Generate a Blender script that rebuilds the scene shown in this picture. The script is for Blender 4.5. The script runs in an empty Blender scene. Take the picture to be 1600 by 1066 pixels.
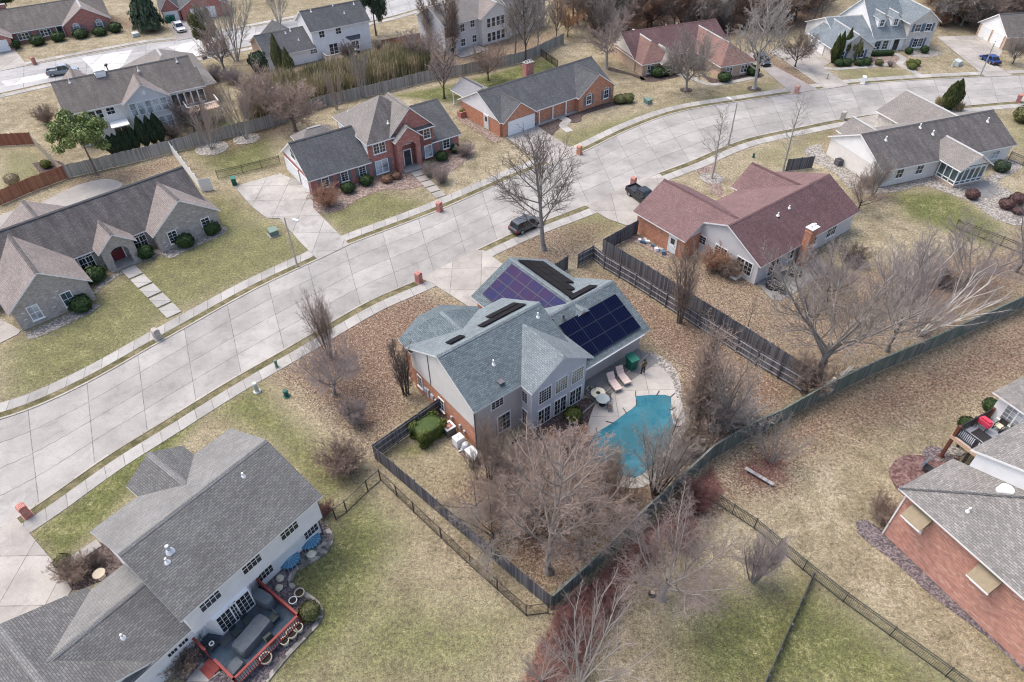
import bpy, math, random
import numpy as np
from mathutils import Vector, Matrix, noise
rad = math.radians
SC = bpy.context.scene
COL = SC.collection

# ---------------------------------------------------------------- camera (24 mm drone camera, 44 m up, pitched 42 degrees down)
CAM_H, PITCH, ROLL, FPX = 44.0, rad(42.0), rad(-1.0), 1067.0
_f = Vector((0, math.cos(PITCH), -math.sin(PITCH)))
_u0 = Vector((0, math.sin(PITCH), math.cos(PITCH)))
_x0 = Vector((1, 0, 0))
_x = math.cos(ROLL) * _x0 + math.sin(ROLL) * _u0
_u = -math.sin(ROLL) * _x0 + math.cos(ROLL) * _u0
CAMLOC = Vector((0, 0, CAM_H))

def G(px, py, z=0.0):
    """survey point: where a sighting of the photograph meets the level z"""
    d = _x * ((px - 800) / FPX) + _u * ((533 - py) / FPX) + _f
    t = (z - CAM_H) / d.z
    return Vector((d.x * t, d.y * t, z))

def HT(base, top):
    """height of an upright thing sighted at its base and its top"""
    g = G(*base)
    d = _x * ((top[0] - 800) / FPX) + _u * ((533 - top[1]) / FPX) + _f
    hd = math.hypot(d.x, d.y)
    k = math.hypot(g.x, g.y) / hd
    return CAM_H + d.z * k

cam_d = bpy.data.cameras.new('camera')
cam = bpy.data.objects.new('camera', cam_d)
COL.objects.link(cam)
cam_d.sensor_width = 36.0
cam_d.lens = 36.0 * FPX / 1600.0
cam_d.clip_end = 6000
cam_d.clip_start = 0.5
R = Matrix((( _x.x, _u.x, -_f.x), (_x.y, _u.y, -_f.y), (_x.z, _u.z, -_f.z)))
cam.matrix_world = Matrix.Translation(CAMLOC) @ R.to_4x4()
SC.camera = cam

# ---------------------------------------------------------------- materials
MATS = {}
class NT:
    def __init__(s, name, rough=0.85, spec=0.3, metal=0.0):
        s.m = bpy.data.materials.new(name); s.m.use_nodes = True
        s.t = s.m.node_tree
        s.b = s.t.nodes['Principled BSDF']
        s.b.inputs['Roughness'].default_value = rough
        s.b.inputs['Metallic'].default_value = metal
        s.b.inputs['Specular IOR Level'].default_value = spec
    def put(s, sock, v):
        if isinstance(v, bpy.types.NodeSocket): s.t.links.new(v, sock)
        elif isinstance(v, bpy.types.Node): s.t.links.new(v.outputs[0], sock)
        else:
            if isinstance(v, (tuple, list)) and len(v) == 3 and sock.type == 'RGBA': v = (*v, 1)
            sock.default_value = v
    def n(s, typ, attrs=None, **kw):
        nd = s.t.nodes.new('ShaderNode' + typ)
        for k, v in (attrs or {}).items(): setattr(nd, k, v)
        for k, v in kw.items():
            sock = nd.inputs[int(k[1:])] if k[0] == '_' and k[1:].isdigit() else nd.inputs[k.replace('_', ' ')]
            s.put(sock, v)
        return nd
    def uv(s): return s.n('TexCoord').outputs['UV']
    def obj(s): return s.n('TexCoord').outputs['Object']
    def pos(s): return s.n('NewGeometry').outputs['Position']
    def scale(s, vec, sc):
        return s.n('VectorMath', {'operation': 'MULTIPLY'}, _0=vec, _1=sc).outputs[0]
    def noise(s, vec, scale, detail=3, rough=0.6, dist=0.0):
        return s.n('TexNoise', Vector=vec, Scale=scale, Detail=detail, Roughness=rough, Distortion=dist).outputs[0]
    def ramp(s, fac, stops):
        nd = s.n('ValToRGB', Fac=fac)
        e = nd.color_ramp.elements
        while len(e) < len(stops): e.new(0.5)
        for i, (p, c) in enumerate(stops):
            e[i].position = p
            e[i].color = (*c, 1) if isinstance(c, (tuple, list)) else (c, c, c, 1)
        return nd.outputs[0]
    def mix(s, fac, a, b, blend='MIX'):
        nd = s.t.nodes.new('ShaderNodeMix'); nd.data_type = 'RGBA'; nd.blend_type = blend
        s.put(nd.inputs[0], fac); s.put(nd.inputs[6], a); s.put(nd.inputs[7], b)
        return nd.outputs[2]
    def math(s, op, a, b=0.5, c=0.5, clamp=False):
        nd = s.t.nodes.new('ShaderNodeMath'); nd.operation = op; nd.use_clamp = clamp
        s.put(nd.inputs[0], a); s.put(nd.inputs[1], b); s.put(nd.inputs[2], c)
        return nd.outputs[0]
    def color(s, c): s.put(s.b.inputs['Base Color'], c); return s
    def bump(s, h, strength=0.3, dist=0.02):
        nd = s.n('Bump', Strength=strength, Distance=dist, Height=h)
        s.t.links.new(nd.outputs[0], s.b.inputs['Normal'])
    def done(s, key): MATS[key] = s.m; return s.m

def mul(c, k): return tuple(min(1, x * k) for x in c)

def plain(key, c, rough=0.7, spec=0.3, metal=0.0, var=0.12, sc=2.5):
    m = NT(key, rough, spec, metal)
    nz = m.noise(m.obj(), sc, 5, 0.65)
    m.color(m.ramp(nz, [(0.3, mul(c, 1 - var)), (0.7, mul(c, 1 + var))]))
    return m.done(key)

def shingle(key, c1, c2, stain=None, amt=0.0, row=0.15):
    m = NT(key, 0.9, 0.25)
    uv = m.uv()
    br = m.n('TexBrick', {'offset': 0.43, 'offset_frequency': 2}, Vector=uv, Color1=(*c1, 1), Color2=(*c2, 1), Mortar=(*mul(c2, 0.55), 1),
             Scale=1.0, **{'Mortar_Size': 0.017, 'Mortar_Smooth': 0.4, 'Bias': 0.0, 'Brick_Width': 0.32, 'Row_Height': row})
    grit = m.noise(uv, 9.0, 4, 0.75)
    col = m.mix(0.8, br.outputs[0], m.ramp(grit, [(0.3, 0.62), (0.72, 1.38)]), 'MULTIPLY')
    big = m.noise(uv, 0.35, 4, 0.6)
    col = m.mix(0.7, col, m.ramp(big, [(0.3, 0.8), (0.7, 1.2)]), 'MULTIPLY')
    if stain:
        st = m.noise(m.scale(uv, (1.3, 0.22, 1)), 1.0, 6, 0.68)
        col = m.mix(m.ramp(st, [(0.38, 0.0), (0.66, amt)]), col, (*stain, 1))
    m.color(col)
    m.bump(m.math('ADD', br.outputs[1], m.math('MULTIPLY', grit, -0.6)), 0.45, -0.02)
    return m.done(key)

def brick(key, c1, c2, mortar):
    m = NT(key, 0.9, 0.2)
    uv = m.uv()
    br = m.n('TexBrick', Vector=uv, Color1=(*c1, 1), Color2=(*c2, 1), Mortar=(*mortar, 1), Scale=1.0,
             **{'Mortar_Size': 0.012, 'Bias': -0.1, 'Brick_Width': 0.26, 'Row_Height': 0.095})
    nz = m.noise(uv, 2.2, 6, 0.7)
    col = m.mix(0.75, br.outputs[0], m.ramp(nz, [(0.3, 0.68), (0.72, 1.3)]), 'MULTIPLY')
    sp = m.n('TexWhiteNoise', {'noise_dimensions': '2D'}, Vector=m.n('VectorMath', {'operation': 'FLOOR'}, _0=m.scale(uv, (3.85, 10.5, 1))).outputs[0]).outputs[0]
    col = m.mix(m.ramp(sp, [(0.88, 0.0), (0.97, 0.55)]), col, (*mul(mortar, 1.1), 1))
    m.color(col)
    m.bump(br.outputs[1], 0.35, -0.01)
    return m.done(key)

def siding(key, c, lap=0.16):
    m = NT(key, 0.6, 0.3)
    uv = m.uv()
    v = m.n('SeparateXYZ', Vector=uv).outputs[1]
    fr = m.math('FRACT', m.math('DIVIDE', v, lap))
    line = m.ramp(fr, [(0.0, 0.72), (0.12, 1.0), (1.0, 1.0)])
    nz = m.noise(uv, 1.2, 5, 0.6)
    col = m.mix(1.0, m.ramp(nz, [(0.3, mul(c, 0.93)), (0.7, mul(c, 1.04))]), line, 'MULTIPLY')
    m.color(col); m.bump(fr, 0.3, 0.02)
    return m.done(key)

def leafmat(key, c1, c2, c3, rough=0.6):
    m = NT(key, rough, 0.25)
    r = m.n('NewGeometry').outputs['Random Per Island']
    big = m.noise(m.obj(), 2.4, 3, 0.6)
    f = m.math('ADD', m.math('MULTIPLY', r, 0.65), m.math('MULTIPLY', big, 0.4))
    m.color(m.ramp(f, [(0.18, c1), (0.5, c2), (0.85, c3)]))
    return m.done(key)

def barkmat(key, c1, c2):
    m = NT(key, 0.9, 0.15)
    nz = m.noise(m.scale(m.obj(), (4, 4, 1.2)), 1.6, 5, 0.7)
    m.color(m.ramp(nz, [(0.3, c1), (0.7, c2)]))
    return m.done(key)

# roofs
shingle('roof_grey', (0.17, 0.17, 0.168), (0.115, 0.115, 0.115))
shingle('roof_grey_pale', (0.23, 0.23, 0.226), (0.175, 0.175, 0.172))  # paler copy of the grey: grazing brightness of the far slope put into colour
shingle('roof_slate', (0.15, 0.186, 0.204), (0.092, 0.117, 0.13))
shingle('roof_slate_pale', (0.215, 0.252, 0.27), (0.155, 0.183, 0.197))  # slate with the brighter look of turned-away slopes painted into its albedo
shingle('roof_streaked', (0.168, 0.157, 0.155), (0.11, 0.102, 0.101), (0.058, 0.054, 0.055), 0.75)
shingle('roof_fawn', (0.285, 0.25, 0.236), (0.21, 0.183, 0.172))
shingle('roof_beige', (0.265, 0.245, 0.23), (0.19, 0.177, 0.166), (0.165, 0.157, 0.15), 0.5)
shingle('roof_brown_streaked', (0.19, 0.172, 0.16), (0.128, 0.115, 0.108), (0.078, 0.073, 0.07), 0.7)
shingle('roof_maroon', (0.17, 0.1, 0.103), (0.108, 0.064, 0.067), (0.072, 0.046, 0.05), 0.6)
shingle('roof_maroon_pale', (0.225, 0.142, 0.14), (0.165, 0.103, 0.102), (0.135, 0.085, 0.086), 0.4)  # maroon lightened in albedo to stand for the brighter look of street-side slopes
shingle('roof_terracotta', (0.255, 0.155, 0.135), (0.18, 0.108, 0.095))
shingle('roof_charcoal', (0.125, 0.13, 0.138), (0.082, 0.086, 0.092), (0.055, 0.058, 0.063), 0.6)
shingle('roof_pepper', (0.285, 0.272, 0.258), (0.17, 0.163, 0.156), (0.16, 0.156, 0.15), 0.35)
shingle('roof_bluegrey', (0.205, 0.24, 0.265), (0.14, 0.168, 0.187))
plain('roof_flat_grey', (0.2, 0.2, 0.21), 0.8)
# walls
brick('brick_red', (0.44, 0.135, 0.11), (0.31, 0.09, 0.075), (0.45, 0.33, 0.29))
brick('brick_orange', (0.52, 0.2, 0.11), (0.4, 0.145, 0.085), (0.5, 0.36, 0.27))
brick('brick_salmon', (0.54, 0.235, 0.17), (0.36, 0.135, 0.10), (0.62, 0.46, 0.39))
brick('brick_tan', (0.56, 0.39, 0.285), (0.44, 0.3, 0.215), (0.5, 0.42, 0.34))
brick('brick_taupe', (0.41, 0.365, 0.33), (0.285, 0.25, 0.222), (0.45, 0.42, 0.39))
brick('brick_cream', (0.58, 0.54, 0.49), (0.48, 0.44, 0.4), (0.62, 0.6, 0.57))
siding('siding_white', (0.82, 0.82, 0.815)); siding('siding_grey', (0.6, 0.59, 0.59)); siding('siding_cream', (0.72, 0.69, 0.65))
siding('siding_taupe', (0.52, 0.485, 0.46)); siding('siding_bluegrey', (0.6, 0.61, 0.63))
plain('trim', (0.78, 0.78, 0.77), 0.5, 0.4, var=0.05); plain('gutter_dark', (0.1, 0.1, 0.11), 0.5)
plain('stone_quoin', (0.36, 0.17, 0.14), 0.85); plain('metal_panel', (0.42, 0.44, 0.47), 0.4, 0.5)
plain('garage_white', (0.76, 0.77, 0.77), 0.5, 0.4, var=0.04); plain('door_red', (0.16, 0.02, 0.03), 0.4, 0.5)
plain('door_dark', (0.05, 0.055, 0.06), 0.4, 0.5); plain('shutter_grey', (0.16, 0.17, 0.19), 0.6); plain('shutter_blue', (0.1, 0.15, 0.21), 0.6)
plain('cap_dark', (0.075, 0.075, 0.08), 0.9); plain('cap_pale', (0.34, 0.35, 0.35), 0.9)
def glassmat(key, c, rough=0.06):
    m = NT(key, rough, 0.8)
    nz = m.noise(m.obj(), 0.9, 3, 0.5)
    m.color(m.ramp(nz, [(0.35, mul(c, 0.6)), (0.65, mul(c, 1.6))]))
    return m.done(key)
glassmat('glass', (0.03, 0.034, 0.04)); glassmat('glass_blind', (0.33, 0.36, 0.38), 0.2); glassmat('glass_warm', (0.2, 0.19, 0.13), 0.15)
glassmat('car_glass', (0.02, 0.024, 0.03)); glassmat('glass_teal', (0.06, 0.09, 0.09))
m = NT('solar_blue', 0.4, 0.0); _uv = m.obj()
ck = m.n('TexBrick', Vector=m.uv(), Color1=(0.003, 0.005, 0.02, 1), Color2=(0.004, 0.007, 0.026, 1), Mortar=(0.007, 0.011, 0.032, 1), Scale=1.0, **{'Mortar_Size': 0.01, 'Brick_Width': 0.16, 'Row_Height': 0.16}); ck.offset = 0
m.color(ck); m.done('solar_blue')
m = NT('solar_violet', 0.4, 0.0)
ck = m.n('TexBrick', Vector=m.uv(), Color1=(0.026, 0.028, 0.082, 1), Color2=(0.034, 0.036, 0.1, 1), Mortar=(0.045, 0.048, 0.11, 1), Scale=1.0, **{'Mortar_Size': 0.008, 'Brick_Width': 0.16, 'Row_Height': 0.16}); ck.offset = 0
vi = m.noise(_uv if False else m.obj(), 0.5, 3, 0.6)
m.color(m.mix(m.ramp(vi, [(0.4, 0.0), (0.65, 0.7)]), ck.outputs[0], (0.06, 0.03, 0.07, 1))); m.done('solar_violet')
plain('solar_black', (0.010, 0.010, 0.013), 0.35, 0.06, var=0.3); plain('solar_frame', (0.022, 0.026, 0.045), 0.4, 0.3)
# ground covers
def concrete(key, c, joints=None, stain=0.35, rough=0.85):
    m = NT(key, rough, 0.25)
    p = m.pos(); uv = m.uv()
    nz = m.noise(p, 0.22, 6, 0.65); fine = m.noise(p, 7.0, 4, 0.75)
    col = m.ramp(nz, [(0.34, mul(c, 0.8)), (0.66, mul(c, 1.12))])
    col = m.mix(0.5, col, m.ramp(fine, [(0.3, 0.8), (0.7, 1.18)]), 'MULTIPLY')
    dirt = m.noise(p, 0.55, 7, 0.72, 0.6)
    col = m.mix(m.ramp(dirt, [(0.50, 0.0), (0.72, stain)]), col, (*mul(c, 0.5), 1))
    if joints:
        u0, v0, lw = joints
        xy = m.n('SeparateXYZ', Vector=uv)
        def line(s, w):
            fr = m.math('FRACT', m.math('ADD', m.math('DIVIDE', s, w), 0.5))
            d = m.math('MULTIPLY', m.math('ABSOLUTE', m.math('SUBTRACT', fr, 0.5)), w)
            return m.math('LESS_THAN', d, lw)
        jl = m.math('MAXIMUM', line(xy.outputs[0], u0) if u0 else 0.0, line(xy.outputs[1], v0))
        wob = m.noise(p, 1.3, 3)
        cell = m.n('TexWhiteNoise', {'noise_dimensions': '2D'}, Vector=m.n('VectorMath', {'operation': 'FLOOR'},
                   _0=m.n('VectorMath', {'operation': 'DIVIDE'}, _0=uv, _1=(u0 or 50, v0, 1)).outputs[0]).outputs[0]).outputs[0]
        col = m.mix(0.8, col, m.ramp(cell, [(0.0, 0.84), (1.0, 1.12)]), 'MULTIPLY')
        col = m.mix(m.math('MULTIPLY', jl, m.ramp(wob, [(0.3, 0.25), (0.65, 0.85)])), col, (0.085, 0.08, 0.075, 1))
    m.color(col); m.bump(fine, 0.15, 0.01)
    return m.done(key)
concrete('road', (0.315, 0.302, 0.287), (2.36, 4.7, 0.035), 0.55)
concrete('road_far', (0.33, 0.327, 0.325), (3.1, 5.0, 0.05), 0.35)
concrete('road_new', (0.5, 0.495, 0.485), (3.1, 5.0, 0.05), 0.1)
concrete('walk', (0.345, 0.333, 0.315), (0, 1.6, 0.03), 0.4)
concrete('drive', (0.335, 0.315, 0.29), (3.2, 3.8, 0.03), 0.55)
concrete('drive_stained', (0.35, 0.335, 0.315), (3.2, 3.8, 0.035), 0.75)
concrete('drive_pink', (0.26, 0.24, 0.232), None, 0.3)
concrete('patio', (0.37, 0.35, 0.325), (3.0, 3.0, 0.025), 0.4)
concrete('patio_grey', (0.2, 0.197, 0.192), (3.0, 3.0, 0.025), 0.7)
concrete('kerb', (0.36, 0.335, 0.295), (0, 3.0, 0.02), 0.4)
concrete('slab', (0.3, 0.285, 0.265), None, 0.4)
def rubble(key, c1, c2, c3, sc):
    m = NT(key, 0.9, 0.2)
    v = m.n('TexVoronoi', Vector=m.pos(), Scale=sc)
    r = m.n('SeparateColor', Color=v.outputs[1]).outputs[0]
    big = m.noise(m.pos(), 0.8, 4)
    col = m.mix(0.6, m.ramp(r, [(0.1, c1), (0.5, c2), (0.9, c3)]), m.ramp(big, [(0.3, 0.75), (0.7, 1.2)]), 'MULTIPLY')
    m.color(col); m.bump(v.outputs[0], 0.6, -0.05)
    return m.done(key)
rubble('mulch', (0.035, 0.025, 0.024), (0.075, 0.055, 0.05), (0.14, 0.11, 0.1), 11)
rubble('mulch_violet', (0.07, 0.06, 0.068), (0.13, 0.11, 0.12), (0.24, 0.2, 0.2), 10)
rubble('gravel', (0.13, 0.12, 0.11), (0.235, 0.22, 0.2), (0.38, 0.355, 0.325), 7)
rubble('gravel_brown', (0.12, 0.085, 0.075), (0.2, 0.15, 0.13), (0.31, 0.25, 0.215), 7)
rubble('stones', (0.1, 0.095, 0.088), (0.21, 0.195, 0.175), (0.35, 0.325, 0.29), 2.6)
rubble('pavers', (0.09, 0.052, 0.05), (0.145, 0.085, 0.08), (0.2, 0.135, 0.125), 5)
# ---------------------------------------------------------------- mesh helpers
Z = Vector((0, 0, 1))
class MB:
    def __init__(s): s.v = []; s.f = []; s.m = []
    def face(s, pts, m=0):
        i = len(s.v); s.v += [Vector(p) for p in pts]; s.f.append(list(range(i, i + len(pts)))); s.m.append(m)
    def box(s, x0, x1, y0, y1, z0, z1, m=0):
        s.obox(Vector(((x0 + x1) / 2, (y0 + y1) / 2, (z0 + z1) / 2)), Vector((1, 0, 0)), Vector((0, 1, 0)), Z, x1 - x0, y1 - y0, z1 - z0, m)
    def obox(s, c, a, b, d, la, lb, ld, m=0):
        c = Vector(c); a = a * la / 2; b = b * lb / 2; d = d * ld / 2
        p = [c + i * a + j * b + k * d for k in (-1, 1) for j in (-1, 1) for i in (-1, 1)]
        for q in ((0, 2, 3, 1), (4, 5, 7, 6), (0, 1, 5, 4), (2, 6, 7, 3), (0, 4, 6, 2), (1, 3, 7, 5)): s.face([p[i] for i in q], m)
    def prism(s, poly, z0, z1, m=0, ms=None):
        a = sum(poly[i][0] * poly[(i + 1) % len(poly)][1] - poly[(i + 1) % len(poly)][0] * poly[i][1] for i in range(len(poly)))
        if a < 0: poly = poly[::-1]
        lo = [Vector((p[0], p[1], z0)) for p in poly]; hi = [Vector((p[0], p[1], z1)) for p in poly]
        s.face(hi, m); s.face(lo[::-1], m)
        for i in range(len(poly)):
            j = (i + 1) % len(poly); s.face([lo[i], lo[j], hi[j], hi[i]], m if ms is None else ms)
    def tube(s, pts, rs, n=6, m=0, cap=True):
        pts = [Vector(p) for p in pts]; rings = []
        for i, p in enumerate(pts):
            d = (pts[min(i + 1, len(pts) - 1)] - pts[max(i - 1, 0)]).normalized()
            a = d.cross(Vector((0.31, 0.95, 0.05)) if abs(d.y) < 0.9 else Vector((1, 0, 0))).normalized(); b = d.cross(a)
            r = rs[i] if isinstance(rs, (list, tuple)) else rs
            rings.append([p + (a * math.cos(6.2832 * k / n) + b * math.sin(6.2832 * k / n)) * r for k in range(n)])
        for i in range(len(rings) - 1):
            for k in range(n):
                k2 = (k + 1) % n; s.face([rings[i][k], rings[i][k2], rings[i + 1][k2], rings[i + 1][k]], m)
        if cap: s.face(rings[0][::-1], m); s.face(rings[-1], m)
    def lathe(s, prof, c=(0, 0, 0), n=12, m=0):
        c = Vector(c)
        for (r0, z0), (r1, z1) in zip(prof, prof[1:]):
            for k in range(n):
                a, b = 6.2832 * k / n, 6.2832 * (k + 1) / n
                q = [c + Vector((r0 * math.cos(a), r0 * math.sin(a), z0)), c + Vector((r0 * math.cos(b), r0 * math.sin(b), z0)),
                     c + Vector((r1 * math.cos(b), r1 * math.sin(b), z1)), c + Vector((r1 * math.cos(a), r1 * math.sin(a), z1))]
                if r0 < 1e-5: q = [q[0], q[2], q[3]]
                elif r1 < 1e-5: q = q[:3]
                s.face(q, m)
    def build(s, name, mats, parent=None, loc=None, smooth=False, uv=True):
        me = bpy.data.meshes.new(name)
        me.from_pydata([tuple(p) for p in s.v], [], s.f)
        if isinstance(mats, str): mats = [mats]
        for k in mats: me.materials.append(MATS[k])
        me.polygons.foreach_set('material_index', s.m)
        if smooth: me.polygons.foreach_set('use_smooth', [True] * len(s.f))
        if uv:
            ul = me.uv_layers.new(name='UVMap'); buf = []
            for f in s.f:
                p = [s.v[i] for i in f]
                n = Vector((0, 0, 0))
                for i in range(1, len(p) - 1): n += (p[i] - p[0]).cross(p[i + 1] - p[0])
                n = n.normalized() if n.length > 1e-9 else Z
                t = Z.cross(n)
                t = t.normalized() if t.length > 0.02 else Vector((1, 0, 0))
                b = n.cross(t)
                for q in p: buf += [q.dot(t), q.dot(b)]
            ul.data.foreach_set('uv', buf)
        me.update()
        o = bpy.data.objects.new(name, me); COL.objects.link(o)
        if parent is not None: o.parent = parent
        if loc is not None: o.location = loc
        return o

def tag(o, label=None, cat=None, group=None, kind=None):
    if label: o['label'] = label
    if cat: o['category'] = cat
    if group: o['group'] = group
    if kind: o['kind'] = kind
    return o
def thing(name, label, cat, loc=(0, 0, 0), rz=0.0, group=None):
    o = bpy.data.objects.new(name, None); COL.objects.link(o)
    o.empty_display_size = 0.3; o.location = loc; o.rotation_euler = (0, 0, rz)
    return tag(o, label, cat, group)
def struct(o): o['kind'] = 'structure'; return o
def copy_tree(o, parent=None):
    c = o.copy(); COL.objects.link(c)
    if parent is not None: c.parent = parent
    for ch in list(o.children): copy_tree(ch, c)
    return c
def recolor(o, key):
    for ch in [o] + list(o.children_recursive):
        if ch.type == 'MESH':
            for sl in ch.material_slots: sl.link = 'OBJECT'; sl.material = MATS[key]

# ---------------------------------------------------------------- houses
def slabs(polys, th=0.16, mats=None, drop=None):
    """roof skin from polygons that share corners: shingles on top, trim on the edges and under the eaves"""
    mb = MB(); edges = {}
    key = lambda p: tuple(round(c, 3) for c in p)
    for pi, p in enumerate(polys):
        p = [Vector(q) for q in p]
        n = (p[1] - p[0]).cross(p[2] - p[0])
        if n.z < 0: p = p[::-1]
        polys[pi] = p
        mb.face(p, 0 if mats is None else mats[pi])
        mb.face([q - Z * th for q in p[::-1]], 9)
        for i in range(len(p)):
            a, b = key(p[i]), key(p[(i + 1) % len(p)])
            edges.setdefault(frozenset((a, b)), []).append((p[i], p[(i + 1) % len(p)]))
    for k, e in edges.items():
        if len(e) == 1:
            a, b = e[0]; mb.face([b, a, a - Z * th, b - Z * th], 9)
    return mb

class House:
    def __init__(s, name, label, cat, ang, ox, oy, group=None):
        s.root = thing(name, label, cat, (ox, oy, 0), rad(ang), group); s.nroof = 0
    def world(s, x, y, z=0):
        a = s.root.rotation_euler.z; c, n = math.cos(a), math.sin(a)
        return Vector((s.root.location.x + c * x - n * y, s.root.location.y + n * x + c * y, z))
    def roof(s, polys, mats, idx=None, th=0.16, caps=(), capmat=None):
        mb = slabs(polys, th, idx)
        ms = list(mats) if isinstance(mats, (list, tuple)) else [mats]
        mb.m = [len(ms) if k == 9 else k for k in mb.m]
        r = mb.build('roof', ms + ['trim'], s.root)
        if capmat:
            for a, b in caps:
                a, b = Vector(a), Vector(b); d = (b - a).normalized(); t = d.cross(Z).normalized()
                c = MB()
                for sg in (-1, 1): c.face([a + Z * 0.05, b + Z * 0.05, b + t * sg * 0.2 - Z * 0.06, a + t * sg * 0.2 - Z * 0.06][::sg])
                c.build('ridge_cap', capmat, r)
        return r
    def gable(s, x0, x1, y0, y1, ze, zr, mats, axis='x', ym=None, wall=None, gwall=None, split=None, ov=0.4, rk=0.3, z0=0.0, th=0.16, ends=(1, 1), cap='cap_pale', ze1=None, wends=None):
        """roof rectangle with a ridge along its axis, and the walls under it"""
        ze1 = ze if ze1 is None else ze1
        if axis == 'x':
            ym = (y0 + y1) / 2 if ym is None else ym
            P = lambda a, b, z: Vector((a, b, z)); a0, a1, b0, b1 = x0, x1, y0, y1
        else:
            ym = (x0 + x1) / 2 if ym is None else ym
            P = lambda a, b, z: Vector((b, a, z)); a0, a1, b0, b1 = y0, y1, x0, x1
        m2 = list(mats) if isinstance(mats, (list, tuple)) else [mats, mats]
        r = s.roof([[P(a0, b0, ze), P(a1, b0, ze), P(a1, ym, zr), P(a0, ym, zr)], [P(a0, ym, zr), P(a1, ym, zr), P(a1, b1, ze1), P(a0, b1, ze1)]],
                   m2, [0, 1], th, [(P(a0 + 0.02, ym, zr), P(a1 - 0.02, ym, zr))], cap)
        if wall:
            e0 = rk if ends[0] else 0.0; e1 = rk if ends[1] else 0.0
            wa0, wa1, wb0, wb1 = a0 + e0, a1 - e1, b0 + ov, b1 - ov
            s0 = (zr - ze) / (ym - b0); s1 = (zr - ze1) / (b1 - ym); dn = th + 0.015
            zt0, zt1, zp = ze + s0 * ov - dn, ze1 + s1 * ov - dn, zr - dn
            mb = MB()
            prof = [(wb0, z0), (wb1, z0), (wb1, zt1), (ym, zp), (wb0, zt0)]
            A = [P(wa0, b, z) for b, z in prof]; B = [P(wa1, b, z) for b, z in prof]
            fl = axis == 'x'
            mb.face(A[::-1] if fl else A); mb.face(B if fl else B[::-1])
            for i in range(5):
                j = (i + 1) % 5; q = [A[i], A[j], B[j], B[i]]
                mb.face(q if fl else q[::-1])
            mb.build('wall', wall, s.root)
            if gwall:
                zs = split if split is not None else min(zt0, zt1)
                for (wa, sg, on) in ((wa0, -1, ends[0]), (wa1, 1, ends[1])):
                    if not on: continue
                    def yat(side):
                        if side == 0: return wb0 if zs <= zt0 else b0 + (zs + dn - ze) / s0
                        return wb1 if zs <= zt1 else b1 - (zs + dn - ze1) / s1
                    pr = [(yat(0), zs), (yat(1), zs)]
                    if zs < zt1: pr.append((wb1, zt1))
                    pr.append((ym, zp - 0.01))
                    if zs < zt0: pr.append((wb0, zt0))
                    g = MB(); o = [P(wa + sg * 0.03, b, z) for b, z in pr]; i_ = [P(wa - sg * 0.02, b, z) for b, z in pr]
                    g.face(o if (sg > 0) == fl else o[::-1])
                    for k in range(len(pr)):
                        k2 = (k + 1) % len(pr); q = [i_[k], i_[k2], o[k2], o[k]]; g.face(q if (sg > 0) == fl else q[::-1])
                    g.build('gable_siding', gwall, s.root)
        return r
    def hip(s, x0, x1, y0, y1, ze, zr, mats, axis='x', wall=None, ov=0.4, z0=0.0, hips=(1, 1), th=0.16, idx=(0, 1, 2, 3)):
        if axis == 'x':
            P = lambda a, b, z: Vector((a, b, z)); a0, a1, b0, b1 = x0, x1, y0, y1
        else:
            P = lambda a, b, z: Vector((b, a, z)); a0, a1, b0, b1 = y0, y1, x0, x1
        bm = (b0 + b1) / 2; hw = (b1 - b0) / 2
        r0 = a0 + (hw if hips[0] else 0); r1 = a1 - (hw if hips[1] else 0)
        if r1 < r0: r0 = r1 = (a0 + a1) / 2
        A, B, C, D = P(a0, b0, ze), P(a1, b0, ze), P(a1, b1, ze), P(a0, b1, ze); E, F_ = P(r0, bm, zr), P(r1, bm, zr)
        polys = [[A, B, F_, E], [C, D, E, F_]] if (F_ - E).length > 0.01 else [[A, B, E], [C, D, E]]; id_ = [idx[0], idx[1]]
        if hips[0]: polys.append([D, A, E]); id_.append(idx[2])
        if hips[1]: polys.append([B, C, F_]); id_.append(idx[3])
        m4 = list(mats) if isinstance(mats, (list, tuple)) else [mats] * 4
        r = s.roof(polys, m4, id_, th, [(E, F_)] if (F_ - E).length > 0.3 else (), 'cap_pale')
        if wall:
            mb = MB(); k = ov * (zr - ze) / hw - th - 0.02
            mb.box(x0 + ov, x1 - ov, y0 + ov, y1 - ov, z0, ze + k); mb.build('wall', wall, s.root)
        return r
    def box(s, name, mat, x0, x1, y0, y1, z0, z1, parent=None):
        mb = MB(); mb.box(x0, x1, y0, y1, z0, z1); return mb.build(name, mat, parent or s.root)
    DIR = {'S': ((1, 0), (0, -1)), 'N': ((-1, 0), (0, 1)), 'W': ((0, -1), (-1, 0)), 'E': ((0, 1), (1, 0))}
    def _ax(s, d):
        (tx, ty), (nx, ny) = s.DIR[d]; return Vector((tx, ty, 0)), Vector((nx, ny, 0))
    def win(s, d, x, y, z, w=1.0, h=1.4, cols=2, rows=2, units=1, glass='glass', shut=None, arch=False, name='window', sill=True, trim='trim', bw=0.09):
        """window on a wall point: glass pane, frame with glazing bars, sill, shutters"""
        t, n = s._ax(d); c = Vector((x, y, z))
        mb = MB(); mb.obox(c + n * 0.03, t, n, Z, w, 0.05, h)
        if arch:
            pts = [c + n * 0.055 + t * (w / 2 * math.cos(a)) + Z * (h / 2 + w / 2 * math.sin(a)) for a in [math.pi * i / 10 for i in range(11)]]; mb.face(pts)
        o = mb.build(name, glass, s.root)
        f = MB(); dp = 0.07
        for sg in (-1, 1): f.obox(c + t * sg * (w / 2 + bw / 2) + n * dp / 2, t, n, Z, bw, dp, h + 2 * bw); f.obox(c + Z * sg * (h / 2 + bw / 2) + n * (dp / 2), t, n, Z, w - 0.002, dp, bw)
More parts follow.
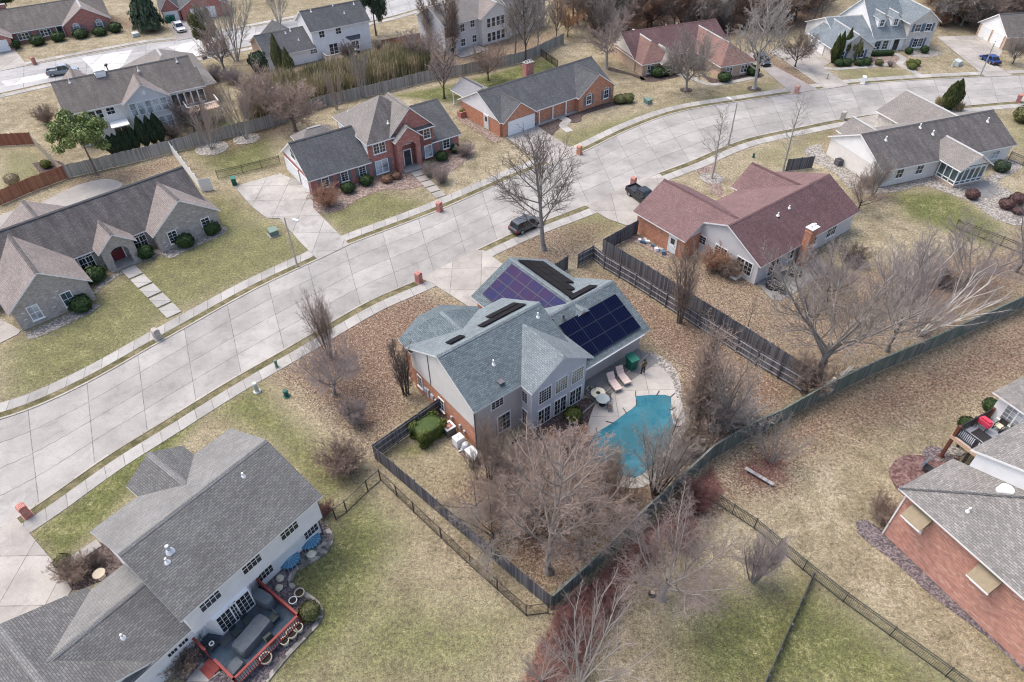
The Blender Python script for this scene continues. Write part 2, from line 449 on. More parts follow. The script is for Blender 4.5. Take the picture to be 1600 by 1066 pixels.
        for k in range(1, units): f.obox(c + t * (w * k / units - w / 2) + n * (dp / 2 + 0.002), t, n, Z, 0.11, dp, h)
        nc = cols * units; bb = 0.035
        for k in range(1, nc):
            if k % cols: f.obox(c + t * (w * k / nc - w / 2) + n * 0.045, t, n, Z, bb, 0.03, h)
        for k in range(1, rows): f.obox(c + Z * (h * k / rows - h / 2) + n * 0.042, t, n, Z, w, 0.03, bb * (1.6 if rows == 2 else 1))
        if arch:
            for i in range(10):
                a0, a1 = math.pi * i / 10, math.pi * (i + 1) / 10
                e = [(c + t * ((w / 2 + q) * math.cos(a)) + Z * (h / 2 + (w / 2 + q) * math.sin(a))) for a, q in ((a0, 0), (a1, 0), (a1, bw), (a0, bw))]
                f.face([p + n * 0.075 for p in e])
            for a in (0.8, 1.57, 2.34): f.obox(c + Z * h / 2 + (t * math.cos(a) + Z * math.sin(a)) * w / 4 + n * 0.07, t * math.cos(a) + Z * math.sin(a), n, (t * -math.sin(a) + Z * math.cos(a)), w / 2, 0.02, bb)
        f.build('frame', trim, o)
        if sill: g = MB(); g.obox(c - Z * (h / 2 + bw + 0.03) + n * 0.08, t, n, Z, w + 0.3, 0.14, 0.06); g.build('sill', trim, o)
        if shut:
            for sg in (-1, 1):
                g = MB(); cc = c + t * sg * (w / 2 + bw + 0.24)
                g.obox(cc + n * 0.035, t, n, Z, 0.4, 0.05, h + 0.15)
                for k in range(7): g.obox(cc + Z * ((k - 3) * h / 7.2) + n * 0.065, t, n, Z, 0.32, 0.02, 0.05)
                g.build('shutter', shut, s.root)
        return o
    def garage(s, d, x, y, w=4.9, h=2.15, z0=0.02, mat='garage_white'):
        t, n = s._ax(d); c = Vector((x, y, z0 + h / 2)); mb = MB()
        for k in range(4): mb.obox(c + Z * ((k - 1.5) * h / 4) + n * 0.05, t, n, Z, w, 0.06, h / 4 - 0.02)
        nc = max(2, round(w / 0.62))
        for k in range(4):
            for j in range(nc): mb.obox(c + Z * ((k - 1.5) * h / 4) + t * ((j + 0.5) * w / nc - w / 2) + n * 0.085, t, n, Z, w / nc - 0.12, 0.015, h / 4 - 0.16)
        o = mb.build('garage_door', mat, s.root)
        f = MB()
        for sg in (-1, 1): f.obox(c + t * sg * (w / 2 + 0.07) + n * 0.06, t, n, Z, 0.12, 0.1, h + 0.1)
        f.obox(c + Z * (h / 2 + 0.08) + n * 0.06, t, n, Z, w + 0.26, 0.1, 0.14)
        f.build('frame', 'trim', o)
        hd = MB(); hd.obox(c - Z * (h / 2 - 0.25) + n * 0.1, t, n, Z, 0.2, 0.04, 0.05); hd.build('handle', 'gutter_dark', o)
        return o
    def door(s, d, x, y, w=0.95, h=2.05, mat='door_dark', z0=0.1, lite=True):
        t, n = s._ax(d); c = Vector((x, y, z0 + h / 2)); mb = MB(); mb.obox(c + n * 0.04, t, n, Z, w, 0.06, h)
        for a in (-1, 1): mb.obox(c + t * a * w * 0.24 - Z * h * 0.22 + n * 0.075, t, n, Z, w * 0.32, 0.02, h * 0.34)
        o = mb.build('door', mat, s.root)
        f = MB()
        for sg in (-1, 1): f.obox(c + t * sg * (w / 2 + 0.06) + n * 0.05, t, n, Z, 0.12, 0.1, h + 0.1)
        f.obox(c + Z * (h / 2 + 0.07) + n * 0.05, t, n, Z, w + 0.24, 0.1, 0.12); f.build('frame', 'trim', o)
        if lite: g = MB(); g.obox(c + Z * h * 0.24 + n * 0.075, t, n, Z, w * 0.6, 0.02, h * 0.34); g.build('pane', 'glass', o)
        k = MB(); k.obox(c + t * w * 0.4 + n * 0.1, t, n, Z, 0.06, 0.06, 0.06); k.build('handle', 'solar_frame', o)
        return o
    def vent(s, roof, x, y, z, h=0.45, r=0.07, mat='trim', flash=True):
        mb = MB(); mb.tube([(x, y, z - 0.15), (x, y, z + h)], r, 8)
        if flash: mb.tube([(x, y, z - 0.1), (x, y, z + 0.1)], [r * 3, r * 1.3], 8)
        return mb.build('vent_pipe', mat, roof)
    def boxvent(s, roof, x, y, z, w=0.4, mat='gutter_dark'):
        mb = MB(); mb.box(x - w / 2, x + w / 2, y - w / 2, y + w / 2, z - 0.15, z + 0.16); mb.box(x - w * .62, x + w * .62, y - w * .62, y + w * .62, z + 0.16, z + 0.2)
        return mb.build('roof_vent', mat, roof)
    def chimney(s, roof, x, y, w, d, z0, z1, mat, cap='slab', pots=0):
        mb = MB(); mb.box(x - w / 2, x + w / 2, y - d / 2, y + d / 2, z0, z1); mb.box(x - w / 2 - 0.06, x + w / 2 + 0.06, y - d / 2 - 0.06, y + d / 2 + 0.06, z1 - 0.45, z1 - 0.3)
        c = mb.build('chimney', mat, roof)
        k = MB(); k.box(x - w / 2 - 0.08, x + w / 2 + 0.08, y - d / 2 - 0.08, y + d / 2 + 0.08, z1, z1 + 0.1)
        for i in range(pots): k.tube([(x + (i - (pots - 1) / 2) * w / pots, y, z1 + 0.1), (x + (i - (pots - 1) / 2) * w / pots, y, z1 + 0.4)], 0.12, 8)
        k.build('chimney_cap', cap, s.root if roof is s.root else roof)
        return c
    def post(s, x, y, z0, z1, w=0.14, mat='trim', name='post'):
        mb = MB(); mb.box(x - w / 2, x + w / 2, y - w / 2, y + w / 2, z0, z1); mb.box(x - w * .8, x + w * .8, y - w * .8, y + w * .8, z0, z0 + 0.15); return mb.build(name, mat, s.root)
    def spout(s, x, y, z0, z1, mat='trim'):
        mb = MB(); mb.box(x - 0.05, x + 0.05, y - 0.04, y + 0.04, z0, z1); return mb.build('downspout', mat, s.root)
    def solar(s, roof, org, ua, va, w, h, rows, cols, mat, skip=(), gap=0.03):
        """panels laid on a slope: org is a corner on the roof plane, ua/va the directions along the ridge and down the slope"""
        org = Vector(org); ua = Vector(ua).normalized(); va = Vector(va).normalized(); n = ua.cross(va); n = n if n.z > 0 else -n
        for r_ in range(rows):
            for c_ in range(cols):
                if (r_, c_) in skip: continue
                c = org + ua * ((c_ + 0.5) * w) + va * ((r_ + 0.5) * h) + n * 0.13
                mb = MB(); mb.obox(c, ua, va, n, w - gap, h - gap, 0.05)
                for i in range(1, 6): mb.obox(c + ua * ((i / 6 - 0.5) * w) + n * 0.0265, ua, va, n, 0.012, h - gap - 0.06, 0.003, 1)
                for e in (-1, 1): mb.obox(c + va * e * (h / 2 - gap / 2 - 0.015) + n * 0.028, ua, va, n, w - gap, 0.03, 0.006, 1); mb.obox(c + ua * e * (w / 2 - gap / 2 - 0.015) + n * 0.028, ua, va, n, 0.03, h - gap - 0.07, 0.006, 1)
                mb.build('solar_panel', [mat, 'solar_frame' if mat != 'solar_black' else 'solar_black'], roof)
# ================================================================ the houses
# ---- two-storey house with the solar panels (centre)
S = House('brick_house', 'grey-roofed house with rows of solar panels, beside the covered swimming pool', 'house', 38.1, -3.02, 35.68)
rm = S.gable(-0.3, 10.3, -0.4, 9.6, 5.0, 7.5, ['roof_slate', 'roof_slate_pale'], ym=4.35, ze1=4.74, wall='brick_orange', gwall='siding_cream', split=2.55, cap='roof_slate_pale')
S.box('wall', 'siding_taupe', 0.02, 5.0, -0.03, 0.5, 0.0, 4.75)
rr = S.gable(4.35, 11.1, -1.75, 3.4, 5.0, 7.05, ['roof_slate_pale', 'roof_slate_pale'], axis='y', wall='siding_bluegrey', ends=(1, 0), rk=0.45, cap='roof_slate_pale')
# front bay with its clipped hip
A, B, C_, D, E_, F2 = (-.28, 8.8, 4.6), (-.1, 11.0, 4.6), (2.9, 12.5, 4.6), (5.4, 12.6, 4.6), (7.9, 10.2, 4.6), (7.9, 8.8, 4.6)
R0, R1 = (4.0, 6.2, 6.1), (4.0, 10.2, 6.05)
rb = S.roof([[R0, R1, B, A], [R1, C_, B], [R1, D, C_], [R1, E_, D], [R0, F2, E_, R1]], ['roof_slate'], [0] * 5, 0.16, [(R0, R1)], 'roof_slate_pale')
mb = MB(); mb.prism([(.05, 8.6), (.3, 10.8), (3.0, 12.1), (5.3, 12.2), (7.5, 10.0), (7.5, 8.6)], 0, 4.5); mb.build('wall', 'brick_orange', S.root)
# garage and right wing
rg = S.gable(9.55, 19.3, 3.0, 13.7, 2.8, 5.25, ['roof_slate', 'roof_slate_pale'], axis='y', wall='brick_orange', ends=(0, 1), rk=0.5, cap='roof_slate_pale')
rw = S.gable(9.9, 19.4, -0.75, 9.5, 2.8, 5.4, ['roof_slate', 'roof_slate_pale'], wall='siding_taupe', ends=(0, 1), ov=0.8, cap='roof_slate_pale')
S.garage('N', 14.4, 13.22, 5.2)
# solar panels
k1 = Vector((1, 0, -0.503)); kw = Vector((-1, 0, -0.503))
S.solar(rg, (14.05, 12.75, 5.07), (0, -1, 0), kw, 1.62, 1.04, 4, 5, 'solar_violet', skip={(2, 4), (3, 3), (3, 4), (3, 2), (2, 3)})
S.solar(rg, (14.75, 12.9, 5.07), (0, -1, 0), k1, 1.55, 1.25, 3, 5, 'solar_black', skip={(2, 4), (2, 3), (1, 4)})
sl = Vector((0, -1, -0.507))
S.solar(rw, (11.55, 3.25, 4.83), (1, 0, 0), sl, 1.75, 1.3, 3, 4, 'solar_blue')
sf = Vector((0, 1, -0.507)); sm = Vector((0, 1, -0.526))
S.solar(rw, (14.6, 4.75, 5.21), (1, 0, 0), sf, 1.6, 1.1, 1, 2, 'solar_black')
S.solar(rm, (4.8, 5.0, 7.15), (1, 0, 0), sm, 1.55, 0.95, 1, 3, 'solar_black'); S.solar(rm, (6.35, 5.98, 6.64), (1, 0, 0), sm, 1.55, 0.95, 1, 2, 'solar_black')
S.solar(rm, (1.5, 4.95, 7.18), (1, 0, 0), sm, 1.5, 0.95, 1, 1, 'solar_black')
for x, y in ((3.4, 1.9), (9.3, 3.4)): S.vent(rm, x, y, 5 + (y + .4) * .526)
S.boxvent(rm, 3.0, 0.45, 5.45); 
for x, y in ((11.3, 3.7), (12.4, 3.5)): S.vent(rw, x, y, 5.0, 0.55, 0.09, 'gutter_dark')
for x, z in ((6.1, 3.45), (7.9, 3.5), (9.7, 3.45)): S.win('S', x, -1.31, z, 1.25, 1.45, 5, 5, glass='glass_warm' if x > 7 else 'glass', sill=False)
for x in (6.05, 7.85, 9.6): S.win('S', x, -1.31, 1.0, 1.25, 1.7, 2, 3, units=2, sill=False)
S.win('W', 4.75, -0.45, 3.4, 0.6, 1.15, 2, 4, sill=False); S.win('W', 4.75, -0.45, 1.0, 0.6, 1.6, 2, 4, sill=False)
S.win('S', 2.2, -0.03, 4.05, 1.15, 0.8, 3, 3, sill=False); S.win('S', 2.8, -0.03, 1.4, 1.2, 1.9, 3, 4, sill=False)
S.win('W', 0.0, 8.2, 1.5, 0.6, 1.2, 2, 3); S.win('W', 0.0, 4.9, 1.3, 0.7, 1.2, 2, 3)
S.spout(-0.05, -0.05, 0, 4.8, 'gutter_dark'); S.spout(-0.02, 6.3, 2.6, 6.4, 'gutter_dark'); S.spout(10.7, -1.2, 0, 4.9)
mb = MB()
for y, z, a, b in ((7.3, 1.2, .35, .5), (6.9, 1.1, .25, .9), (6.3, 1.15, .4, .5), (5.7, 1.0, .35, .45), (3.4, 1.0, .2, .3), (2.2, .9, .2, .5), (1.6, .8, .2, .3)): mb.box(-0.15, -0.002, y - a / 2, y + a / 2, z - b / 2, z + b / 2)
mb.build('meter_box', 'metal_panel', S.root)
mb = MB(); mb.obox((14, -0.85, 2.68), Vector((1, 0, 0)), Vector((0, 1, 0)), Z, 9.0, 0.08, 0.09); mb.build('gutter', 'metal_panel', S.root)

# ---- grey two-storey house with the deck (foreground left)
L = House('siding_house', 'white siding house under a large plain grey roof, with a red-railed deck behind', 'house', 52.6, -14.25, 28.25)
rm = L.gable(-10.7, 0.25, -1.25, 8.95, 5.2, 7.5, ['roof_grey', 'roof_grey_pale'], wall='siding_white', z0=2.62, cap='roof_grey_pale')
L.box('wall', 'siding_white', -10.35, -0.1, -0.05, 8.4, 0, 2.7)
rf = L.gable(-7.3, -2.85, 4.6, 10.4, 5.2, 6.6, ['roof_grey', 'roof_grey'], axis='y', wall='siding_white', ends=(0, 1), ov=0.35, cap='roof_grey_pale')
rl = L.gable(-17.4, -10.2, -0.6, 7.0, 2.8, 4.7, ['roof_grey', 'roof_grey_pale'], wall='siding_white', ends=(0, 0), cap='roof_grey_pale')
rg = L.gable(-21.9, -12.75, -0.45, 7.4, 2.8, 5.1, ['roof_grey', 'roof_grey'], axis='y', wall='siding_white', ends=(1, 1), cap='roof_grey_pale')
L.garage('N', -17.3, 7.1, 5.0)
for x in (-2.6, -5.65, -8.75): L.win('S', x, -0.85, 4.3, 1.35, 0.95, 4, 2, sill=False)
for x in (-0.85, -4.9): L.win('S', x, -0.05, 1.35, 1.15, 1.2, 4, 3, sill=False)
# bay with patio doors
mb = MB(); mb.prism([(-9.7, -0.02), (-9.2, -1.0), (-6.6, -1.0), (-6.1, -0.02)], 0.45, 2.62); mb.build('bay', 'siding_white', L.root)
L.win('S', -8.6, -1.0, 1.6, 0.95, 1.75, 3, 4, sill=False); L.win('S', -7.15, -1.0, 1.6, 0.95, 1.75, 3, 4, sill=False); L.win('S', -7.87, -1.01, 1.6, 0.34, 1.75, 2, 4, sill=False)
mb = MB()
for k in range(17): mb.box(-10.0 + k * 0.27, -9.86 + k * 0.27, -0.83, -0.7, 2.5, 2.62)
mb.build('dentil_trim', 'trim', L.root)
for x in (-11.85, -11.1): L.win('S', x, -0.2, 1.85, 0.6, 0.35, 3, 1, sill=False)
for y, h in ((3.3, 0.55),): L.vent(rm, -8.6, 2.2, 6.75, 0.5, 0.12, 'metal_panel')
L.vent(rm, -9.1, 1.75, 6.6, 0.35); L.vent(rm, -2.5, 2.9, 7.05, 0.35); L.vent(rl, -13.2, 1.6, 3.9, 0.35)
L.spout(-0.1, -0.2, 0, 2.6, 'gutter_dark')
mb = MB()
for x in (-1.15, -3.05):
    a = [(x + 0.75 * math.cos(t), -0.06 - 0.7 * math.sin(t)) for t in [math.pi * i / 8 for i in range(9)]]
    for i in range(8): mb.face([(a[i][0], a[i][1], 0.32), (a[i + 1][0], a[i + 1][1], 0.32), (x, -0.06, 0.5)])
    for i in range(9): mb.tube([(a[i][0], a[i][1], 0.05), (a[i][0], a[i][1], 0.36)], 0.03, 5, 1); mb.tube([(a[i][0], a[i][1], 0.34), (x, -0.06, 0.53)], 0.025, 5, 1)
plain('awning_blue', (0.07, 0.21, 0.33), 0.35, 0.5); plain('awning_rib', (0.2, 0.38, 0.5), 0.4)
mb.build('window_well_cover', ['awning_blue', 'awning_rib'], L.root)
# deck: part of the house it is built on to
plain('deck_blue', (0.055, 0.085, 0.115), 0.75, var=0.3); plain('rail_red', (0.235, 0.05, 0.045), 0.7)
dk = MB()
for k in range(28): dk.box(-10.55 + 0.0, -5.55, -4.4 + k * 0.155, -4.4 + k * 0.155 + 0.145, 0.36, 0.45)
deck = dk.build('deck', 'deck_blue', L.root)
def rail(h, pts, z, hgt, mat, parent, bal=0.16, w=0.1, cap=0.16, pmat=None, posts=1.8):
    mb = MB(); bb = MB(); pp = []; lw = MB()
    for (a, b) in zip(pts, pts[1:]):
        a = Vector((*a, 0)); b = Vector((*b, 0)); d = b - a; ln = d.length; t = d / ln; n = Vector((-t.y, t.x, 0)); c = (a + b) / 2
        mb.obox(c + Z * (z + hgt), t, n, Z, ln + cap, cap, 0.06); lw.obox(c + Z * (z + 0.12), t, n, Z, ln, 0.05, 0.07)
        k = max(1, int(ln / bal))
        for i in range(k): bb.obox(a + t * ((i + 0.5) * ln / k) + Z * (z + hgt / 2), t, n, Z, 0.045, 0.04, hgt - 0.1)
        k = max(1, round(ln / posts))
        for i in range(k + 1): pp.append(MB()); pp[-1].obox(a + t * (i * ln / k) + Z * (z * 0.5 + hgt / 2 + 0.02), t, n, Z, w, w, hgt + z)
    o = mb.build('railing', mat, parent); bb.build('baluster', mat, o)['kind'] = 'stuff'; lw.build('lower_rail', mat, o)
    for q in pp: q.build('railing_post', pmat or mat, o)
rail(L, [(-5.58, -0.15), (-5.58, -4.38), (-10.55, -4.38), (-10.55, -2.5)], 0.42, 1.0, 'rail_red', deck)
rail(L, [(-10.55, -1.4), (-10.55, -0.2)], 0.42, 1.0, 'rail_red', deck)
mb = MB(); mb.box(-11.0, -10.56, -2.45, -1.4, 0.0, 0.22); mb.box(-11.4, -11.0, -2.45, -1.4, 0.0, 0.12); mb.build('step', 'rail_red', deck)

# ---- maroon roof house (right of centre)
Mh = House('siding_house', 'pale siding house with a long maroon roof and brick garage wing', 'house', 36.2, 25.75, 57.27)
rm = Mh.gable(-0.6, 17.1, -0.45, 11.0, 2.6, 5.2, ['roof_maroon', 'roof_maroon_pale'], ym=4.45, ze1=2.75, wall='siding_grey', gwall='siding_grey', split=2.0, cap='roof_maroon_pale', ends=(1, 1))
rg = Mh.roof([[(-3.2, 15.4, 2.6), (1.4, 15.4, 5.15), (1.4, 4.6, 5.15), (-.62, 7.45, 4.03), (-3.2, 7.45, 2.6)], [(1.4, 15.4, 5.15), (6.0, 15.4, 2.6), (6.0, 10.9, 2.6), (1.4, 4.6, 5.15)]], ['roof_maroon_pale'], [0, 0], .16, [((1.4, 4.6, 5.15), (1.4, 15.35, 5.15))], 'roof_maroon')
mb = MB(); mb.box(-2.85, 5.6, 7.7, 14.9, 0, 2.55); mb.build('wall', 'brick_orange', Mh.root)
mb = MB(); 
gp = [(-2.85, 7.72, 0), (-0.35, 7.72, 0), (-0.35, 7.72, 3.95), (-2.85, 7.72, 2.55)]; mb.face(gp); mb.face([(p[0], p[1] + .1, p[2]) for p in gp[::-1]]); mb.build('gable_siding', 'siding_grey', Mh.root); mb = MB()
for (x0, z0, x1, z1) in ((-2.85, 2.5, 1.4, 4.95), (1.4, 4.95, 5.6, 2.5)): mb.face([(x0, 14.9, 2.5), (x1, 14.9, 2.5), (x1, 14.9, z1), (x0, 14.9, z0)][::-1])
mb.build('gable_siding', 'siding_grey', Mh.root)
rf = Mh.gable(9.7, 16.0, 4.0, 12.0, 2.75, 4.95, ['roof_maroon_pale', 'roof_maroon_pale'], axis='y', wall='brick_orange', ends=(0, 1), cap='roof_maroon')
Mh.chimney(rm, 6.8, -0.75, 1.1, 0.75, 0, 4.6, 'brick_orange', 'trim', 2)
for y, w, h, u, z in ((7.3, .8, .9, 1, 1.75), (4.75, .75, .8, 2, 1.75), (1.6, .95, 1.5, 2, 1.45)): Mh.win('W', -0.31, y, z, w * u, h, 2, 3, units=u, sill=False)
Mh.door('W', -2.86, 9.3, 0.95, 2.0, 'garage_white')
Mh.win('S', 2.6, -0.05, 1.1, 1.9, 1.9, 1, 1, units=2, sill=False); Mh.win('S', 5.2, -0.05, 1.5, 1.0, 1.2); Mh.win('S', 9.2, -0.05, 1.5, 1.0, 1.2); Mh.win('S', 12.6, -0.05, 1.5, 1.6, 1.2, units=2)
Mh.garage('N', 1.4, 14.92, 5.0)
for x, y in ((6.0, 3.0), (8.2, 3.2)): Mh.vent(rm, x, y, 4.6, 0.3)
mb = MB(); mb.box(-1.25, -0.32, 1.6, 3.3, 0.0, 0.35); mb.box(-1.15, -0.4, 1.7, 3.2, 0.34, 0.37, 1); mb.build('window_well', ['trim', 'glass'], Mh.root)

# ---- stone ranch (left edge)
Ch = House('stone_house', 'low taupe stone house with three gables and a red front door', 'house', 43.1, -39.63, 64.98)
rm = Ch.gable(-24, 7.1, 1.55, 10.5, 2.4, 5.9, ['roof_streaked', 'roof_fawn'], wall='brick_taupe', cap='cap_dark')
r1 = Ch.gable(-0.4, 7.65, -0.4, 6.2, 2.4, 5.4, ['roof_fawn', 'roof_fawn'], axis='y', wall='brick_taupe', ends=(1, 0), cap='roof_streaked')
r2 = Ch.gable(-6.05, -1.9, 0.0, 4.2, 2.55, 4.25, ['roof_fawn', 'roof_fawn'], axis='y', ov=0.3, cap='roof_streaked')
r3 = Ch.gable(-16.0, -8.1, -3.95, 6.0, 2.4, 5.45, ['roof_fawn', 'roof_fawn'], axis='y', wall='brick_taupe', ends=(1, 0), cap='roof_streaked')
r4 = Ch.gable(-13.2, -4.4, 6.2, 12.5, 2.4, 5.2, ['roof_fawn', 'roof_fawn'], axis='y', wall='brick_taupe', ends=(0, 1), cap='roof_streaked')
# arched entry
def arch_wall(h, mat, x0, x1, y, t, zt, zap, aw, ah, cx):
    mb = MB(); n = 12
    pts = [(cx + aw / 2 * math.cos(math.pi * i / n), ah + aw / 2 * 0.75 * math.sin(math.pi * i / n)) for i in range(n + 1)]
    for yy, fl in ((y, 0), (y + t, 1)):
        F = lambda q: mb.face(q[::-1] if fl else q)
        F([(x0, yy, 0), (cx - aw / 2, yy, 0), (cx - aw / 2, yy, ah), (x0, yy, zt)]); F([(cx + aw / 2, yy, 0), (x1, yy, 0), (x1, yy, zt), (cx + aw / 2, yy, ah)])
        top = lambda x: zt + (zap - zt) * (1 - abs(x - cx) / ((x1 - x0) / 2))
        F([(x0, yy, zt), (cx - aw / 2, yy, ah), (cx - aw / 2, yy, top(cx - aw / 2))]); F([(cx + aw / 2, yy, ah), (x1, yy, zt), (cx + aw / 2, yy, top(cx + aw / 2))])
        for (xa, za), (xb, zb) in zip(pts, pts[1:]): F([(xb, yy, zb), (xa, yy, za), (xa, yy, top(xa)), (xb, yy, top(xb))])
    for (xa, za), (xb, zb) in zip(pts, pts[1:]): mb.face([(xa, y, za), (xa, y + t, za), (xb, y + t, zb), (xb, y, zb)])
    for sx in (-1, 1): mb.face([(cx + sx * aw / 2, y, 0), (cx + sx * aw / 2, y + t, 0), (cx + sx * aw / 2, y + t, ah), (cx + sx * aw / 2, y, ah)][::sx])
    for xx, sx in ((x0, -1), (x1, 1)): mb.face([(xx, y, 0), (xx, y + t, 0), (xx, y + t, zt), (xx, y, zt)][::sx])
    return mb.build('entry_arch', mat, h.root)
arch_wall(Ch, 'brick_taupe', -5.7, -2.25, 0.3, 0.4, 2.5, 4.0, 1.9, 1.75, -3.97)
Ch.box('porch', 'slab', -5.6, -2.3, -0.1, 1.9, 0.0, 0.12); Ch.door('S', -3.97, 1.9, 1.3, 2.1, 'door_red', 0.14)
for x in (-0.5 - 6.6, -1.3): Ch.win('S', x, 1.93, 1.15, 1.35, 1.3, 2, 2, units=2, arch=True, glass='glass')
for x in (-13.9, -10.8): Ch.win('S', x, -3.66, 1.4, 0.9, 1.5, 2, 2, glass='glass_blind' if x < -12 else 'glass_teal')
for x in (1.7, 5.65): Ch.win('S', x, -0.11, 1.35, 0.9, 1.4, 2, 4)
mb = MB()
random.seed(5)
for x0, x1, y in ((-15.4, -8.7, -3.665), (0.2, 7.1, -0.115)):
    for i in range(13):
        x, z = random.uniform(x0 + .4, x1 - .4), random.uniform(0.4, 3.4)
        if z > 2.3 and abs(x - (x0 + x1) / 2) > 1.2: z -= 1.9
        mb.box(x - 0.17, x + 0.17, y - 0.02, y + 0.02, z - 0.06, z + 0.06)
plain('pale_stone', (0.6, 0.57, 0.52)); mb.build('pale_stone', 'pale_stone', Ch.root)['kind'] = 'stuff'

# ---- red brick two-storey house (upper left of centre)
Dh = House('brick_house', 'red brick two-storey house with an arched entry and side-facing white garage doors', 'house', 33.9, -25.02, 77.02)
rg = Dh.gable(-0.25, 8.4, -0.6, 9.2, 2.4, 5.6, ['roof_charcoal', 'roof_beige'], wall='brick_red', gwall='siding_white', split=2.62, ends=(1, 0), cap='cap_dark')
Dh.box('wall', 'siding_white', 8.44, 8.6, 0.2, 9.4, 2.6, 4.9)
rm = Dh.hip(8.1, 18.1, -0.55, 10.2, 4.75, 8.3, ['roof_streaked', 'roof_beige', 'roof_beige', 'roof_beige'], wall='brick_red', hips=(1, 1))
rf = Dh.gable(11.3, 18.1, -0.45, 5.6, 4.75, 8.0, ['roof_beige', 'roof_beige'], axis='y', wall='brick_red', ends=(1, 0), cap='roof_beige')
re = Dh.gable(11.65, 15.75, -1.35, 2.5, 4.3, 6.05, ['roof_beige', 'roof_beige'], axis='y', cap='roof_beige')
arch_wall(Dh, 'brick_red', 12.0, 15.4, -1.05, 0.45, 4.35, 5.75, 2.1, 3.0, 13.7)
Dh.box('wall', 'brick_red', 12.02, 12.3, -0.6, -0.15, 0, 4.3); Dh.box('wall', 'brick_red', 15.1, 15.38, -0.6, -0.15, 0, 4.3)
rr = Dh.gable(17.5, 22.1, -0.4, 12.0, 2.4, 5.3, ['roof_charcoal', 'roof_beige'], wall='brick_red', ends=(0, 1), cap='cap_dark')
rp = Dh.hip(2.6, 8.4, 9.2, 13.0, 2.4, 3.7, ['roof_beige'] * 4)
for x in (2.9, 5.4): Dh.post(x, 12.7, 0, 2.3)
Dh.post(2.9, 9.6, 0, 2.3)
for y, w in ((6.1, 4.6), (1.75, 2.5)): Dh.garage('W', 0.04, y, w, 1.9)
Dh.win('W', 0.02, 4.3, 4.0, 1.3, 1.3, 2, 2, units=1)
for x in (2.0, 4.6, 7.1): Dh.win('S', x, -0.2, 1.4, 0.85, 1.2, 2, 4, shut='shutter_grey')
Dh.win('S', 9.9, -0.16, 3.75, 1.6, 1.25, 2, 3, units=2); Dh.win('S', 9.9, -0.16, 1.15, 1.7, 1.7, 1, 3, units=2, shut='shutter_grey', glass='glass_blind')
Dh.win('S', 16.9, -0.16, 3.8, 0.9, 1.25, 2, 3); Dh.win('S', 16.9, -0.16, 1.3, 1.0, 1.6, 1, 3, glass='glass_blind', shut='shutter_grey')
Dh.win('S', 19.8, -0.01, 1.45, 0.95, 1.2, 2, 3, shut='shutter_grey'); Dh.win('S', 13.7, -0.16, 3.75, 1.2, 0.9, 3, 2)
Dh.door('S', 13.7, -0.16, 1.0, 2.1, 'door_dark', 0.25)
Dh.box('porch', 'slab', 12.35, 15.05, -2.0, -0.3, 0.0, 0.22)
mb = MB()
for x, y in ((8.5, -0.18), (18.0 - .3, -0.08)):
    for k in range(9): mb.box(x - 0.2, x + (0.35 if k % 2 else 0.2), y - 0.03, y + 0.2, 0.1 + k * 0.5, 0.5 + k * 0.5)
mb.build('quoin', 'stone_quoin', Dh.root)['kind'] = 'stuff'
Dh.vent(rm, 12.2, 1.2, 6.0, .3); Dh.vent(rm, 9.6, 8.0, 5.6, .3)

# ---- right ranch with sunroom
Rh = House('ranch_house', 'low pale house with a long dark streaked roof and a glazed sunroom at the back', 'house', 18, 47.68, 77.17)
rm = Rh.gable(-1.75, 19.6, -0.55, 10.0, 2.5, 5.1, ['roof_streaked', 'roof_beige'], wall='siding_cream', gwall='siding_white', split=2.3, cap='cap_dark')
rf = Rh.gable(9.8, 18.6, 5.0, 14.4, 2.5, 4.9, ['roof_beige', 'roof_beige'], axis='y', wall='brick_cream', ends=(0, 1), cap='cap_pale')
r2 = Rh.gable(0.5, 5.0, 5.4, 11.2, 2.5, 4.1, ['roof_beige', 'roof_beige'], axis='y', wall='brick_cream', ends=(0, 1), cap='cap_pale')
rs = Rh.gable(7.0, 12.2, -3.9, 2.0, 2.6, 4.3, ['roof_beige', 'roof_beige'], axis='y', cap='cap_pale')
# sunroom: base, posts, glass
Rh.box('sunroom_base', 'brick_tan', 7.5, 11.8, -3.35, -0.2, 0, 0.28)
g = MB(); g.box(7.58, 11.72, -3.28, -0.2, 0.28, 2.6); gl = g.build('sunroom_glass', 'glass_teal', Rh.root)
f = MB()
for z in (0.33, 0.75, 2.35, 2.55):
    f.box(7.5, 11.8, -3.36, -3.27, z - .05, z + .05); f.box(7.49, 7.58, -3.3, -0.3, z - .05, z + .05); f.box(11.72, 11.81, -3.3, -0.3, z - .05, z + .05)
for i in range(6): x = 7.5 + 4.3 * i / 5; f.box(x - .06, x + .06, -3.38, -3.26, .28, 2.6)
for i in range(4): y = -3.3 + 2.9 * i / 3; f.box(7.48, 7.59, y - .06, y + .06, .28, 2.6); f.box(11.71, 11.82, y - .06, y + .06, .28, 2.6)
f.face([(7.4, -3.3, 2.7), (11.8, -3.3, 2.7), (9.6, -3.3, 4.1)]); f.build('sunroom_frame', 'trim', gl)
Rh.win('S', 16.9, -0.17, 1.4, 1.1, 1.0, glass='glass_blind'); Rh.win('S', 14.2, -0.17, 1.2, 0.9, 1.2)
for x in (1.5, 4.6): Rh.win('S', x, -0.17, 1.5, 1.0, 1.1)
for x, y in ((1.2, 3.4), (7.1, 4.2), (8.3, 3.0), (17.5, 3.3)): Rh.vent(rm, x, y, 2.5 + (y + .55) * .492, 0.5, 0.09)
mb = MB()
for i in range(26): x = -1.3 + 0.0; 
Rh.garage('N', 14.2, 14.12, 5.0)

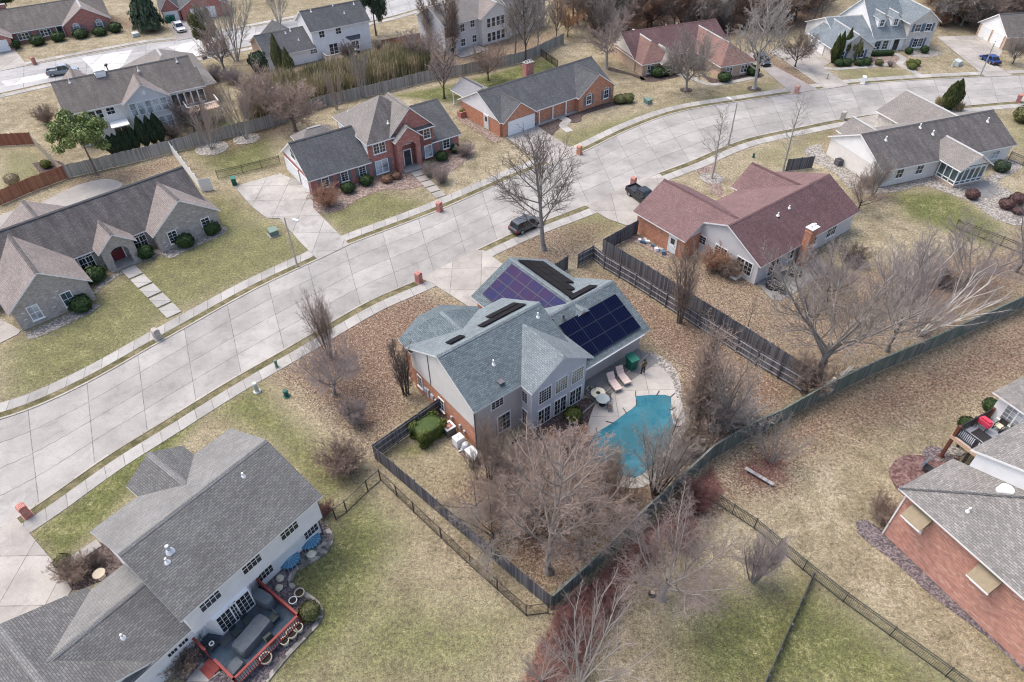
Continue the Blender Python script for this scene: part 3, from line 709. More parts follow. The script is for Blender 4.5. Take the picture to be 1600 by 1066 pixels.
# ---- orange brick ranch (top centre)
Th = House('brick_house', 'orange brick ranch house with a dark charcoal roof and white garage door', 'house', 36.7, 10.83, 101.69)
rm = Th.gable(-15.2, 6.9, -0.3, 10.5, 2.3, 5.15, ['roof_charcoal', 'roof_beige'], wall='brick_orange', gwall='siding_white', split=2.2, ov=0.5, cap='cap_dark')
rg = Th.gable(-14.9, -8.6, -0.75, 4.2, 2.3, 4.6, ['roof_charcoal', 'roof_charcoal'], axis='y', wall='brick_orange', ends=(1, 0), cap='cap_dark')
r1 = Th.gable(-0.9, 7.0, -0.95, 4.5, 2.3, 5.05, ['roof_charcoal', 'roof_charcoal'], axis='y', wall='brick_orange', ends=(1, 0), cap='cap_dark')
rp = Th.gable(-14.0, -9.0, 9.0, 14.2, 2.3, 3.7, ['roof_flat_grey', 'roof_flat_grey'], axis='y', cap='cap_dark')
for x in (-13.7, -9.3): Th.post(x, 13.9, 0, 2.3)
Th.garage('S', -11.5, -0.46, 4.6, 2.0); Th.chimney(rm, -3.2, 8.4, 1.5, 0.9, 0, 5.6, 'brick_red', 'slab', 3)
for x in (1.4, 5.0): Th.win('S', x, -0.66, 1.45, 0.85, 1.2, 2, 2, arch=True, shut='shutter_grey')
Th.box('porch', 'slab', -8.5, -0.7, -0.6, 1.0, 0.0, 0.15)
Th.box('wall', 'brick_orange', -8.6, -0.6, 1.1, 1.25, 0, 2.35)
Th.win('S', -3.0, 1.09, 1.3, 1.5, 1.1, units=2); Th.win('S', -6.6, 1.09, 1.2, 0.8, 1.4); Th.door('S', -4.8, 1.09, 1.0, 2.0, 'garage_white', 0.16)
for x in (-7.9, -5.3, -2.7): Th.post(x, -0.15, 0.15, 2.3)
Th.door('W', -14.91, 3.4, 0.9, 2.0, 'siding_cream')

# ---- tan brick house with hipped maroon roofs (top right of centre)
Uh = House('brick_house', 'tan brick house with a maroon roof, set back between tall bare trees', 'house', 19.6, 22.49, 114.72)
rm = Uh.gable(-0.5, 18.4, 1.9, 13.4, 2.1, 4.9, ['roof_maroon', 'roof_maroon_pale'], wall='brick_tan', gwall='siding_cream', split=2.1, cap='roof_maroon')
r1 = Uh.hip(-0.4, 6.2, -0.5, 9.5, 2.1, 4.5, ['roof_terracotta', 'roof_terracotta', 'roof_terracotta', 'roof_terracotta'], axis='y', wall='brick_tan', hips=(1, 0))
r1b = Uh.gable(3.0, 7.3, -1.2, 4.0, 2.0, 3.4, ['roof_beige', 'roof_beige'], axis='y', wall='brick_tan', ends=(1, 0), cap='cap_pale')
r2 = Uh.hip(11.0, 18.0, -6.2, 8.0, 2.1, 4.5, ['roof_terracotta', 'roof_terracotta', 'roof_terracotta', 'roof_terracotta'], axis='y', wall='brick_tan', hips=(1, 0))
for x, y in ((1.5, -0.12), (5.2, -0.92), (13.0, -5.82), (15.9, -5.82)): Uh.win('S', x, y, 1.05, 1.1, 1.1, 2, 2, units=2, arch=True)
Uh.garage('E', 17.62, -1.5, 5.0, 1.95); Uh.door('S', 8.5, 2.18, 1.0, 1.9)
for x in (9.0, 11.2): Uh.vent(rm, x, 8.8, 4.4, .4)

# ---- white house with blue-grey roof and dormers (top right)
Vh = House('siding_house', 'white two-storey house with a blue-grey roof and two small dormers', 'house', 8, 71.59, 124.46)
rm = Vh.gable(-7.1, -0.6, 0.3, 13.5, 2.2, 7.3, ['roof_bluegrey', 'roof_bluegrey'], wall='siding_white', cap='cap_pale', ov=.35, ends=(1, 0))
mb = MB(); mb.box(-6.75, -1.0, 0.7, 1.5, 0.0, 2.0); mb.build('wall', 'siding_white', Vh.root)
r1 = Vh.gable(-1.3, 4.6, 0.1, 12.0, 4.6, 6.75, ['roof_bluegrey', 'roof_bluegrey'], axis='y', wall='brick_cream', ends=(1, 1), cap='cap_pale')
r2 = Vh.gable(-14.0, -6.9, -0.2, 12.4, 2.1, 4.7, ['roof_bluegrey', 'roof_bluegrey'], wall='siding_white', ends=(1, 0), cap='cap_pale')
r3 = Vh.gable(-16.3, -8.6, -3.1, 6.6, 2.1, 4.5, ['roof_bluegrey', 'roof_bluegrey'], axis='y', wall='brick_cream', ends=(1, 0), cap='cap_pale')
def dormer(h, x, y0, w, ze, zr, depth, rmat, wmat):
    h.gable(x - w / 2 - .2, x + w / 2 + .2, y0 - .25, y0 + depth, ze, zr, [rmat, rmat], axis='y', ov=.2, cap='cap_pale', th=.1)
    mb = MB(); mb.box(x - w / 2, x + w / 2, y0, y0 + depth - .3, ze - 1.7, ze - .05); mb.face([(x - w / 2, y0, ze - .05), (x + w / 2, y0, ze - .05), (x, y0, zr - .15)]); mb.build('dormer', wmat, h.root)
    h.win('S', x, y0, ze - .7, w * .5, 1.0, 2, 2, sill=False)
for x in (-5.3, -2.7): dormer(Vh, x, 2.2, 1.3, 5.1, 5.9, 3.2, 'roof_bluegrey', 'siding_white')
for x in (0.6, 2.6): Vh.win('S', x, 0.39, 3.75, 1.0, 1.15, 2, 2, shut='shutter_blue')
Vh.win('S', 1.6, 0.39, 1.2, 1.8, 1.4, 2, 3, units=2, shut='shutter_blue')
for x in (-14.6, -11.0): Vh.win('S', x, -2.81, 1.15, 1.0, 1.2, 2, 2, shut='shutter_blue')
for x in (-5.9, -4.4): Vh.win('S', x, 0.69, 1.1, 1.0, 1.4, 2, 3)
Vh.door('S', -2.4, 0.69, 1.0, 1.9)
for x in (-6.8, -5.2, -3.5, -1.9): Vh.post(x, 0.45, 0, 2.1)
Vh.garage('W', -15.91, 3.2, 4.9, 1.9)

# ---- garage house at the right edge
Wh = House('brick_house', 'brick house with white gable and two garage doors beside a parked blue car', 'house', 5, 88.2, 124.2)
rm = Wh.gable(-0.3, 17, -0.4, 8.2, 2.2, 4.9, ['roof_brown_streaked', 'roof_brown_streaked'], wall='brick_tan', gwall='siding_white', split=2.1, cap='cap_dark')
for y in (2.1, 5.6): Wh.garage('W', -0.02, y, 2.7, 1.9)
r2 = Wh.gable(4.0, 11, -3.2, 4.0, 2.2, 4.4, ['roof_brown_streaked', 'roof_brown_streaked'], axis='y', wall='brick_tan', ends=(1, 0), cap='cap_dark')
Wh.win('S', 5.6, -2.91, 1.1, .9, 1.2); Wh.win('S', 8.6, -2.91, 1.1, .9, 1.2)

# ---- cream siding house seen from the back (upper left)
Xh = House('siding_house', 'pale grey siding house seen from behind with rows of tall windows above the arborvitae', 'house', 31.7, -54.79, 95.0)
rm = Xh.gable(-7.3, 11.4, 0.1, 10.6, 5.0, 7.9, ['roof_brown_streaked', 'roof_fawn'], wall='siding_cream', ov=.45, cap='cap_dark')
rg = Xh.gable(0.1, 6.5, -0.9, 5.0, 5.0, 7.3, ['roof_fawn', 'roof_fawn'], axis='y', wall='siding_bluegrey', ends=(1, 0), cap='roof_brown_streaked')
re = Xh.roof([[(6.2, 0.2, 4.9), (11.8, 0.2, 4.9), (11.8, 3.2, 6.75), (6.2, 3.2, 6.75)]], ['roof_brown_streaked'], [0])
r4 = Xh.hip(2.6, 14.4, 6.5, 22.0, 2.8, 6.4, ['roof_beige'] * 4, axis='y', wall='brick_tan')
r5 = Xh.gable(-7.0, -1.6, 7.5, 14.0, 4.6, 6.6, ['roof_fawn', 'roof_fawn'], axis='y', wall='brick_tan', ends=(0, 1), cap='roof_brown_streaked')
Xh.chimney(rm, -0.9, 5.0, 1.3, 0.8, 5, 8.3, 'siding_white', 'metal_panel')
for x in (-5.9, -4.95, -4.0, -3.05): Xh.win('S', x, 0.54, 4.05, 0.75, 1.1, 1, 2, sill=False)
Xh.win('S', -1.6, 0.54, 4.15, 1.0, 0.9, 2, 2, sill=False)
for k in range(5):
    Xh.win('S', 1.25 + k * 1.05, -0.61, 4.0, 0.75, 1.7, 1, 2, sill=False, glass='glass_blind'); Xh.win('S', 1.25 + k * 1.05, -0.61, 1.45, 0.75, 1.6, 1, 2, sill=False, glass='glass_blind')
    Xh.win('S', 7.1 + k * 0.95, 0.54, 3.6, 0.75, 1.7, 1, 1, sill=False)
mb = MB(); mb.lathe([(0.001, 0), (0.28, 0), (0.28, 0.06), (0.001, 0.06)], n=16)
o = mb.build('gable_vent', 'trim', Xh.root, (3.3, -0.62, 6.0)); o.rotation_euler = (rad(90), 0, 0)
mb = MB(); mb.box(-2.4, 0.0, -1.9, 0.5, 2.55, 2.68)
for x in (-2.3, -0.1): mb.box(x - .06, x + .06, -1.85, -1.73, 0, 2.55)
mb.build('patio_cover', 'trim', Xh.root); Xh.win('S', -1.2, 0.54, 1.2, 1.8, 1.9, 1, 1, units=2, sill=False); Xh.win('S', -4.3, 0.54, 1.5, 1.2, 1.2, 2, 2)
mb = MB()
mb.box(8.0, 12.5, -2.6, 0.4, 2.3, 2.45); dx = mb.build('balcony', 'brick_tan', Xh.root)
rail(Xh, [(8.0, 0.2), (8.0, -2.6), (12.5, -2.6), (12.5, 0.2)], 2.42, 0.95, 'siding_taupe', dx, bal=.3)
for x, y in ((-5, 4.7), (4.0, 4.0), (9.5, 4.5)): Xh.vent(rm, x, y, 7.6, .5)

# ---- white two-storey house with a dark roof (top)
Yh = House('siding_house', 'white two-storey house with dark slate roof and garage wing behind the grass hedge', 'house', 32, -34.36, 126.71)
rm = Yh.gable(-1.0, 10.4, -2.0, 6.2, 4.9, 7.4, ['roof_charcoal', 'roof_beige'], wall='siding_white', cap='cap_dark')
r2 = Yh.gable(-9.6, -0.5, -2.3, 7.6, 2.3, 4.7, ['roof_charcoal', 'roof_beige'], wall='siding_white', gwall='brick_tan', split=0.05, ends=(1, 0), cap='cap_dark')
r3 = Yh.gable(-6.5, -1.0, 5.0, 10.8, 2.3, 4.3, ['roof_charcoal', 'roof_charcoal'], axis='y', wall='brick_tan', ends=(0, 1), cap='cap_dark')
Yh.win('S', 1.1, -1.6, 4.1, .9, 1.0); Yh.win('S', 4.2, -1.6, 4.1, .9, .9)
Yh.win('S', 2.8, -1.6, 1.2, 1.5, 1.9, 1, 3, units=2); Yh.win('S', -1.0, -1.9, 1.7, 1.1, .7, units=2)
mb = MB(); mb.prism([(5.4, -1.6), (5.8, -2.4), (7.6, -2.4), (8.0, -1.6)], .3, 2.4); mb.build('bay', 'siding_white', Yh.root)
Yh.roof([[(5.2, -1.55, 2.9), (5.7, -2.6, 2.4), (7.7, -2.6, 2.4), (8.2, -1.55, 2.9)]], ['roof_charcoal'], [0]); Yh.win('S', 6.7, -2.41, 1.4, 1.2, 1.4, units=2)
for x, y in ((1, 1.6), (5.2, 2.0), (9.0, 1.5), (6.5, .2)): Yh.vent(rm, x, y, 4.9 + (y + 2) * .61, .35)
for x, y in ((-3.2, 2.2), (-4.2, 1.9), (-2.7, 0)): Yh.vent(r2, x, y, 2.3 + (y + 2.3) * .49, .35)
mb = MB(); mb.box(0.4, 6.0, -4.4, -1.62, .25, .38); dy = mb.build('deck', 'brick_tan', Yh.root); rail(Yh, [(0.4, -1.7), (0.4, -4.4), (6, -4.4), (6, -2.5)], .35, .95, 'siding_taupe', dy, bal=.3)

# ---- beige house behind trees (top centre)
Zh = House('siding_house', 'grey-white two-storey house with a pinkish brown roof, half hidden by bare trees', 'house', 39.3, -8.5, 129.93)
rm = Zh.gable(-4.2, 12.0, -1.2, 8.0, 4.8, 7.2, ['roof_beige', 'roof_fawn'], wall='siding_grey', cap='cap_pale')
r2 = Zh.gable(3.3, 11.0, -2.2, 4.0, 4.8, 7.0, ['roof_fawn', 'roof_fawn'], axis='y', wall='siding_cream', ends=(1, 0), cap='cap_pale')
r3 = Zh.gable(10.5, 20, -1.6, 7.6, 4.8, 7.4, ['roof_streaked', 'roof_beige'], wall='siding_cream', cap='cap_pale')
for x in (5.2, 6.3, 7.4, 8.5): Zh.win('S', x, -1.91, 3.7, .75, 1.5, 1, 2, sill=False); Zh.win('S', x, -1.91, 1.2, .75, 1.5, 1, 2, sill=False)
for x, z in ((0.0, 3.7), (2.3, 4.0), (0, 1.2), (2.6, 1.3), (-2.4, 3.7)): Zh.win('S', x, -0.81, z, .9, 1.2)
for x in (12.5, 14.6, 17): Zh.win('S', x, -1.21, 3.9, .9, 1.2); Zh.win('S', x, -1.21, 1.3, .9, 1.2)
Zh.box('patio', 'patio', -3.0, 3.0, -4.4, -1.0, 0, .12)

# ---- red brick ranch in the top left corner
Qh = House('brick_house', 'red brick ranch house with a plum-brown roof and two arched windows in its gable', 'house', 31.7, -85.47, 139.91)
rm = Qh.gable(-24, 8.4, 0.4, 12.0, 2.2, 5.0, ['roof_brown_streaked', 'roof_brown_streaked'], wall='brick_red', ends=(0, 1), cap='cap_dark')
r1 = Qh.gable(-0.4, 8.3, -0.6, 6.0, 2.2, 4.9, ['roof_fawn', 'roof_fawn'], axis='y', wall='brick_red', ends=(1, 0), cap='cap_pale')
r2 = Qh.gable(-17.5, -9.0, -2.6, 5.0, 2.2, 4.6, ['roof_fawn', 'roof_fawn'], axis='y', wall='brick_red', ends=(1, 0), cap='cap_pale')
for x in (1.9, 6.0): Qh.win('S', x, -0.31, 1.2, 1.0, 1.1, 2, 2, arch=True, shut='shutter_grey', glass='glass_blind')
for x in (-7.3, -3.5): Qh.win('S', x, 0.79, 1.25, 1.7, 1.0, 1, 2, units=3, shut='shutter_grey')
Qh.door('S', -1.0, .79, 1.0, 1.9); Qh.garage('S', -12.4, -2.31, 4.4, 1.9); Qh.chimney(rm, -9, 7.2, 1.6, .9, 3, 5.6, 'brick_red')

# ---- garage house at the top edge
Ph = House('brick_house', 'brick house with slate roof and white garage doors behind a parked silver pickup', 'house', 24, -67.3, 148.9)
rm = Ph.gable(-3.0, 1.2, -0.5, 9, 2.0, 4.6, ['roof_charcoal', 'roof_charcoal'], axis='y', wall='brick_red', ends=(1, 0), cap='cap_pale')
r1 = Ph.gable(0.6, 10.5, -1.2, 8.5, 2.2, 5.0, ['roof_charcoal', 'roof_charcoal'], axis='y', wall='brick_red', ends=(1, 0), cap='cap_pale')
Ph.garage('S', 5.2, -0.91, 4.6, 1.9); Ph.garage('S', -1.0, -0.21, 2.6, 1.8)

# ---- tall walk-out house at the right edge
Bh = House('brick_house', 'tall pinkish brick house at the right edge with a grey hipped roof and raised deck', 'house', -63.6, 26.72, 27.19)
HX = 22.0
zs = 0.38
p0, p1, p2, p3 = (-.55, -.4, 5.2), (-.55, 5.0, 5.2), (4.85, 5.0, 7.25), (HX, 5.0, 7.25)
rl = Bh.roof([[p0, p2, p1], [p0, (HX, -.4, 5.2), p3, p2]], ['roof_pepper'], [0, 0], .18)
Bh.box('wall', 'brick_salmon', 0, HX - .4, 0.05, 4.9, 0, 5.1)
mb = MB(); mb.tube([(-.55, -.4, 5.23), (2.1, 2.3, 6.27), (4.8, 4.95, 7.28)], [.14, .14, .14], 6); mb.build('ridge_cap', 'roof_pepper', rl)
rmid = Bh.roof([[(0.1, 4.9, 7.0), (0.1, 12.6, 7.0), (4.6, 12.6, 8.9), (4.6, 4.9, 8.9)], [(4.6, 4.9, 8.9), (4.6, 12.6, 8.9), (9.1, 12.6, 7.0), (9.1, 4.9, 7.0)]], ['roof_pepper'], [0, 0], .2)
mb = MB()
pr = [(.5, 0), (8.7, 0), (8.7, 6.95), (4.6, 8.65), (.5, 6.95)]
mb.face([(x, 5.1, z) for x, z in pr]); mb.face([(x, 12.4, z) for x, z in pr[::-1]])
for i in range(5): a, b = pr[i], pr[(i + 1) % 5]; mb.face([(a[0], 5.1, a[1]), (a[0], 12.4, a[1]), (b[0], 12.4, b[1]), (b[0], 5.1, b[1])])
mb.build('wall', 'siding_white', Bh.root)
ru = Bh.hip(-3.45, 9, 13.4, 24, 5.2, 8.2, ['roof_pepper'] * 4, hips=(1, 0), wall='siding_white', ov=.45)
Bh.win('S', -1.35, 13.84, 4.0, 1.7, 1.5, 2, 4, units=2, glass='glass_blind', bw=.12, trim='trim')
plain('awning_tan', (0.25, 0.205, 0.14), 0.8)
for x in (1.35, 6.3):
    Bh.win('S', x, 0.04, 3.55, 1.0, 1.2, 2, 3)
    mb = MB(); q = [(x - .75, .03, 4.75), (x + .75, .03, 4.75), (x + .75, -.95, 3.95), (x - .75, -.95, 3.95)]; mb.face(q[::-1]); mb.face([(a, b, c - .04) for a, b, c in q])
    for sx in (-.75, .75): mb.face([(x + sx, .03, 4.75), (x + sx, -.95, 3.95), (x + sx, .03, 3.95)])
    mb.face([(x - .75, -.95, 3.95), (x + .75, -.95, 3.95), (x + .75, -.97, 3.85), (x - .75, -.97, 3.85)], 1); mb.build('awning', ['awning_tan', 'trim'], Bh.root)
Bh.spout(-.05, .0, 0, 5.1); Bh.vent(rl, 3.0, 1.4, 5.85, .4); 
mb = MB(); mb.tube([(3.3, 4.1, 6.5), (3.3, 4.1, 6.95)], [.5, .42], 16); mb.build('skylight_tube', 'trim', rl)
plain('deck_grey', (0.27, 0.29, 0.325), .6, .3, var=.06); plain('post_redbrown', (0.12, 0.045, 0.03), .6); plain('rail_black', (0.03, 0.03, 0.033), .4)
mb = MB(); mb.box(-2.95, 2.4, 9.75, 13.9, 2.5, 2.66); dk = mb.build('deck', 'deck_grey', Bh.root)
mb = MB(); mb.box(-3.05, -2.95, 9.75, 13.9, 2.35, 2.655); mb.box(-3.05, 2.4, 9.63, 9.75, 2.3, 2.655); mb.build('deck_beam', 'brick_tan', dk)
rail(Bh, [(-2.9, 13.8), (-2.9, 9.83), (0.2, 9.83), (2.2, 9.83)], 2.62, 1.0, 'rail_black', dk, bal=.13, w=.18, cap=.08, pmat='rail_black', posts=2.0)
for x, y in ((-2.85, 9.75), (-2.85, 13.7), (.2, 9.75)): Bh.post(x, y, 0, 3.75, .22, 'post_redbrown')
# ================================================================ ground
def spline(pts, step=1.0):
    P = [Vector((p[0], p[1])) for p in pts]; out = []
    for i in range(len(P) - 1):
        a = P[max(i - 1, 0)]; b = P[i]; c = P[i + 1]; d = P[min(i + 2, len(P) - 1)]
        n = max(1, int((c - b).length / step))
        for k in range(n):
            t = k / n
            out.append(0.5 * ((2 * b) + (c - a) * t + (2 * a - 5 * b + 4 * c - d) * t * t + (3 * b - a - 3 * c + d) * t ** 3))
    out.append(P[-1]); return out
def resample(p, n):
    L = [0]
    for a, b in zip(p, p[1:]): L.append(L[-1] + (b - a).length)
    out = []; j = 0
    for i in range(n):
        s = L[-1] * i / (n - 1)
        while j < len(L) - 2 and L[j + 1] < s: j += 1
        t = (s - L[j]) / max(1e-9, L[j + 1] - L[j]); out.append(p[j].lerp(p[j + 1], t))
    return out
def smooth(p, k=4):
    for _ in range(k): p = [p[0]] + [(p[i - 1] + p[i] * 2 + p[i + 1]) / 4 for i in range(1, len(p) - 1)] + [p[-1]]
    return p
def offset(p, d):
    out = []
    for i in range(len(p)):
        t = (p[min(i + 1, len(p) - 1)] - p[max(i - 1, 0)]).normalized(); out.append(p[i] + Vector((-t.y, t.x)) * d)
    return out
def strip(name, A, B, z0, z1, mat, uw=None, kind=True):
    """slab between two edge lines, UV in metres (u across, v along)"""
    n = max(len(A), len(B)); A = resample(A, n); B = resample(B, n)
    v = []; f = []; uvs = []; s = 0
    for i in range(n):
        if i: s += ((A[i] + B[i]) / 2 - (A[i - 1] + B[i - 1]) / 2).length
        w = uw or (B[i] - A[i]).length
        v += [(A[i].x, A[i].y, z0), (A[i].x, A[i].y, z1), (B[i].x, B[i].y, z1), (B[i].x, B[i].y, z0)]; uvs.append((w, s))
    idx = []
    for i in range(n - 1):
        a = 4 * i; b = 4 * (i + 1)
        f += [(a + 1, b + 1, b + 2, a + 2), (a, b, b + 1, a + 1), (a + 2, b + 2, b + 3, a + 3)]
    me = bpy.data.meshes.new(name); me.from_pydata(v, [], f); me.materials.append(MATS[mat])
    ul = me.uv_layers.new(name='UVMap'); buf = []
    for fc in f:
        for k in fc: i, j = divmod(k, 4); w, s_ = uvs[i]; buf += [0.0 if j < 2 else w, s_]
    ul.data.foreach_set('uv', buf)
    me.update(); 
    bmn = me.polygons[0].normal
    if bmn.z < 0: me.flip_normals()
    o = bpy.data.objects.new(name, me); COL.objects.link(o)
    if kind: struct(o)
    return o
pxs = lambda pts: [G(*p).xy for p in pts]
far_c = smooth(spline(pxs([(-160, 690), (-70, 672), (0, 658), (26, 650), (79, 628), (163, 586), (226, 549), (273, 523), (400, 452), (494.6, 407.6), (545.8, 382.6), (682, 331), (820, 271), (905, 241), (984, 203), (1063, 175), (1168, 157.5), (1238, 147), (1327, 134), (1432, 126), (1540, 120.5), (1640, 117), (1760, 116)])))
near_c = smooth(spline(pxs([(-160, 900), (-70, 862), (0, 824), (55, 791), (165.5, 711.7), (240, 667), (304.7, 626.4), (365, 589.6), (420, 559), (471, 530), (539, 490), (589, 462.8), (652, 437.8), (741.5, 391.8), (820, 356), (926, 316), (1015, 275.5), (1083.7, 250), (1112.6, 236.4), (1167.7, 216), (1245.7, 199.6), (1311, 186.5), (1387.5, 176), (1521, 164), (1600, 157.6), (1760, 150)])))
strip('road', far_c, near_c, -0.05, 0.02, 'road', 9.44)
strip('kerb', far_c, offset(far_c, 0.2), 0.0, 0.075, 'kerb'); strip('kerb', offset(near_c, -0.2), near_c, 0.0, 0.075, 'kerb')
strip('pavement', offset(far_c, 0.95), offset(far_c, 2.25), 0, 0.045, 'walk'); strip('pavement', offset(near_c, -2.25), offset(near_c, -0.95), 0, 0.045, 'walk')
far2 = smooth(spline(pxs([(-120, 141), (-60, 128), (0, 111), (43.5, 103), (225, 69), (278, 63), (420, 38), (520, 17), (600, -6), (720, -44)])))
near2 = smooth(spline(pxs([(-120, 178), (-60, 162), (0, 146), (84, 127.5), (200, 106), (312, 88), (400, 70), (500, 50), (600, 28.5), (645, 16), (740, -12)])))
strip('road', far2, near2, -0.05, 0.02, 'road_far', 9.3)
strip('kerb', far2, offset(far2, 0.2), 0, 0.075, 'kerb'); strip('kerb', offset(near2, -0.2), near2, 0, 0.075, 'kerb')
strip('pavement', offset(far2, 0.9), offset(far2, 2.2), 0, 0.045, 'walk'); strip('pavement', offset(near2, -2.2), offset(near2, -0.9), 0, 0.045, 'walk')

def patch(name, pts, mat, z1=0.03, z0=-0.02, world=False, curve=False, kind='structure'):
    p = [Vector(q) for q in pts] if world else pxs(pts)
    if curve: p = spline(p + [p[0]], 0.6)[:-1]
    mb = MB(); mb.prism([(q.x, q.y) for q in p], z0, z1)
    o = mb.build(name, mat); o['kind'] = kind; return o
# new white slabs let into the far street
patch('road_slab', [(126, 90), (207, 78), (190, 107), (151, 115)], 'road_new', 0.026)
patch('road_slab', [(1.5, 127), (70, 115), (82, 121), (10, 136)], 'road_new', 0.026)
patch('road_slab', [(262, 74), (312, 62), (330, 84), (300, 89)], 'road_new', 0.026)
# driveways
W2 = lambda h, *pp: [h.world(*p).xy for p in pp]
patch('driveway', pxs([(657, 436), (742, 391), (756, 392), (785, 413)]) + W2(S, (17.5, 13.1), (11.0, 13.1)) + pxs([(731, 479), (676, 444)]), 'drive', 0.08, world=True)
patch('driveway', [(-150, 900), (0, 826), (24, 807), (92, 888), (113, 922), (60, 1000), (-150, 1010)], 'drive', 0.08)
patch('driveway', [(366, 292), (437, 272), (470, 285), (489, 306), (490, 326), (546, 383), (497, 407), (470, 380), (437, 342), (416, 341), (392, 322)], 'drive_stained', 0.08)
patch('driveway', [(790, 215), (838, 196), (866, 216), (906, 241), (863, 258), (842, 249)], 'drive', 0.08)
patch('driveway', [(1165, 84), (1190, 84), (1206, 102), (1277, 140), (1238, 148), (1198, 113)], 'drive_pink', 0.08)
patch('driveway', [(1201, 79), (1240, 76), (1262, 72), (1298, 98), (1286, 106), (1327, 134), (1290, 140)], 'drive', 0.08)
patch('driveway', [(1463, 58), (1529, 56), (1567, 80), (1553, 101), (1584, 119), (1540, 121)], 'drive', 0.08)
patch('driveway', [(915, 322), (975, 293), (1030, 272), (1055, 292), (993, 350), (979, 353), (950, 343)], 'drive', 0.08)
patch('driveway', [(-80, 470), (0, 498), (33, 517), (28, 523), (-10, 542), (-90, 560)], 'drive', 0.06)
patch('driveway', [(-40, 86), (21, 76), (43, 103), (-40, 120)], 'drive', 0.08)
patch('driveway', [(262, 36), (308, 28), (330, 55), (278, 64)], 'drive_pink', 0.08)
patch('driveway', [(1330, 187), (1389, 176), (1412, 187), (1380, 203), (1330, 203)], 'drive', 0.08)
# paths
def walkway(pts, w, mat='walk', z=0.05, name='path'):
    p = smooth(spline(pxs(pts), 0.5), 2); return strip(name, offset(p, w / 2), offset(p, -w / 2), 0, z, mat)
walkway([(891, 206), (878, 196), (888, 188), (866, 182)], 1.2); walkway([(1285, 106), (1310, 108), (1390, 101)], 1.0); walkway([(1443, 122), (1424, 110), (1405, 101), (1412, 92), (1400, 84)], 1.1)
walkway([(1060, 116), (1080, 122), (1105, 132), (1130, 131), (1180, 121)], 1.0)
walkway([(716, 182), (738, 196), (780, 222)], 1.4, 'gravel_brown'); 
C0, C1 = Vector(Ch.world(-3.97, -0.3).xy), G(274, 494).xy
for k in range(5):
    a = C0.lerp(C1, (k + 0.06) / 5); b = C0.lerp(C1, (k + 0.92) / 5); n = Vector((-(C1 - C0).y, (C1 - C0).x)).normalized() * 0.75
    tag(patch('stepping_slab', [a + n, b + n, b - n, a - n], 'walk', 0.09, world=True), None)
D0, D1 = Vector(Dh.world(13.7, -2.1).xy), G(690, 309).xy
for k in range(5):
    a = D0.lerp(D1, (k + 0.04) / 5); b = D0.lerp(D1, (k + 0.9) / 5); n = Vector((-(D1 - D0).y, (D1 - D0).x)).normalized() * 0.7
    patch('stepping_slab', [a + n, b + n, b - n, a - n], 'slab', 0.12 - k * .01, world=True)
# beds
def bed(pts, mat, z=0.035, name='planting_bed', world=False): return patch(name, pts, mat, z, curve=True, world=world)
bed([(506, 806), (512, 830), (519, 842), (514, 857), (495, 873), (460, 893), (454, 914), (475, 928), (497, 945), (500, 965), (480, 990), (447, 1025), (417, 1065), (340, 1080), (270, 1050), (300, 1000), (405, 905), (490, 835)], 'mulch_violet')
edge = spline(pxs([(512, 828), (519, 842), (514, 857), (495, 873), (460, 893), (454, 914), (475, 928), (497, 945), (502, 966), (480, 992), (447, 1027), (412, 1070)]), .4)
strip('bed_edging', offset(edge, .16), offset(edge, -.16), 0, 0.12, 'stones')
bed([(470, 868), (497, 852), (512, 842), (513, 858), (490, 876), (462, 890)], 'stones', 0.06)
bed([(92, 888), (113, 922), (143, 914), (192, 890), (178, 858), (150, 848)], 'mulch'); walkway([(98, 887), (125, 868), (155, 848)], .8, 'slab')
bed([(800, 690), (835, 672), (915, 622), (936, 650), (918, 690), (870, 716), (800, 724)], 'mulch')
bed([(700, 690), (745, 715), (775, 705), (760, 735), (722, 712)], 'gravel_brown')
bed([(488, 306), (581, 280), (636, 268), (668, 284), (640, 296), (600, 297), (560, 312), (534, 328), (505, 333), (490, 328)], 'gravel_brown'); bed([(664, 266), (712, 238), (738, 228), (742, 240), (720, 258), (694, 274), (676, 278)], 'gravel_brown')
bed([(834, 200), (850, 188), (885, 178), (885, 190), (868, 206), (862, 212)], 'mulch'); bed([(885, 182), (905, 172), (962, 158), (982, 153), (988, 160), (950, 168), (912, 180), (908, 190), (892, 192)], 'mulch')
bed([(1000, 118), (1060, 112), (1060, 120), (1020, 128), (1002, 126)], 'mulch'); bed([(1095, 113), (1122, 124), (1182, 114), (1190, 121), (1130, 130), (1108, 128)], 'mulch'); bed([(952, 105), (1002, 120), (1006, 126), (985, 118), (950, 110)], 'mulch')
bed([(1298, 98), (1356, 91), (1415, 88), (1410, 98), (1380, 104), (1310, 106)], 'gravel_brown'); bed([(1425, 96), (1436, 98), (1438, 108), (1424, 110), (1414, 102)], 'gravel_brown'); bed([(1418, 80), (1450, 78), (1472, 84), (1450, 90), (1425, 88)], 'gravel')
bed([(1256, 234), (1280, 226), (1296, 246), (1382, 291), (1462, 272), (1500, 288), (1545, 275), (1580, 250), (1597, 262), (1560, 285), (1585, 305), (1600, 350), (1560, 345), (1520, 318), (1480, 302), (1440, 290), (1400, 300), (1340, 300), (1300, 268), (1265, 250)], 'gravel')
patch('patio', [(1510, 292), (1540, 282), (1560, 300), (1545, 310), (1515, 306)], 'patio_grey', 0.06)
bed([(1337, 815), (1350, 812), (1379, 830), (1500, 930), (1610, 1022), (1610, 1058), (1542, 996), (1458, 933), (1403, 883), (1358, 849), (1340, 833)], 'mulch_violet')
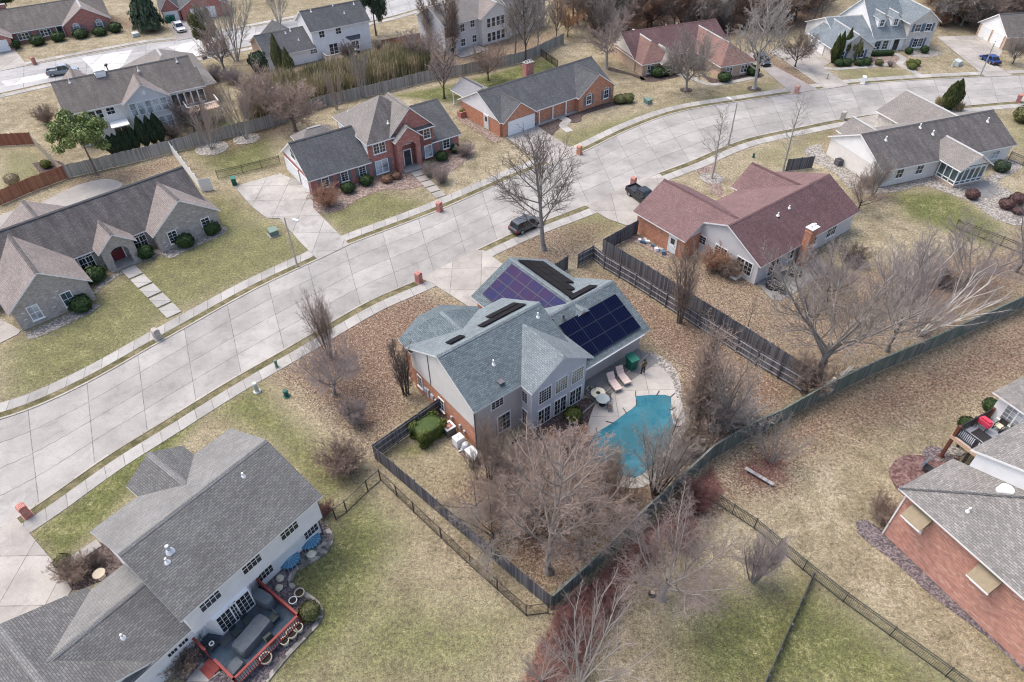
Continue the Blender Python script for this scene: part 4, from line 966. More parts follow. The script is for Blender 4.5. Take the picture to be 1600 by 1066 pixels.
bed([(1388, 737), (1399, 719), (1420, 711), (1440, 712), (1468, 722), (1500, 716), (1450, 760), (1412, 775), (1394, 752)], 'pavers', 0.05, 'patio'); bed([(1440, 708), (1447, 699), (1462, 698), (1480, 706), (1492, 715), (1470, 722), (1446, 718)], 'mulch_violet', 0.07)
bed([(1475, 700), (1490, 697), (1508, 708), (1500, 714), (1482, 710)], 'gravel', 0.09)
bed([(39, 523), (87, 500), (140, 476), (157, 477), (144, 488), (95, 512), (55, 529), (44, 530)], 'gravel'); bed([(145, 462), (160, 440), (195, 424), (172, 440), (160, 450)], 'gravel'); bed([(252, 396), (300, 372), (346, 354), (352, 364), (300, 388), (266, 404)], 'gravel'); bed([(215, 400), (250, 388), (252, 396), (222, 410)], 'gravel')
bed([(960, 372), (975, 362), (994, 366), (1030, 385), (1052, 400), (1040, 404), (1000, 384)], 'gravel_brown'); bed([(1165, 430), (1185, 446), (1210, 470), (1235, 462), (1262, 440), (1240, 420), (1200, 430)], 'patio_grey', 0.05, 'patio')
patch('patio', [(1190, 446), (1225, 467), (1255, 448), (1300, 425), (1280, 405), (1215, 425)], 'patio_grey', 0.04)
bed([(1085, 262), (1108, 250), (1130, 300), (1118, 306)], 'gravel_brown')
bed([(120, 290), (165, 280), (190, 292), (110, 325), (60, 345), (30, 352), (60, 320)], 'slab', .05, 'patio')
bed([(50, 255), (92, 252), (104, 268), (70, 275)], 'mulch')
bed([(0, 338), (20, 330), (30, 345), (0, 358)], 'slab', .05, 'patio')
# stone rings round tree trunks
for px, py, r, mt in ((1112, 279, 1.5, 'gravel'), (331, 232, 2.3, 'gravel'), (385, 217, 1.9, 'gravel'), (1072, 141, 1.0, 'mulch'), (1178, 139, 1.1, 'mulch'), (1178.5, 139.2, .5, 'mulch')):
    c = G(px, py); patch('tree_ring', [(c.x + r * math.cos(a), c.y + r * math.sin(a)) for a in [6.2832 * i / 18 for i in range(18)]], mt, 0.05, world=True)
# pool terrace and covered pool
bed([(913, 690), (918, 668), (926, 641), (947, 606), (985, 575), (1010, 553), (1030, 563), (1052, 580), (1063, 622), (1073, 668), (1064, 705), (1036, 742), (995, 764), (952, 754), (922, 732)], 'patio', 0.05, 'pool_terrace')
patch('patio', W2(S, (11.2, 0.3), (19.0, 0.3), (19.3, -2.4), (11.0, -2.6)), 'patio_grey', 0.07, world=True)
bed([(1010, 550), (1030, 556), (1056, 578), (1066, 620), (1058, 624), (1048, 590), (1025, 568)], 'gravel', 0.055)
m = NT('pool_cover', 0.75, 0.1)
p_ = m.pos(); nz = m.noise(p_, 0.7, 5, 0.6); wv = m.n('TexWave', Vector=p_, Scale=0.55, Distortion=2.0, Detail=3).outputs[1]
m.color(m.mix(m.ramp(m.noise(p_, .35, 5, .65), [(.48, 0), (.68, .7)]), m.ramp(nz, [(0.3, (0.016, 0.098, 0.14)), (0.7, (0.055, 0.195, 0.255))]), (0.03, 0.07, 0.08, 1)))
m.bump(nz, 0.35, 0.06); m.done('pool_cover')
pool_px = [(993, 620), (1026, 618), (1048, 621), (1047, 642), (1052, 668), (1042, 700), (1016, 730), (992, 747), (960, 740), (936, 728), (923, 710), (926, 683), (957, 662), (978, 646), (994, 634)]
plain('strap', (0.02, 0.025, 0.03), .6)
pc = patch('pool_cover', pool_px, 'pool_cover', 0.09, curve=True, kind='structure')
del pc['kind']; tag(pc, 'teal safety cover stretched over the kidney-shaped swimming pool', 'pool cover')
pp = spline(pxs(pool_px + pool_px[:1]), 1.3); mb = MB(); cc = sum(pp, Vector((0, 0))) / len(pp)
for q in pp[:-1]:
    d = (q - cc).normalized(); mb.obox((q.x + d.x * .25, q.y + d.y * .25, .1), Vector((d.x, d.y, 0)), Vector((-d.y, d.x, 0)), Z, .7, .06, .02)
st = mb.build('strap', 'strap', pc); st['kind'] = 'stuff'
plain('webbing', (.03, .15, .19), .8)
pw = pxs(pool_px)
def inside(q):
    c = False
    for i in range(len(pw)):
        a, b = pw[i], pw[(i + 1) % len(pw)]
        if (a.y > q.y) != (b.y > q.y) and q.x < a.x + (q.y - a.y) * (b.x - a.x) / (b.y - a.y): c = not c
    return c
mb = MB(); ax = (G(1048, 621).xy - G(993, 620).xy).normalized(); ay = Vector((-ax.y, ax.x))
for u, v in ((ax, ay), (ay, ax)):
    for k in range(-8, 9):
        run = [s * .2 for s in range(-50, 51) if inside(cc + v * (k * 1.35) + u * (s * .2))]
        if len(run) > 3:
            a = cc + v * (k * 1.35) + u * run[0]; b = cc + v * (k * 1.35) + u * run[-1]; q = (a + b) / 2; mb.obox((q.x, q.y, .094 + (.003 if u is ax else 0)), Vector((u.x, u.y, 0)), Vector((v.x, v.y, 0)), Z, (b - a).length, .05, .006)
mb.build('webbing', 'webbing', pc)['kind'] = 'stuff'

# ---- the ground sheet: lawn, leaf litter and bare reddish litter in soft patches
AREAS = {  # channel -> [(polygon in sightings, value, softness m)]
 0: [([(470, 500), (655, 452), (735, 485), (640, 540), (640, 640), (590, 700), (520, 660), (440, 590)], .85, 2.5), ([(905, 420), (960, 432), (1250, 605), (1215, 655), (1060, 700), (1060, 580), (1010, 530), (950, 445)], .85, 2.0),
     ([(700, 760), (760, 730), (920, 700), (1075, 690), (1110, 715), (862, 945), (760, 850)], .8, 2.0), ([(960, 385), (1240, 430), (1600, 380), (1680, 430), (1440, 545), (1260, 608), (1000, 425)], .6, 2.5), ([(1380, 430), (1560, 400), (1600, 440), (1470, 520)], .9, 3),
     ([(1110, 722), (1280, 630), (1600, 485), (1750, 420), (1800, 540), (1500, 640), (1330, 680), (1180, 750)], .82, 4), ([(1120, 730), (1180, 690), (1245, 700), (1240, 770), (1160, 780)], .85, 1.5), ([(760, 385), (850, 350), (960, 345), (920, 395), (860, 420)], .6, 1.5), ([(870, 955), (1110, 722), (1160, 770), (960, 960), (900, 1080), (840, 1080)], .8, 1.5),
     ([(105, 285), (270, 245), (312, 296), (285, 262), (200, 285), (120, 318)], .6, 1.2), ([(265, 210), (450, 190), (470, 200), (330, 250)], .55, 2), ([(1200, 80), (1290, 140), (1280, 146), (1195, 100)], .7, .8), ([(590, 730), (650, 790), (850, 960), (820, 962), (640, 800)], .5, .8), ([(480, 700), (580, 690), (560, 760), (500, 745)], .5, 2),
     ([(940, 0), (1260, -30), (1300, 40), (1130, 60), (960, 45)], .9, 4), ([(1440, -20), (1560, -20), (1560, 30), (1470, 45)], .9, 3), ([(400, 95), (640, 70), (870, 50), (850, 90), (560, 150), (430, 190)], .6, 3), ([(610, 690), (750, 745), (760, 830), (640, 745)], .3, 1.5), ([(160, 20), (240, 40), (250, 55), (170, 40)], .6, 2)],
 1: [([(430, 880), (560, 760), (640, 830), (560, 1000), (470, 1066), (420, 1080)], .75, 3), ([(440, 890), (490, 880), (520, 900), (490, 945)], .9, 1.5), ([(560, 900), (820, 960), (760, 1080), (480, 1090)], .6, 4), ([(1100, 930), (1260, 900), (1500, 1066), (1450, 1120), (1080, 1100), (1060, 1000)], .75, 3),
     ([(1390, 300), (1480, 300), (1560, 350), (1560, 390), (1420, 340)], .85, 2), ([(340, 300), (540, 400), (480, 405), (280, 490), (150, 600), (0, 640), (0, 545), (200, 430)], .6, 3), ([(320, 190), (420, 190), (430, 260), (350, 280), (300, 240)], .7, 2), ([(610, 150), (720, 130), (860, 88), (872, 108), (700, 160)], .9, 1.5), ([(0, 230), (60, 235), (90, 275), (0, 312)], .5, 2),
     ([(45, 840), (280, 640), (330, 640), (180, 800), (95, 885)], .85, 1.5), ([(590, 690), (750, 740), (650, 800)], .3, 2), ([(610, 700), (660, 690), (680, 705), (630, 720)], .7, .8), ([(560, 290), (680, 320), (540, 375), (500, 340)], .6, 2), ([(860, 210), (1240, 120), (1170, 155), (900, 240)], .55, 2), ([(1300, 105), (1420, 110), (1420, 124), (1330, 130)], .45, 1), ([(400, 600), (520, 720), (560, 760), (500, 790), (420, 690), (330, 640)], .85, 3), ([(1560, 180), (1660, 170), (1660, 300), (1590, 240)], .4, 2), ([(860, 330), (950, 330), (980, 350), (930, 380), (890, 390)], .5, 1.5), ([(1160, 240), (1310, 195), (1290, 220), (1220, 270)], .35, 1.5),
     ([(1390, 660), (1440, 700), (1400, 720)], .2, 2), ([(1540, 960), (1620, 1030), (1600, 1066), (1540, 1010)], .4, 1.5)],
 2: [([(865, 962), (1050, 792), (1110, 728), (1135, 770), (1030, 850), (990, 880), (930, 975), (880, 1075), (810, 1075)], 1.0, .8), ([(880, 955), (1060, 790), (1110, 730), (1130, 765), (1010, 870), (920, 960)], .95, .8), ([(800, 1090), (870, 960), (930, 960), (900, 1090)], .6, 1.0), ([(1140, 720), (1240, 690), (1230, 760), (1160, 760)], .6, 1.5), ([(840, 600), (850, 610), (845, 620)], .0, 1)],
}
xs = np.concatenate([np.linspace(-2600, -190, 14), np.arange(-170, 171, 1.0) * 1.0, np.linspace(190, 2600, 14)])
ys = np.concatenate([np.linspace(-600, 0, 6), np.arange(8, 60, 0.6), np.arange(60, 200, 1.1), np.linspace(215, 4200, 14)])
xs2 = np.concatenate([xs[xs < -45], np.arange(-45, 45, 0.6), xs[xs > 45]])
X_, Y_ = np.meshgrid(xs2, ys); px_, py_ = X_.ravel(), Y_.ravel()
def sdist(poly, x, y):
    d = np.full(x.shape, 1e9); ins = np.zeros(x.shape, bool)
    for i in range(len(poly)):
        ax, ay = poly[i]; bx, by = poly[(i + 1) % len(poly)]
        ex, ey = bx - ax, by - ay; t = np.clip(((x - ax) * ex + (y - ay) * ey) / (ex * ex + ey * ey + 1e-9), 0, 1)
        d = np.minimum(d, np.hypot(x - ax - t * ex, y - ay - t * ey))
        c = ((ay > y) != (by > y)); xi = ax + (y - ay) * ex / (ey if abs(ey) > 1e-9 else 1e-9); ins ^= c & (x < xi)
    return np.where(ins, d, -d)
cov = np.zeros((len(px_), 4), np.float32); cov[:, 3] = 1
rs = np.random.RandomState(3)
for ch, lst in AREAS.items():
    for poly, val, soft in lst:
        w = [tuple(G(*p).xy) for p in poly]
        sd = sdist(w, px_, py_) + 0.0
        a = np.clip(sd / (2 * soft) + 0.5, 0, 1); a = a * a * (3 - 2 * a) * val
        cov[:, ch] = np.maximum(cov[:, ch], a)
nx, ny = len(xs2), len(ys)
ids = np.arange(nx * ny).reshape(ny, nx)
fa = np.stack([ids[:-1, :-1], ids[:-1, 1:], ids[1:, 1:], ids[1:, :-1]], -1).reshape(-1, 4)
me = bpy.data.meshes.new('ground')
me.from_pydata(np.stack([px_, py_, np.zeros_like(px_)], 1).tolist(), [], fa.tolist())
at = me.attributes.new('cover', 'FLOAT_COLOR', 'POINT'); at.data.foreach_set('color', cov.ravel())
gr = bpy.data.objects.new('ground', me); COL.objects.link(gr); struct(gr)
m = NT('lawn', 0.95, 0.1)
p_ = m.pos(); sep = m.n('SeparateColor', Color=m.n('Attribute', {'attribute_name': 'cover'}).outputs['Color'])
big = m.noise(p_, 0.09, 5, 0.6, 0.4); mid = m.noise(p_, 0.6, 6, 0.7, 0.3); fine = m.noise(p_, 3.6, 6, 0.82); blade = m.noise(p_, 13.0, 4, 0.85)
dry = m.ramp(m.math('ADD', m.math('MULTIPLY', mid, 0.6), m.math('MULTIPLY', big, 0.4)), [(0.36, (0.165, 0.138, 0.09)), (0.5, (0.265, 0.226, 0.156)), (0.64, (0.39, 0.34, 0.25))])
grn = m.ramp(m.math('ADD', m.math('MULTIPLY', mid, 0.7), m.math('MULTIPLY', fine, 0.3)), [(0.36, (0.066, 0.08, 0.028)), (0.52, (0.13, 0.138, 0.056)), (0.66, (0.235, 0.222, 0.115))])
gm = m.math('ADD', sep.outputs[1], m.math('MULTIPLY', m.math('SUBTRACT', m.math('ADD', m.math('MULTIPLY', mid, .55), m.math('MULTIPLY', fine, .45)), 0.5), 1.9))
gfac = m.ramp(gm, [(0.12, 0.08), (0.75, 1.0)])
lawn = m.mix(gfac, dry, grn)
lawn = m.mix(1.0, lawn, m.ramp(fine, [(0.36, 0.5), (0.5, 0.98), (0.64, 1.48)]), 'MULTIPLY')
lawn = m.mix(1.0, lawn, m.ramp(blade, [(0.40, 0.45), (0.60, 1.55)]), 'MULTIPLY')
vor = m.n('TexVoronoi', Vector=p_, Scale=12.0); vr = m.n('SeparateColor', Color=vor.outputs[1])
leafc = m.ramp(vr.outputs[0], [(0.05, (0.088, 0.056, 0.042)), (0.3, (0.138, 0.088, 0.063)), (0.55, (0.184, 0.122, 0.088)), (0.8, (0.232, 0.164, 0.12)), (0.97, (0.34, 0.28, 0.22))])
leafc = m.mix(1.0, leafc, m.ramp(fine, [(0.38, 0.62), (0.62, 1.38)]), 'MULTIPLY')
leafc = m.mix(m.ramp(big, [(.4, 0.0), (.62, .45)]), leafc, m.mix(1.0, leafc, (0.7, 0.72, 0.8, 1), 'MULTIPLY'))
lm = m.math('ADD', sep.outputs[0], m.math('MULTIPLY', m.math('SUBTRACT', m.math('ADD', m.math('MULTIPLY', mid, .5), m.math('MULTIPLY', vr.outputs[1], .5)), 0.5), 1.5))
spk = m.math('GREATER_THAN', vr.outputs[2], 0.962)
lf = m.math('MAXIMUM', m.ramp(lm, [(0.34, 0.0), (0.62, 1.0)]), m.math('MULTIPLY', spk, 0.5))
col = m.mix(lf, lawn, leafc)
red = m.ramp(vr.outputs[1], [(0.1, (0.045, 0.022, 0.022)), (0.5, (0.115, 0.05, 0.047)), (0.9, (0.22, 0.11, 0.095))])
rm_ = m.math('ADD', sep.outputs[2], m.math('MULTIPLY', m.math('SUBTRACT', mid, .5), .9))
col = m.mix(m.ramp(rm_, [(0.35, 0.0), (0.65, 0.85)]), col, red)
m.color(col)
m.bump(m.math('ADD', fine, m.math('MULTIPLY', vor.outputs[0], 0.5)), 0.8, 0.08)
me.materials.append(m.done('lawn'))
# grass verge strips between kerb and pavement are the same lawn
m = NT('verge', 0.95, 0.1); p_ = m.pos()
a_ = m.noise(p_, 0.8, 6, .75); b_ = m.noise(p_, 6, 5, .8)
c_ = m.ramp(a_, [(.35, (.07, .068, .032)), (.5, (.13, .118, .065)), (.68, (.23, .195, .125))])
m.color(m.mix(.9, c_, m.ramp(b_, [(.28, .5), (.72, 1.5)]), 'MULTIPLY')); m.bump(b_, .8, .06); m.done('verge')
strip('grass_verge', offset(far_c, 0.19), offset(far_c, 0.96), 0, 0.03, 'verge'); strip('grass_verge', offset(near_c, -0.96), offset(near_c, -0.19), 0, 0.03, 'verge')
# ================================================================ trees and shrubs
for k, c1, c2 in (('bark_grey', (.17, .155, .14), (.30, .275, .25)), ('bark_pale', (.26, .245, .225), (.41, .385, .355)), ('bark_brown', (.12, .095, .08), (.22, .175, .15)), ('bark_dark', (.05, .045, .042), (.11, .1, .09)),
                  ('bark_birch', (.6, .56, .5), (.82, .78, .72)), ('twig_grey', (.2, .175, .155), (.33, .295, .27)), ('twig_pale', (.28, .255, .235), (.42, .39, .36)), ('twig_brown', (.19, .14, .115), (.32, .25, .205)),
                  ('twig_pink', (.23, .185, .165), (.35, .29, .265)), ('twig_dark', (.1, .08, .07), (.19, .155, .14)), ('twig_rust', (.27, .15, .1), (.42, .26, .18)), ('twig_tan', (.25, .19, .155), (.38, .3, .255)), ('twig_red', (.13, .06, .057), (.23, .125, .115)), ('twig_violet', (.205, .175, .17), (.32, .28, .275))):
    barkmat(k, c1, c2)
leafmat('leaf_yew', (.012, .028, .01), (.028, .055, .018), (.06, .1, .03)); leafmat('leaf_box', (.03, .055, .012), (.075, .11, .025), (.2, .2, .05)); leafmat('leaf_spruce', (.016, .034, .02), (.035, .06, .035), (.075, .105, .06))
leafmat('leaf_pine', (.05, .08, .022), (.13, .18, .055), (.30, .33, .12)); leafmat('leaf_arbor', (.014, .026, .008), (.04, .06, .016), (.11, .11, .03)); leafmat('leaf_arbor_dark', (.008, .018, .01), (.018, .036, .018), (.04, .065, .03))
leafmat('leaf_rust', (.1, .05, .03), (.2, .11, .07), (.34, .21, .14)); leafmat('leaf_plum', (.05, .025, .028), (.1, .055, .055), (.17, .1, .09)); leafmat('leaf_straw', (.2, .16, .09), (.36, .3, .18), (.52, .45, .3)); leafmat('leaf_bamboo', (.09, .095, .04), (.22, .2, .1), (.42, .37, .22)); leafmat('leaf_orange', (.16, .07, .035), (.3, .15, .07), (.42, .24, .13)); leafmat('leaf_olive', (.05, .06, .025), (.1, .11, .045), (.19, .19, .08))

class Tube:
    """fast tapered tubes for branches"""
    def __init__(s): s.v = []; s.f = []
    def add(s, pts, r0, r1, n):
        base = len(s.v); L = len(pts)
        for i, p in enumerate(pts):
            d = pts[min(i + 1, L - 1)] - pts[max(i - 1, 0)]
            a = d.cross(Vector((0.37, 0.11, 0.92)) if abs(d.z) < 0.85 * d.length else Vector((1, 0.2, 0))); a.normalize(); b = d.cross(a); b.normalize()
            r = r0 + (r1 - r0) * i / (L - 1)
            for k in range(n):
                an = 6.2832 * k / n; q = p + a * (math.cos(an) * r) + b * (math.sin(an) * r); s.v.append((q.x, q.y, q.z))
        for i in range(L - 1):
            for k in range(n):
                k2 = (k + 1) % n; o = base + i * n; s.f.append((o + k, o + k2, o + n + k2, o + n + k))
    def mesh(s, name, mat):
        me = bpy.data.meshes.new(name); me.from_pydata(s.v, [], s.f); me.materials.append(MATS[mat]); me.polygons.foreach_set('use_smooth', [True] * len(s.f)); me.update(); return me

def grow(T, rng, p, d, L, r, lev, P):
    """one branch and its side branches; levels below P['split'] go to the trunk mesh, the rest to the crown"""
    ns = P['seg'][lev]; pts = [p.copy()]; q = p.copy(); dd = d.normalized(); wig = P['wig'][lev]; up = P['up'][lev]
    dirs = [dd.copy()]
    for i in range(ns):
        dd = dd + Vector((rng.gauss(0, wig), rng.gauss(0, wig), rng.gauss(0, wig) + up)); dd.normalize()
        q = q + dd * (L / ns); pts.append(q.copy()); dirs.append(dd.copy())
    last = lev == P['n'] - 1
    r1 = P['tip'] if last else r * P['taper'][lev]
    T[0 if lev < P['split'] else 1].add(pts, r, r1, P['sides'][lev])
    if last: return
    k = P['kids'][lev]; k = max(1, int(round(k * rng.uniform(.8, 1.2) * (0.55 + 0.45 * min(1, L / P['refL'][lev])))))
    az = rng.uniform(0, 6.28)
    for i in range(k):
        t = P['t0'][lev] + (1 - P['t0'][lev]) * (i + rng.uniform(.1, .9)) / k
        j = min(ns - 1, int(t * ns)); f = t * ns - j
        b = pts[j].lerp(pts[j + 1], f); bd = dirs[j + 1]
        az += 2.4 + rng.uniform(-.5, .5)
        a = bd.orthogonal().normalized(); c = bd.cross(a)
        ang = rad(P['ang'][lev] * rng.uniform(.75, 1.25))
        nd = bd * math.cos(ang) + (a * math.cos(az) + c * math.sin(az)) * math.sin(ang)
        nl = L * P['rat'][lev] * (1 - P['fall'][lev] * t) * rng.uniform(.75, 1.2)
        rr = max(P['tip'] * 1.3, min(r * (1 - .6 * t) * .75, P['rmax'][lev] * (nl / P['refL'][lev + 1]) ** .5))
        grow(T, rng, b, nd, nl, rr, lev + 1, P)

STY = {
 # one trunk that breaks into spreading limbs
 'spread': dict(n=5, split=2, stems=1, L0=2.6, r0=.22, lean=.03, seg=[3, 6, 5, 3, 3], wig=[.04, .07, .09, .1, .12], up=[0, .06, .05, .05, .04], taper=[.8, .35, .4, .5, 1], sides=[8, 6, 4, 3, 3], kids=[8, 10, 9, 7, 0], t0=[.55, .18, .15, .1, 0], ang=[42, 38, 38, 40, 0], rat=[2.3, .5, .5, .55, 0], fall=[.1, .5, .45, .35, 0], rmax=[.10, .04, .019, .011, 0], refL=[2.6, 6, 2.7, 1.1, .5], tip=.007),
 # central leader with ascending limbs, oval
 'oval': dict(n=5, split=2, stems=1, L0=9.2, r0=.2, lean=.02, seg=[9, 6, 4, 3, 2], wig=[.03, .05, .08, .1, .12], up=[.02, .10, .06, .05, .04], taper=[.15, .35, .4, .5, 1], sides=[8, 5, 4, 3, 3], kids=[26, 10, 7, 5, 0], t0=[.2, .2, .15, .1, 0], ang=[48, 36, 38, 42, 0], rat=[.62, .44, .48, .52, 0], fall=[.62, .45, .45, .4, 0], rmax=[.06, .027, .014, .010, 0], refL=[9.2, 4.5, 1.9, .85, .45], tip=.0065),
 # many stems from low down, vase-shaped
 'vase': dict(n=4, split=1, stems=9, L0=7.5, r0=.09, lean=.30, seg=[8, 5, 4, 3], wig=[.03, .06, .08, .1], up=[.035, .06, .05, .04], taper=[.2, .35, .5, 1], sides=[6, 4, 3, 3], kids=[15, 9, 7, 0], t0=[.22, .15, .1, 0], ang=[24, 30, 36, 0], rat=[.42, .48, .52, 0], fall=[.45, .45, .4, 0], rmax=[.026, .013, .009, 0], refL=[7.5, 3, 1.2, .5], tip=.006),
 # tight upright column
 'column': dict(n=4, split=1, stems=7, L0=8.6, r0=.085, lean=.10, seg=[8, 6, 4, 3], wig=[.03, .06, .1, .16], up=[.05, .12, .08, .05], taper=[.2, .35, .5, 1], sides=[6, 4, 3, 3], kids=[16, 9, 6, 0], t0=[.14, .12, .1, 0], ang=[26, 30, 40, 0], rat=[.27, .45, .5, 0], fall=[.3, .45, .4, 0], rmax=[.032, .02, .013, 0], refL=[8.6, 2.4, 1.1, .45], tip=.007),
 # round twiggy crown, fine and dense
 'round': dict(n=5, split=2, stems=1, L0=2.2, r0=.17, lean=.05, seg=[3, 5, 4, 3, 2], wig=[.05, .07, .09, .1, .12], up=[0, .05, .05, .04, .03], taper=[.8, .35, .4, .5, 1], sides=[7, 5, 4, 3, 3], kids=[9, 11, 9, 7, 0], t0=[.45, .12, .1, .1, 0], ang=[46, 38, 38, 42, 0], rat=[2.3, .52, .5, .55, 0], fall=[.15, .45, .4, .35, 0], rmax=[.07, .028, .015, .010, 0], refL=[2.2, 4.8, 2.3, 1.0, .45], tip=.0065),
 # young thin tree
 'young': dict(n=4, split=1, stems=1, L0=9.4, r0=.13, lean=.03, seg=[9, 5, 4, 3], wig=[.02, .07, .12, .16], up=[.02, .09, .05, .04], taper=[.12, .35, .5, 1], sides=[7, 4, 3, 3], kids=[26, 7, 4, 0], t0=[.25, .2, .15, 0], ang=[46, 38, 42, 0], rat=[.33, .42, .5, 0], fall=[.65, .45, .4, 0], rmax=[.038, .018, .012, 0], refL=[9.4, 2.6, 1, .4], tip=.008),
 'birch': dict(n=4, split=2, stems=8, L0=8.0, r0=.115, lean=.50, seg=[8, 6, 4, 3], wig=[.03, .05, .08, .1], up=[.02, .04, .04, .03], taper=[.2, .3, .5, 1], sides=[6, 5, 3, 3], kids=[7, 9, 7, 0], t0=[.2, .2, .1, 0], ang=[20, 26, 36, 0], rat=[.5, .38, .52, 0], fall=[.35, .45, .4, 0], rmax=[.04, .013, .008, 0], refL=[8, 3.4, 1.3, .5], tip=.006),
 # low twiggy shrub
 'shrub': dict(n=4, split=1, stems=22, L0=7.4, r0=.10, lean=.75, seg=[6, 5, 4, 3], wig=[.06, .08, .1, .12], up=[.05, .04, .03, .02], taper=[.3, .4, .5, 1], sides=[4, 3, 3, 3], kids=[10, 7, 5, 0], t0=[.1, .1, .1, 0], ang=[34, 40, 46, 0], rat=[.42, .46, .5, 0], fall=[.4, .4, .4, 0], rmax=[.06, .05, .045, 0], refL=[7.4, 3, 1.3, .6], tip=.028),
}
def tree_mesh(style, seed, far=0):
    P = dict(STY[style]); rng = random.Random(seed); T = (Tube(), Tube())
    if far: P['rmax'] = [q * (1.25, 1.9, 2.0, 2.0, 1)[i] for i, q in enumerate(P['rmax'])]; P['tip'] *= 2.1
    for s in range(P['stems']):
        az = 2.4 * s + rng.uniform(-.4, .4); ln = P['lean'] * (rng.uniform(.15, 1.25) if P['stems'] > 1 else 1)
        d = Vector((math.cos(az) * ln, math.sin(az) * ln, 1)).normalized()
        rr = .05 + .28 * (P['stems'] > 1) * rng.random()
        p = Vector((math.cos(az) * rr, math.sin(az) * rr, -.1)) if P['stems'] > 1 else Vector((0, 0, -.1))
        grow(T, rng, p, d, P['L0'] * rng.uniform(.82, 1.08) if P['stems'] > 1 else P['L0'], P['r0'] * rng.uniform(.7, 1.1), 0, P)
    if P['stems'] == 1: # root flare
        T[0].add([Vector((0, 0, -.1)), Vector((0, 0, .12)), Vector((0, 0, .45))], P['r0'] * 1.7, P['r0'] * .95, 8)
    zmax = max(v[2] for v in T[1].v)
    for t in T: k = 10.0 / zmax; t.v = [(a * k, b * k, c * k) for a, b, c in t.v]
    return T[0].mesh(style + '_trunk', 'bark_grey'), T[1].mesh(style + '_crown', 'twig_grey')
PROTO = {}
def proto(style, var, far=0):
    k = (style, var, far)
    if k not in PROTO: PROTO[k] = tree_mesh(style, 11 + 17 * var + len(style), far)
    return PROTO[k]
TREE_N = [0]
def bare_tree(px, py, top, style, bark, twig, label, var=0, wide=1.0, group='bare trees', cat='tree', H=None, name='bare_tree', tilt=(0, 0), rz=None):
    h = H or HT((px, py), top); g = G(px, py)
    a, b = proto(style, var, 1 if g.y > 82 and style != 'shrub' else 0); TREE_N[0] += 1
    t = thing(name, label, cat, g, rz if rz is not None else 1.7 * TREE_N[0], group)
    t.scale = (h / 10 * wide, h / 10 * wide, h / 10); t.rotation_euler.x = tilt[0]; t.rotation_euler.y = tilt[1]
    for nm, me, mt in (('trunk', a, bark), ('crown', b, twig)):
        o = bpy.data.objects.new(nm, me); COL.objects.link(o); o.parent = t
        o.material_slots[0].link = 'OBJECT'; o.material_slots[0].material = MATS[mt]
    return t
BT = bare_tree
# --- the front yards and the street
BT(849, 390, (850, 198), 'oval', 'bark_grey', 'twig_dark', 'large bare tree beside the main street in front of the parked grey car', 0, 1.1)
BT(517, 558, (500, 448), 'vase', 'bark_dark', 'twig_brown', 'small upright bare tree growing from the pale tree ring beside the pavement', 0, .75)
BT(523, 617, (512, 535), 'round', 'bark_grey', 'twig_violet', 'small grey twiggy tree just below the pale tree ring in the leafy front lawn', 1, 1.0)
BT(634, 617, (622, 525), 'column', 'bark_dark', 'twig_dark', 'dark upright bare tree against the brick end wall of the solar panel house', 0, 1.1)
BT(1062, 504, (1088, 372), 'column', 'bark_brown', 'twig_brown', 'tall narrow bare tree beside the fence below the maroon roof house', 1, 1.1)
BT(1169, 509, (1178, 458), 'young', 'bark_dark', 'twig_brown', 'thin leafless sapling alone in the maroon house back yard', 0, .8)
BT(1112, 279, (1133, 160), 'young', 'bark_pale', 'twig_grey', 'thin young bare tree in a ring of pale stones by the curving street', 1, 1.1)
BT(1223, 267, (1250, 140), 'young', 'bark_pale', 'twig_pale', 'slim pale bare tree between the maroon roof and the dark roofed ranch house', 2, 1.1)
BT(1072, 142, (1079, 38), 'round', 'bark_grey', 'twig_grey', 'spreading bare tree in the lawn in front of the tan brick house', 2, .85)
BT(1178, 139, (1192, -40), 'oval', 'bark_pale', 'twig_pale', 'tall pale bare tree rooted at the kerb side of the tan brick house walk', 1, 1.0)
BT(947, 107, (942, 8), 'spread', 'bark_pale', 'twig_pink', 'wide pinkish bare tree between the charcoal roof and the tan brick house', 0, 1.0)
BT(1242, 105, (1259, 42), 'round', 'bark_dark', 'twig_dark', 'small dark bare tree beside the white house driveway', 0, .85)
BT(1363, 306, (1368, 232), 'vase', 'bark_grey', 'twig_grey', 'thin bare tree at the pale end wall of the dark roofed ranch house', 1, 1.1)
BT(1588, 425, (1600, 320), 'spread', 'bark_dark', 'twig_violet', 'dark bare tree at the right edge of the photo above the long fence', 1, .85)
BT(1520, 100, (1580, 40), 'round', 'bark_dark', 'twig_grey', 'small bare tree on the lawn to the right of the blue car', 1, .8, H=6) if False else None
BT(1582, 100, (1588, 45), 'round', 'bark_dark', 'twig_grey', 'small bare tree on the lawn to the right of the blue car', 1, .8)
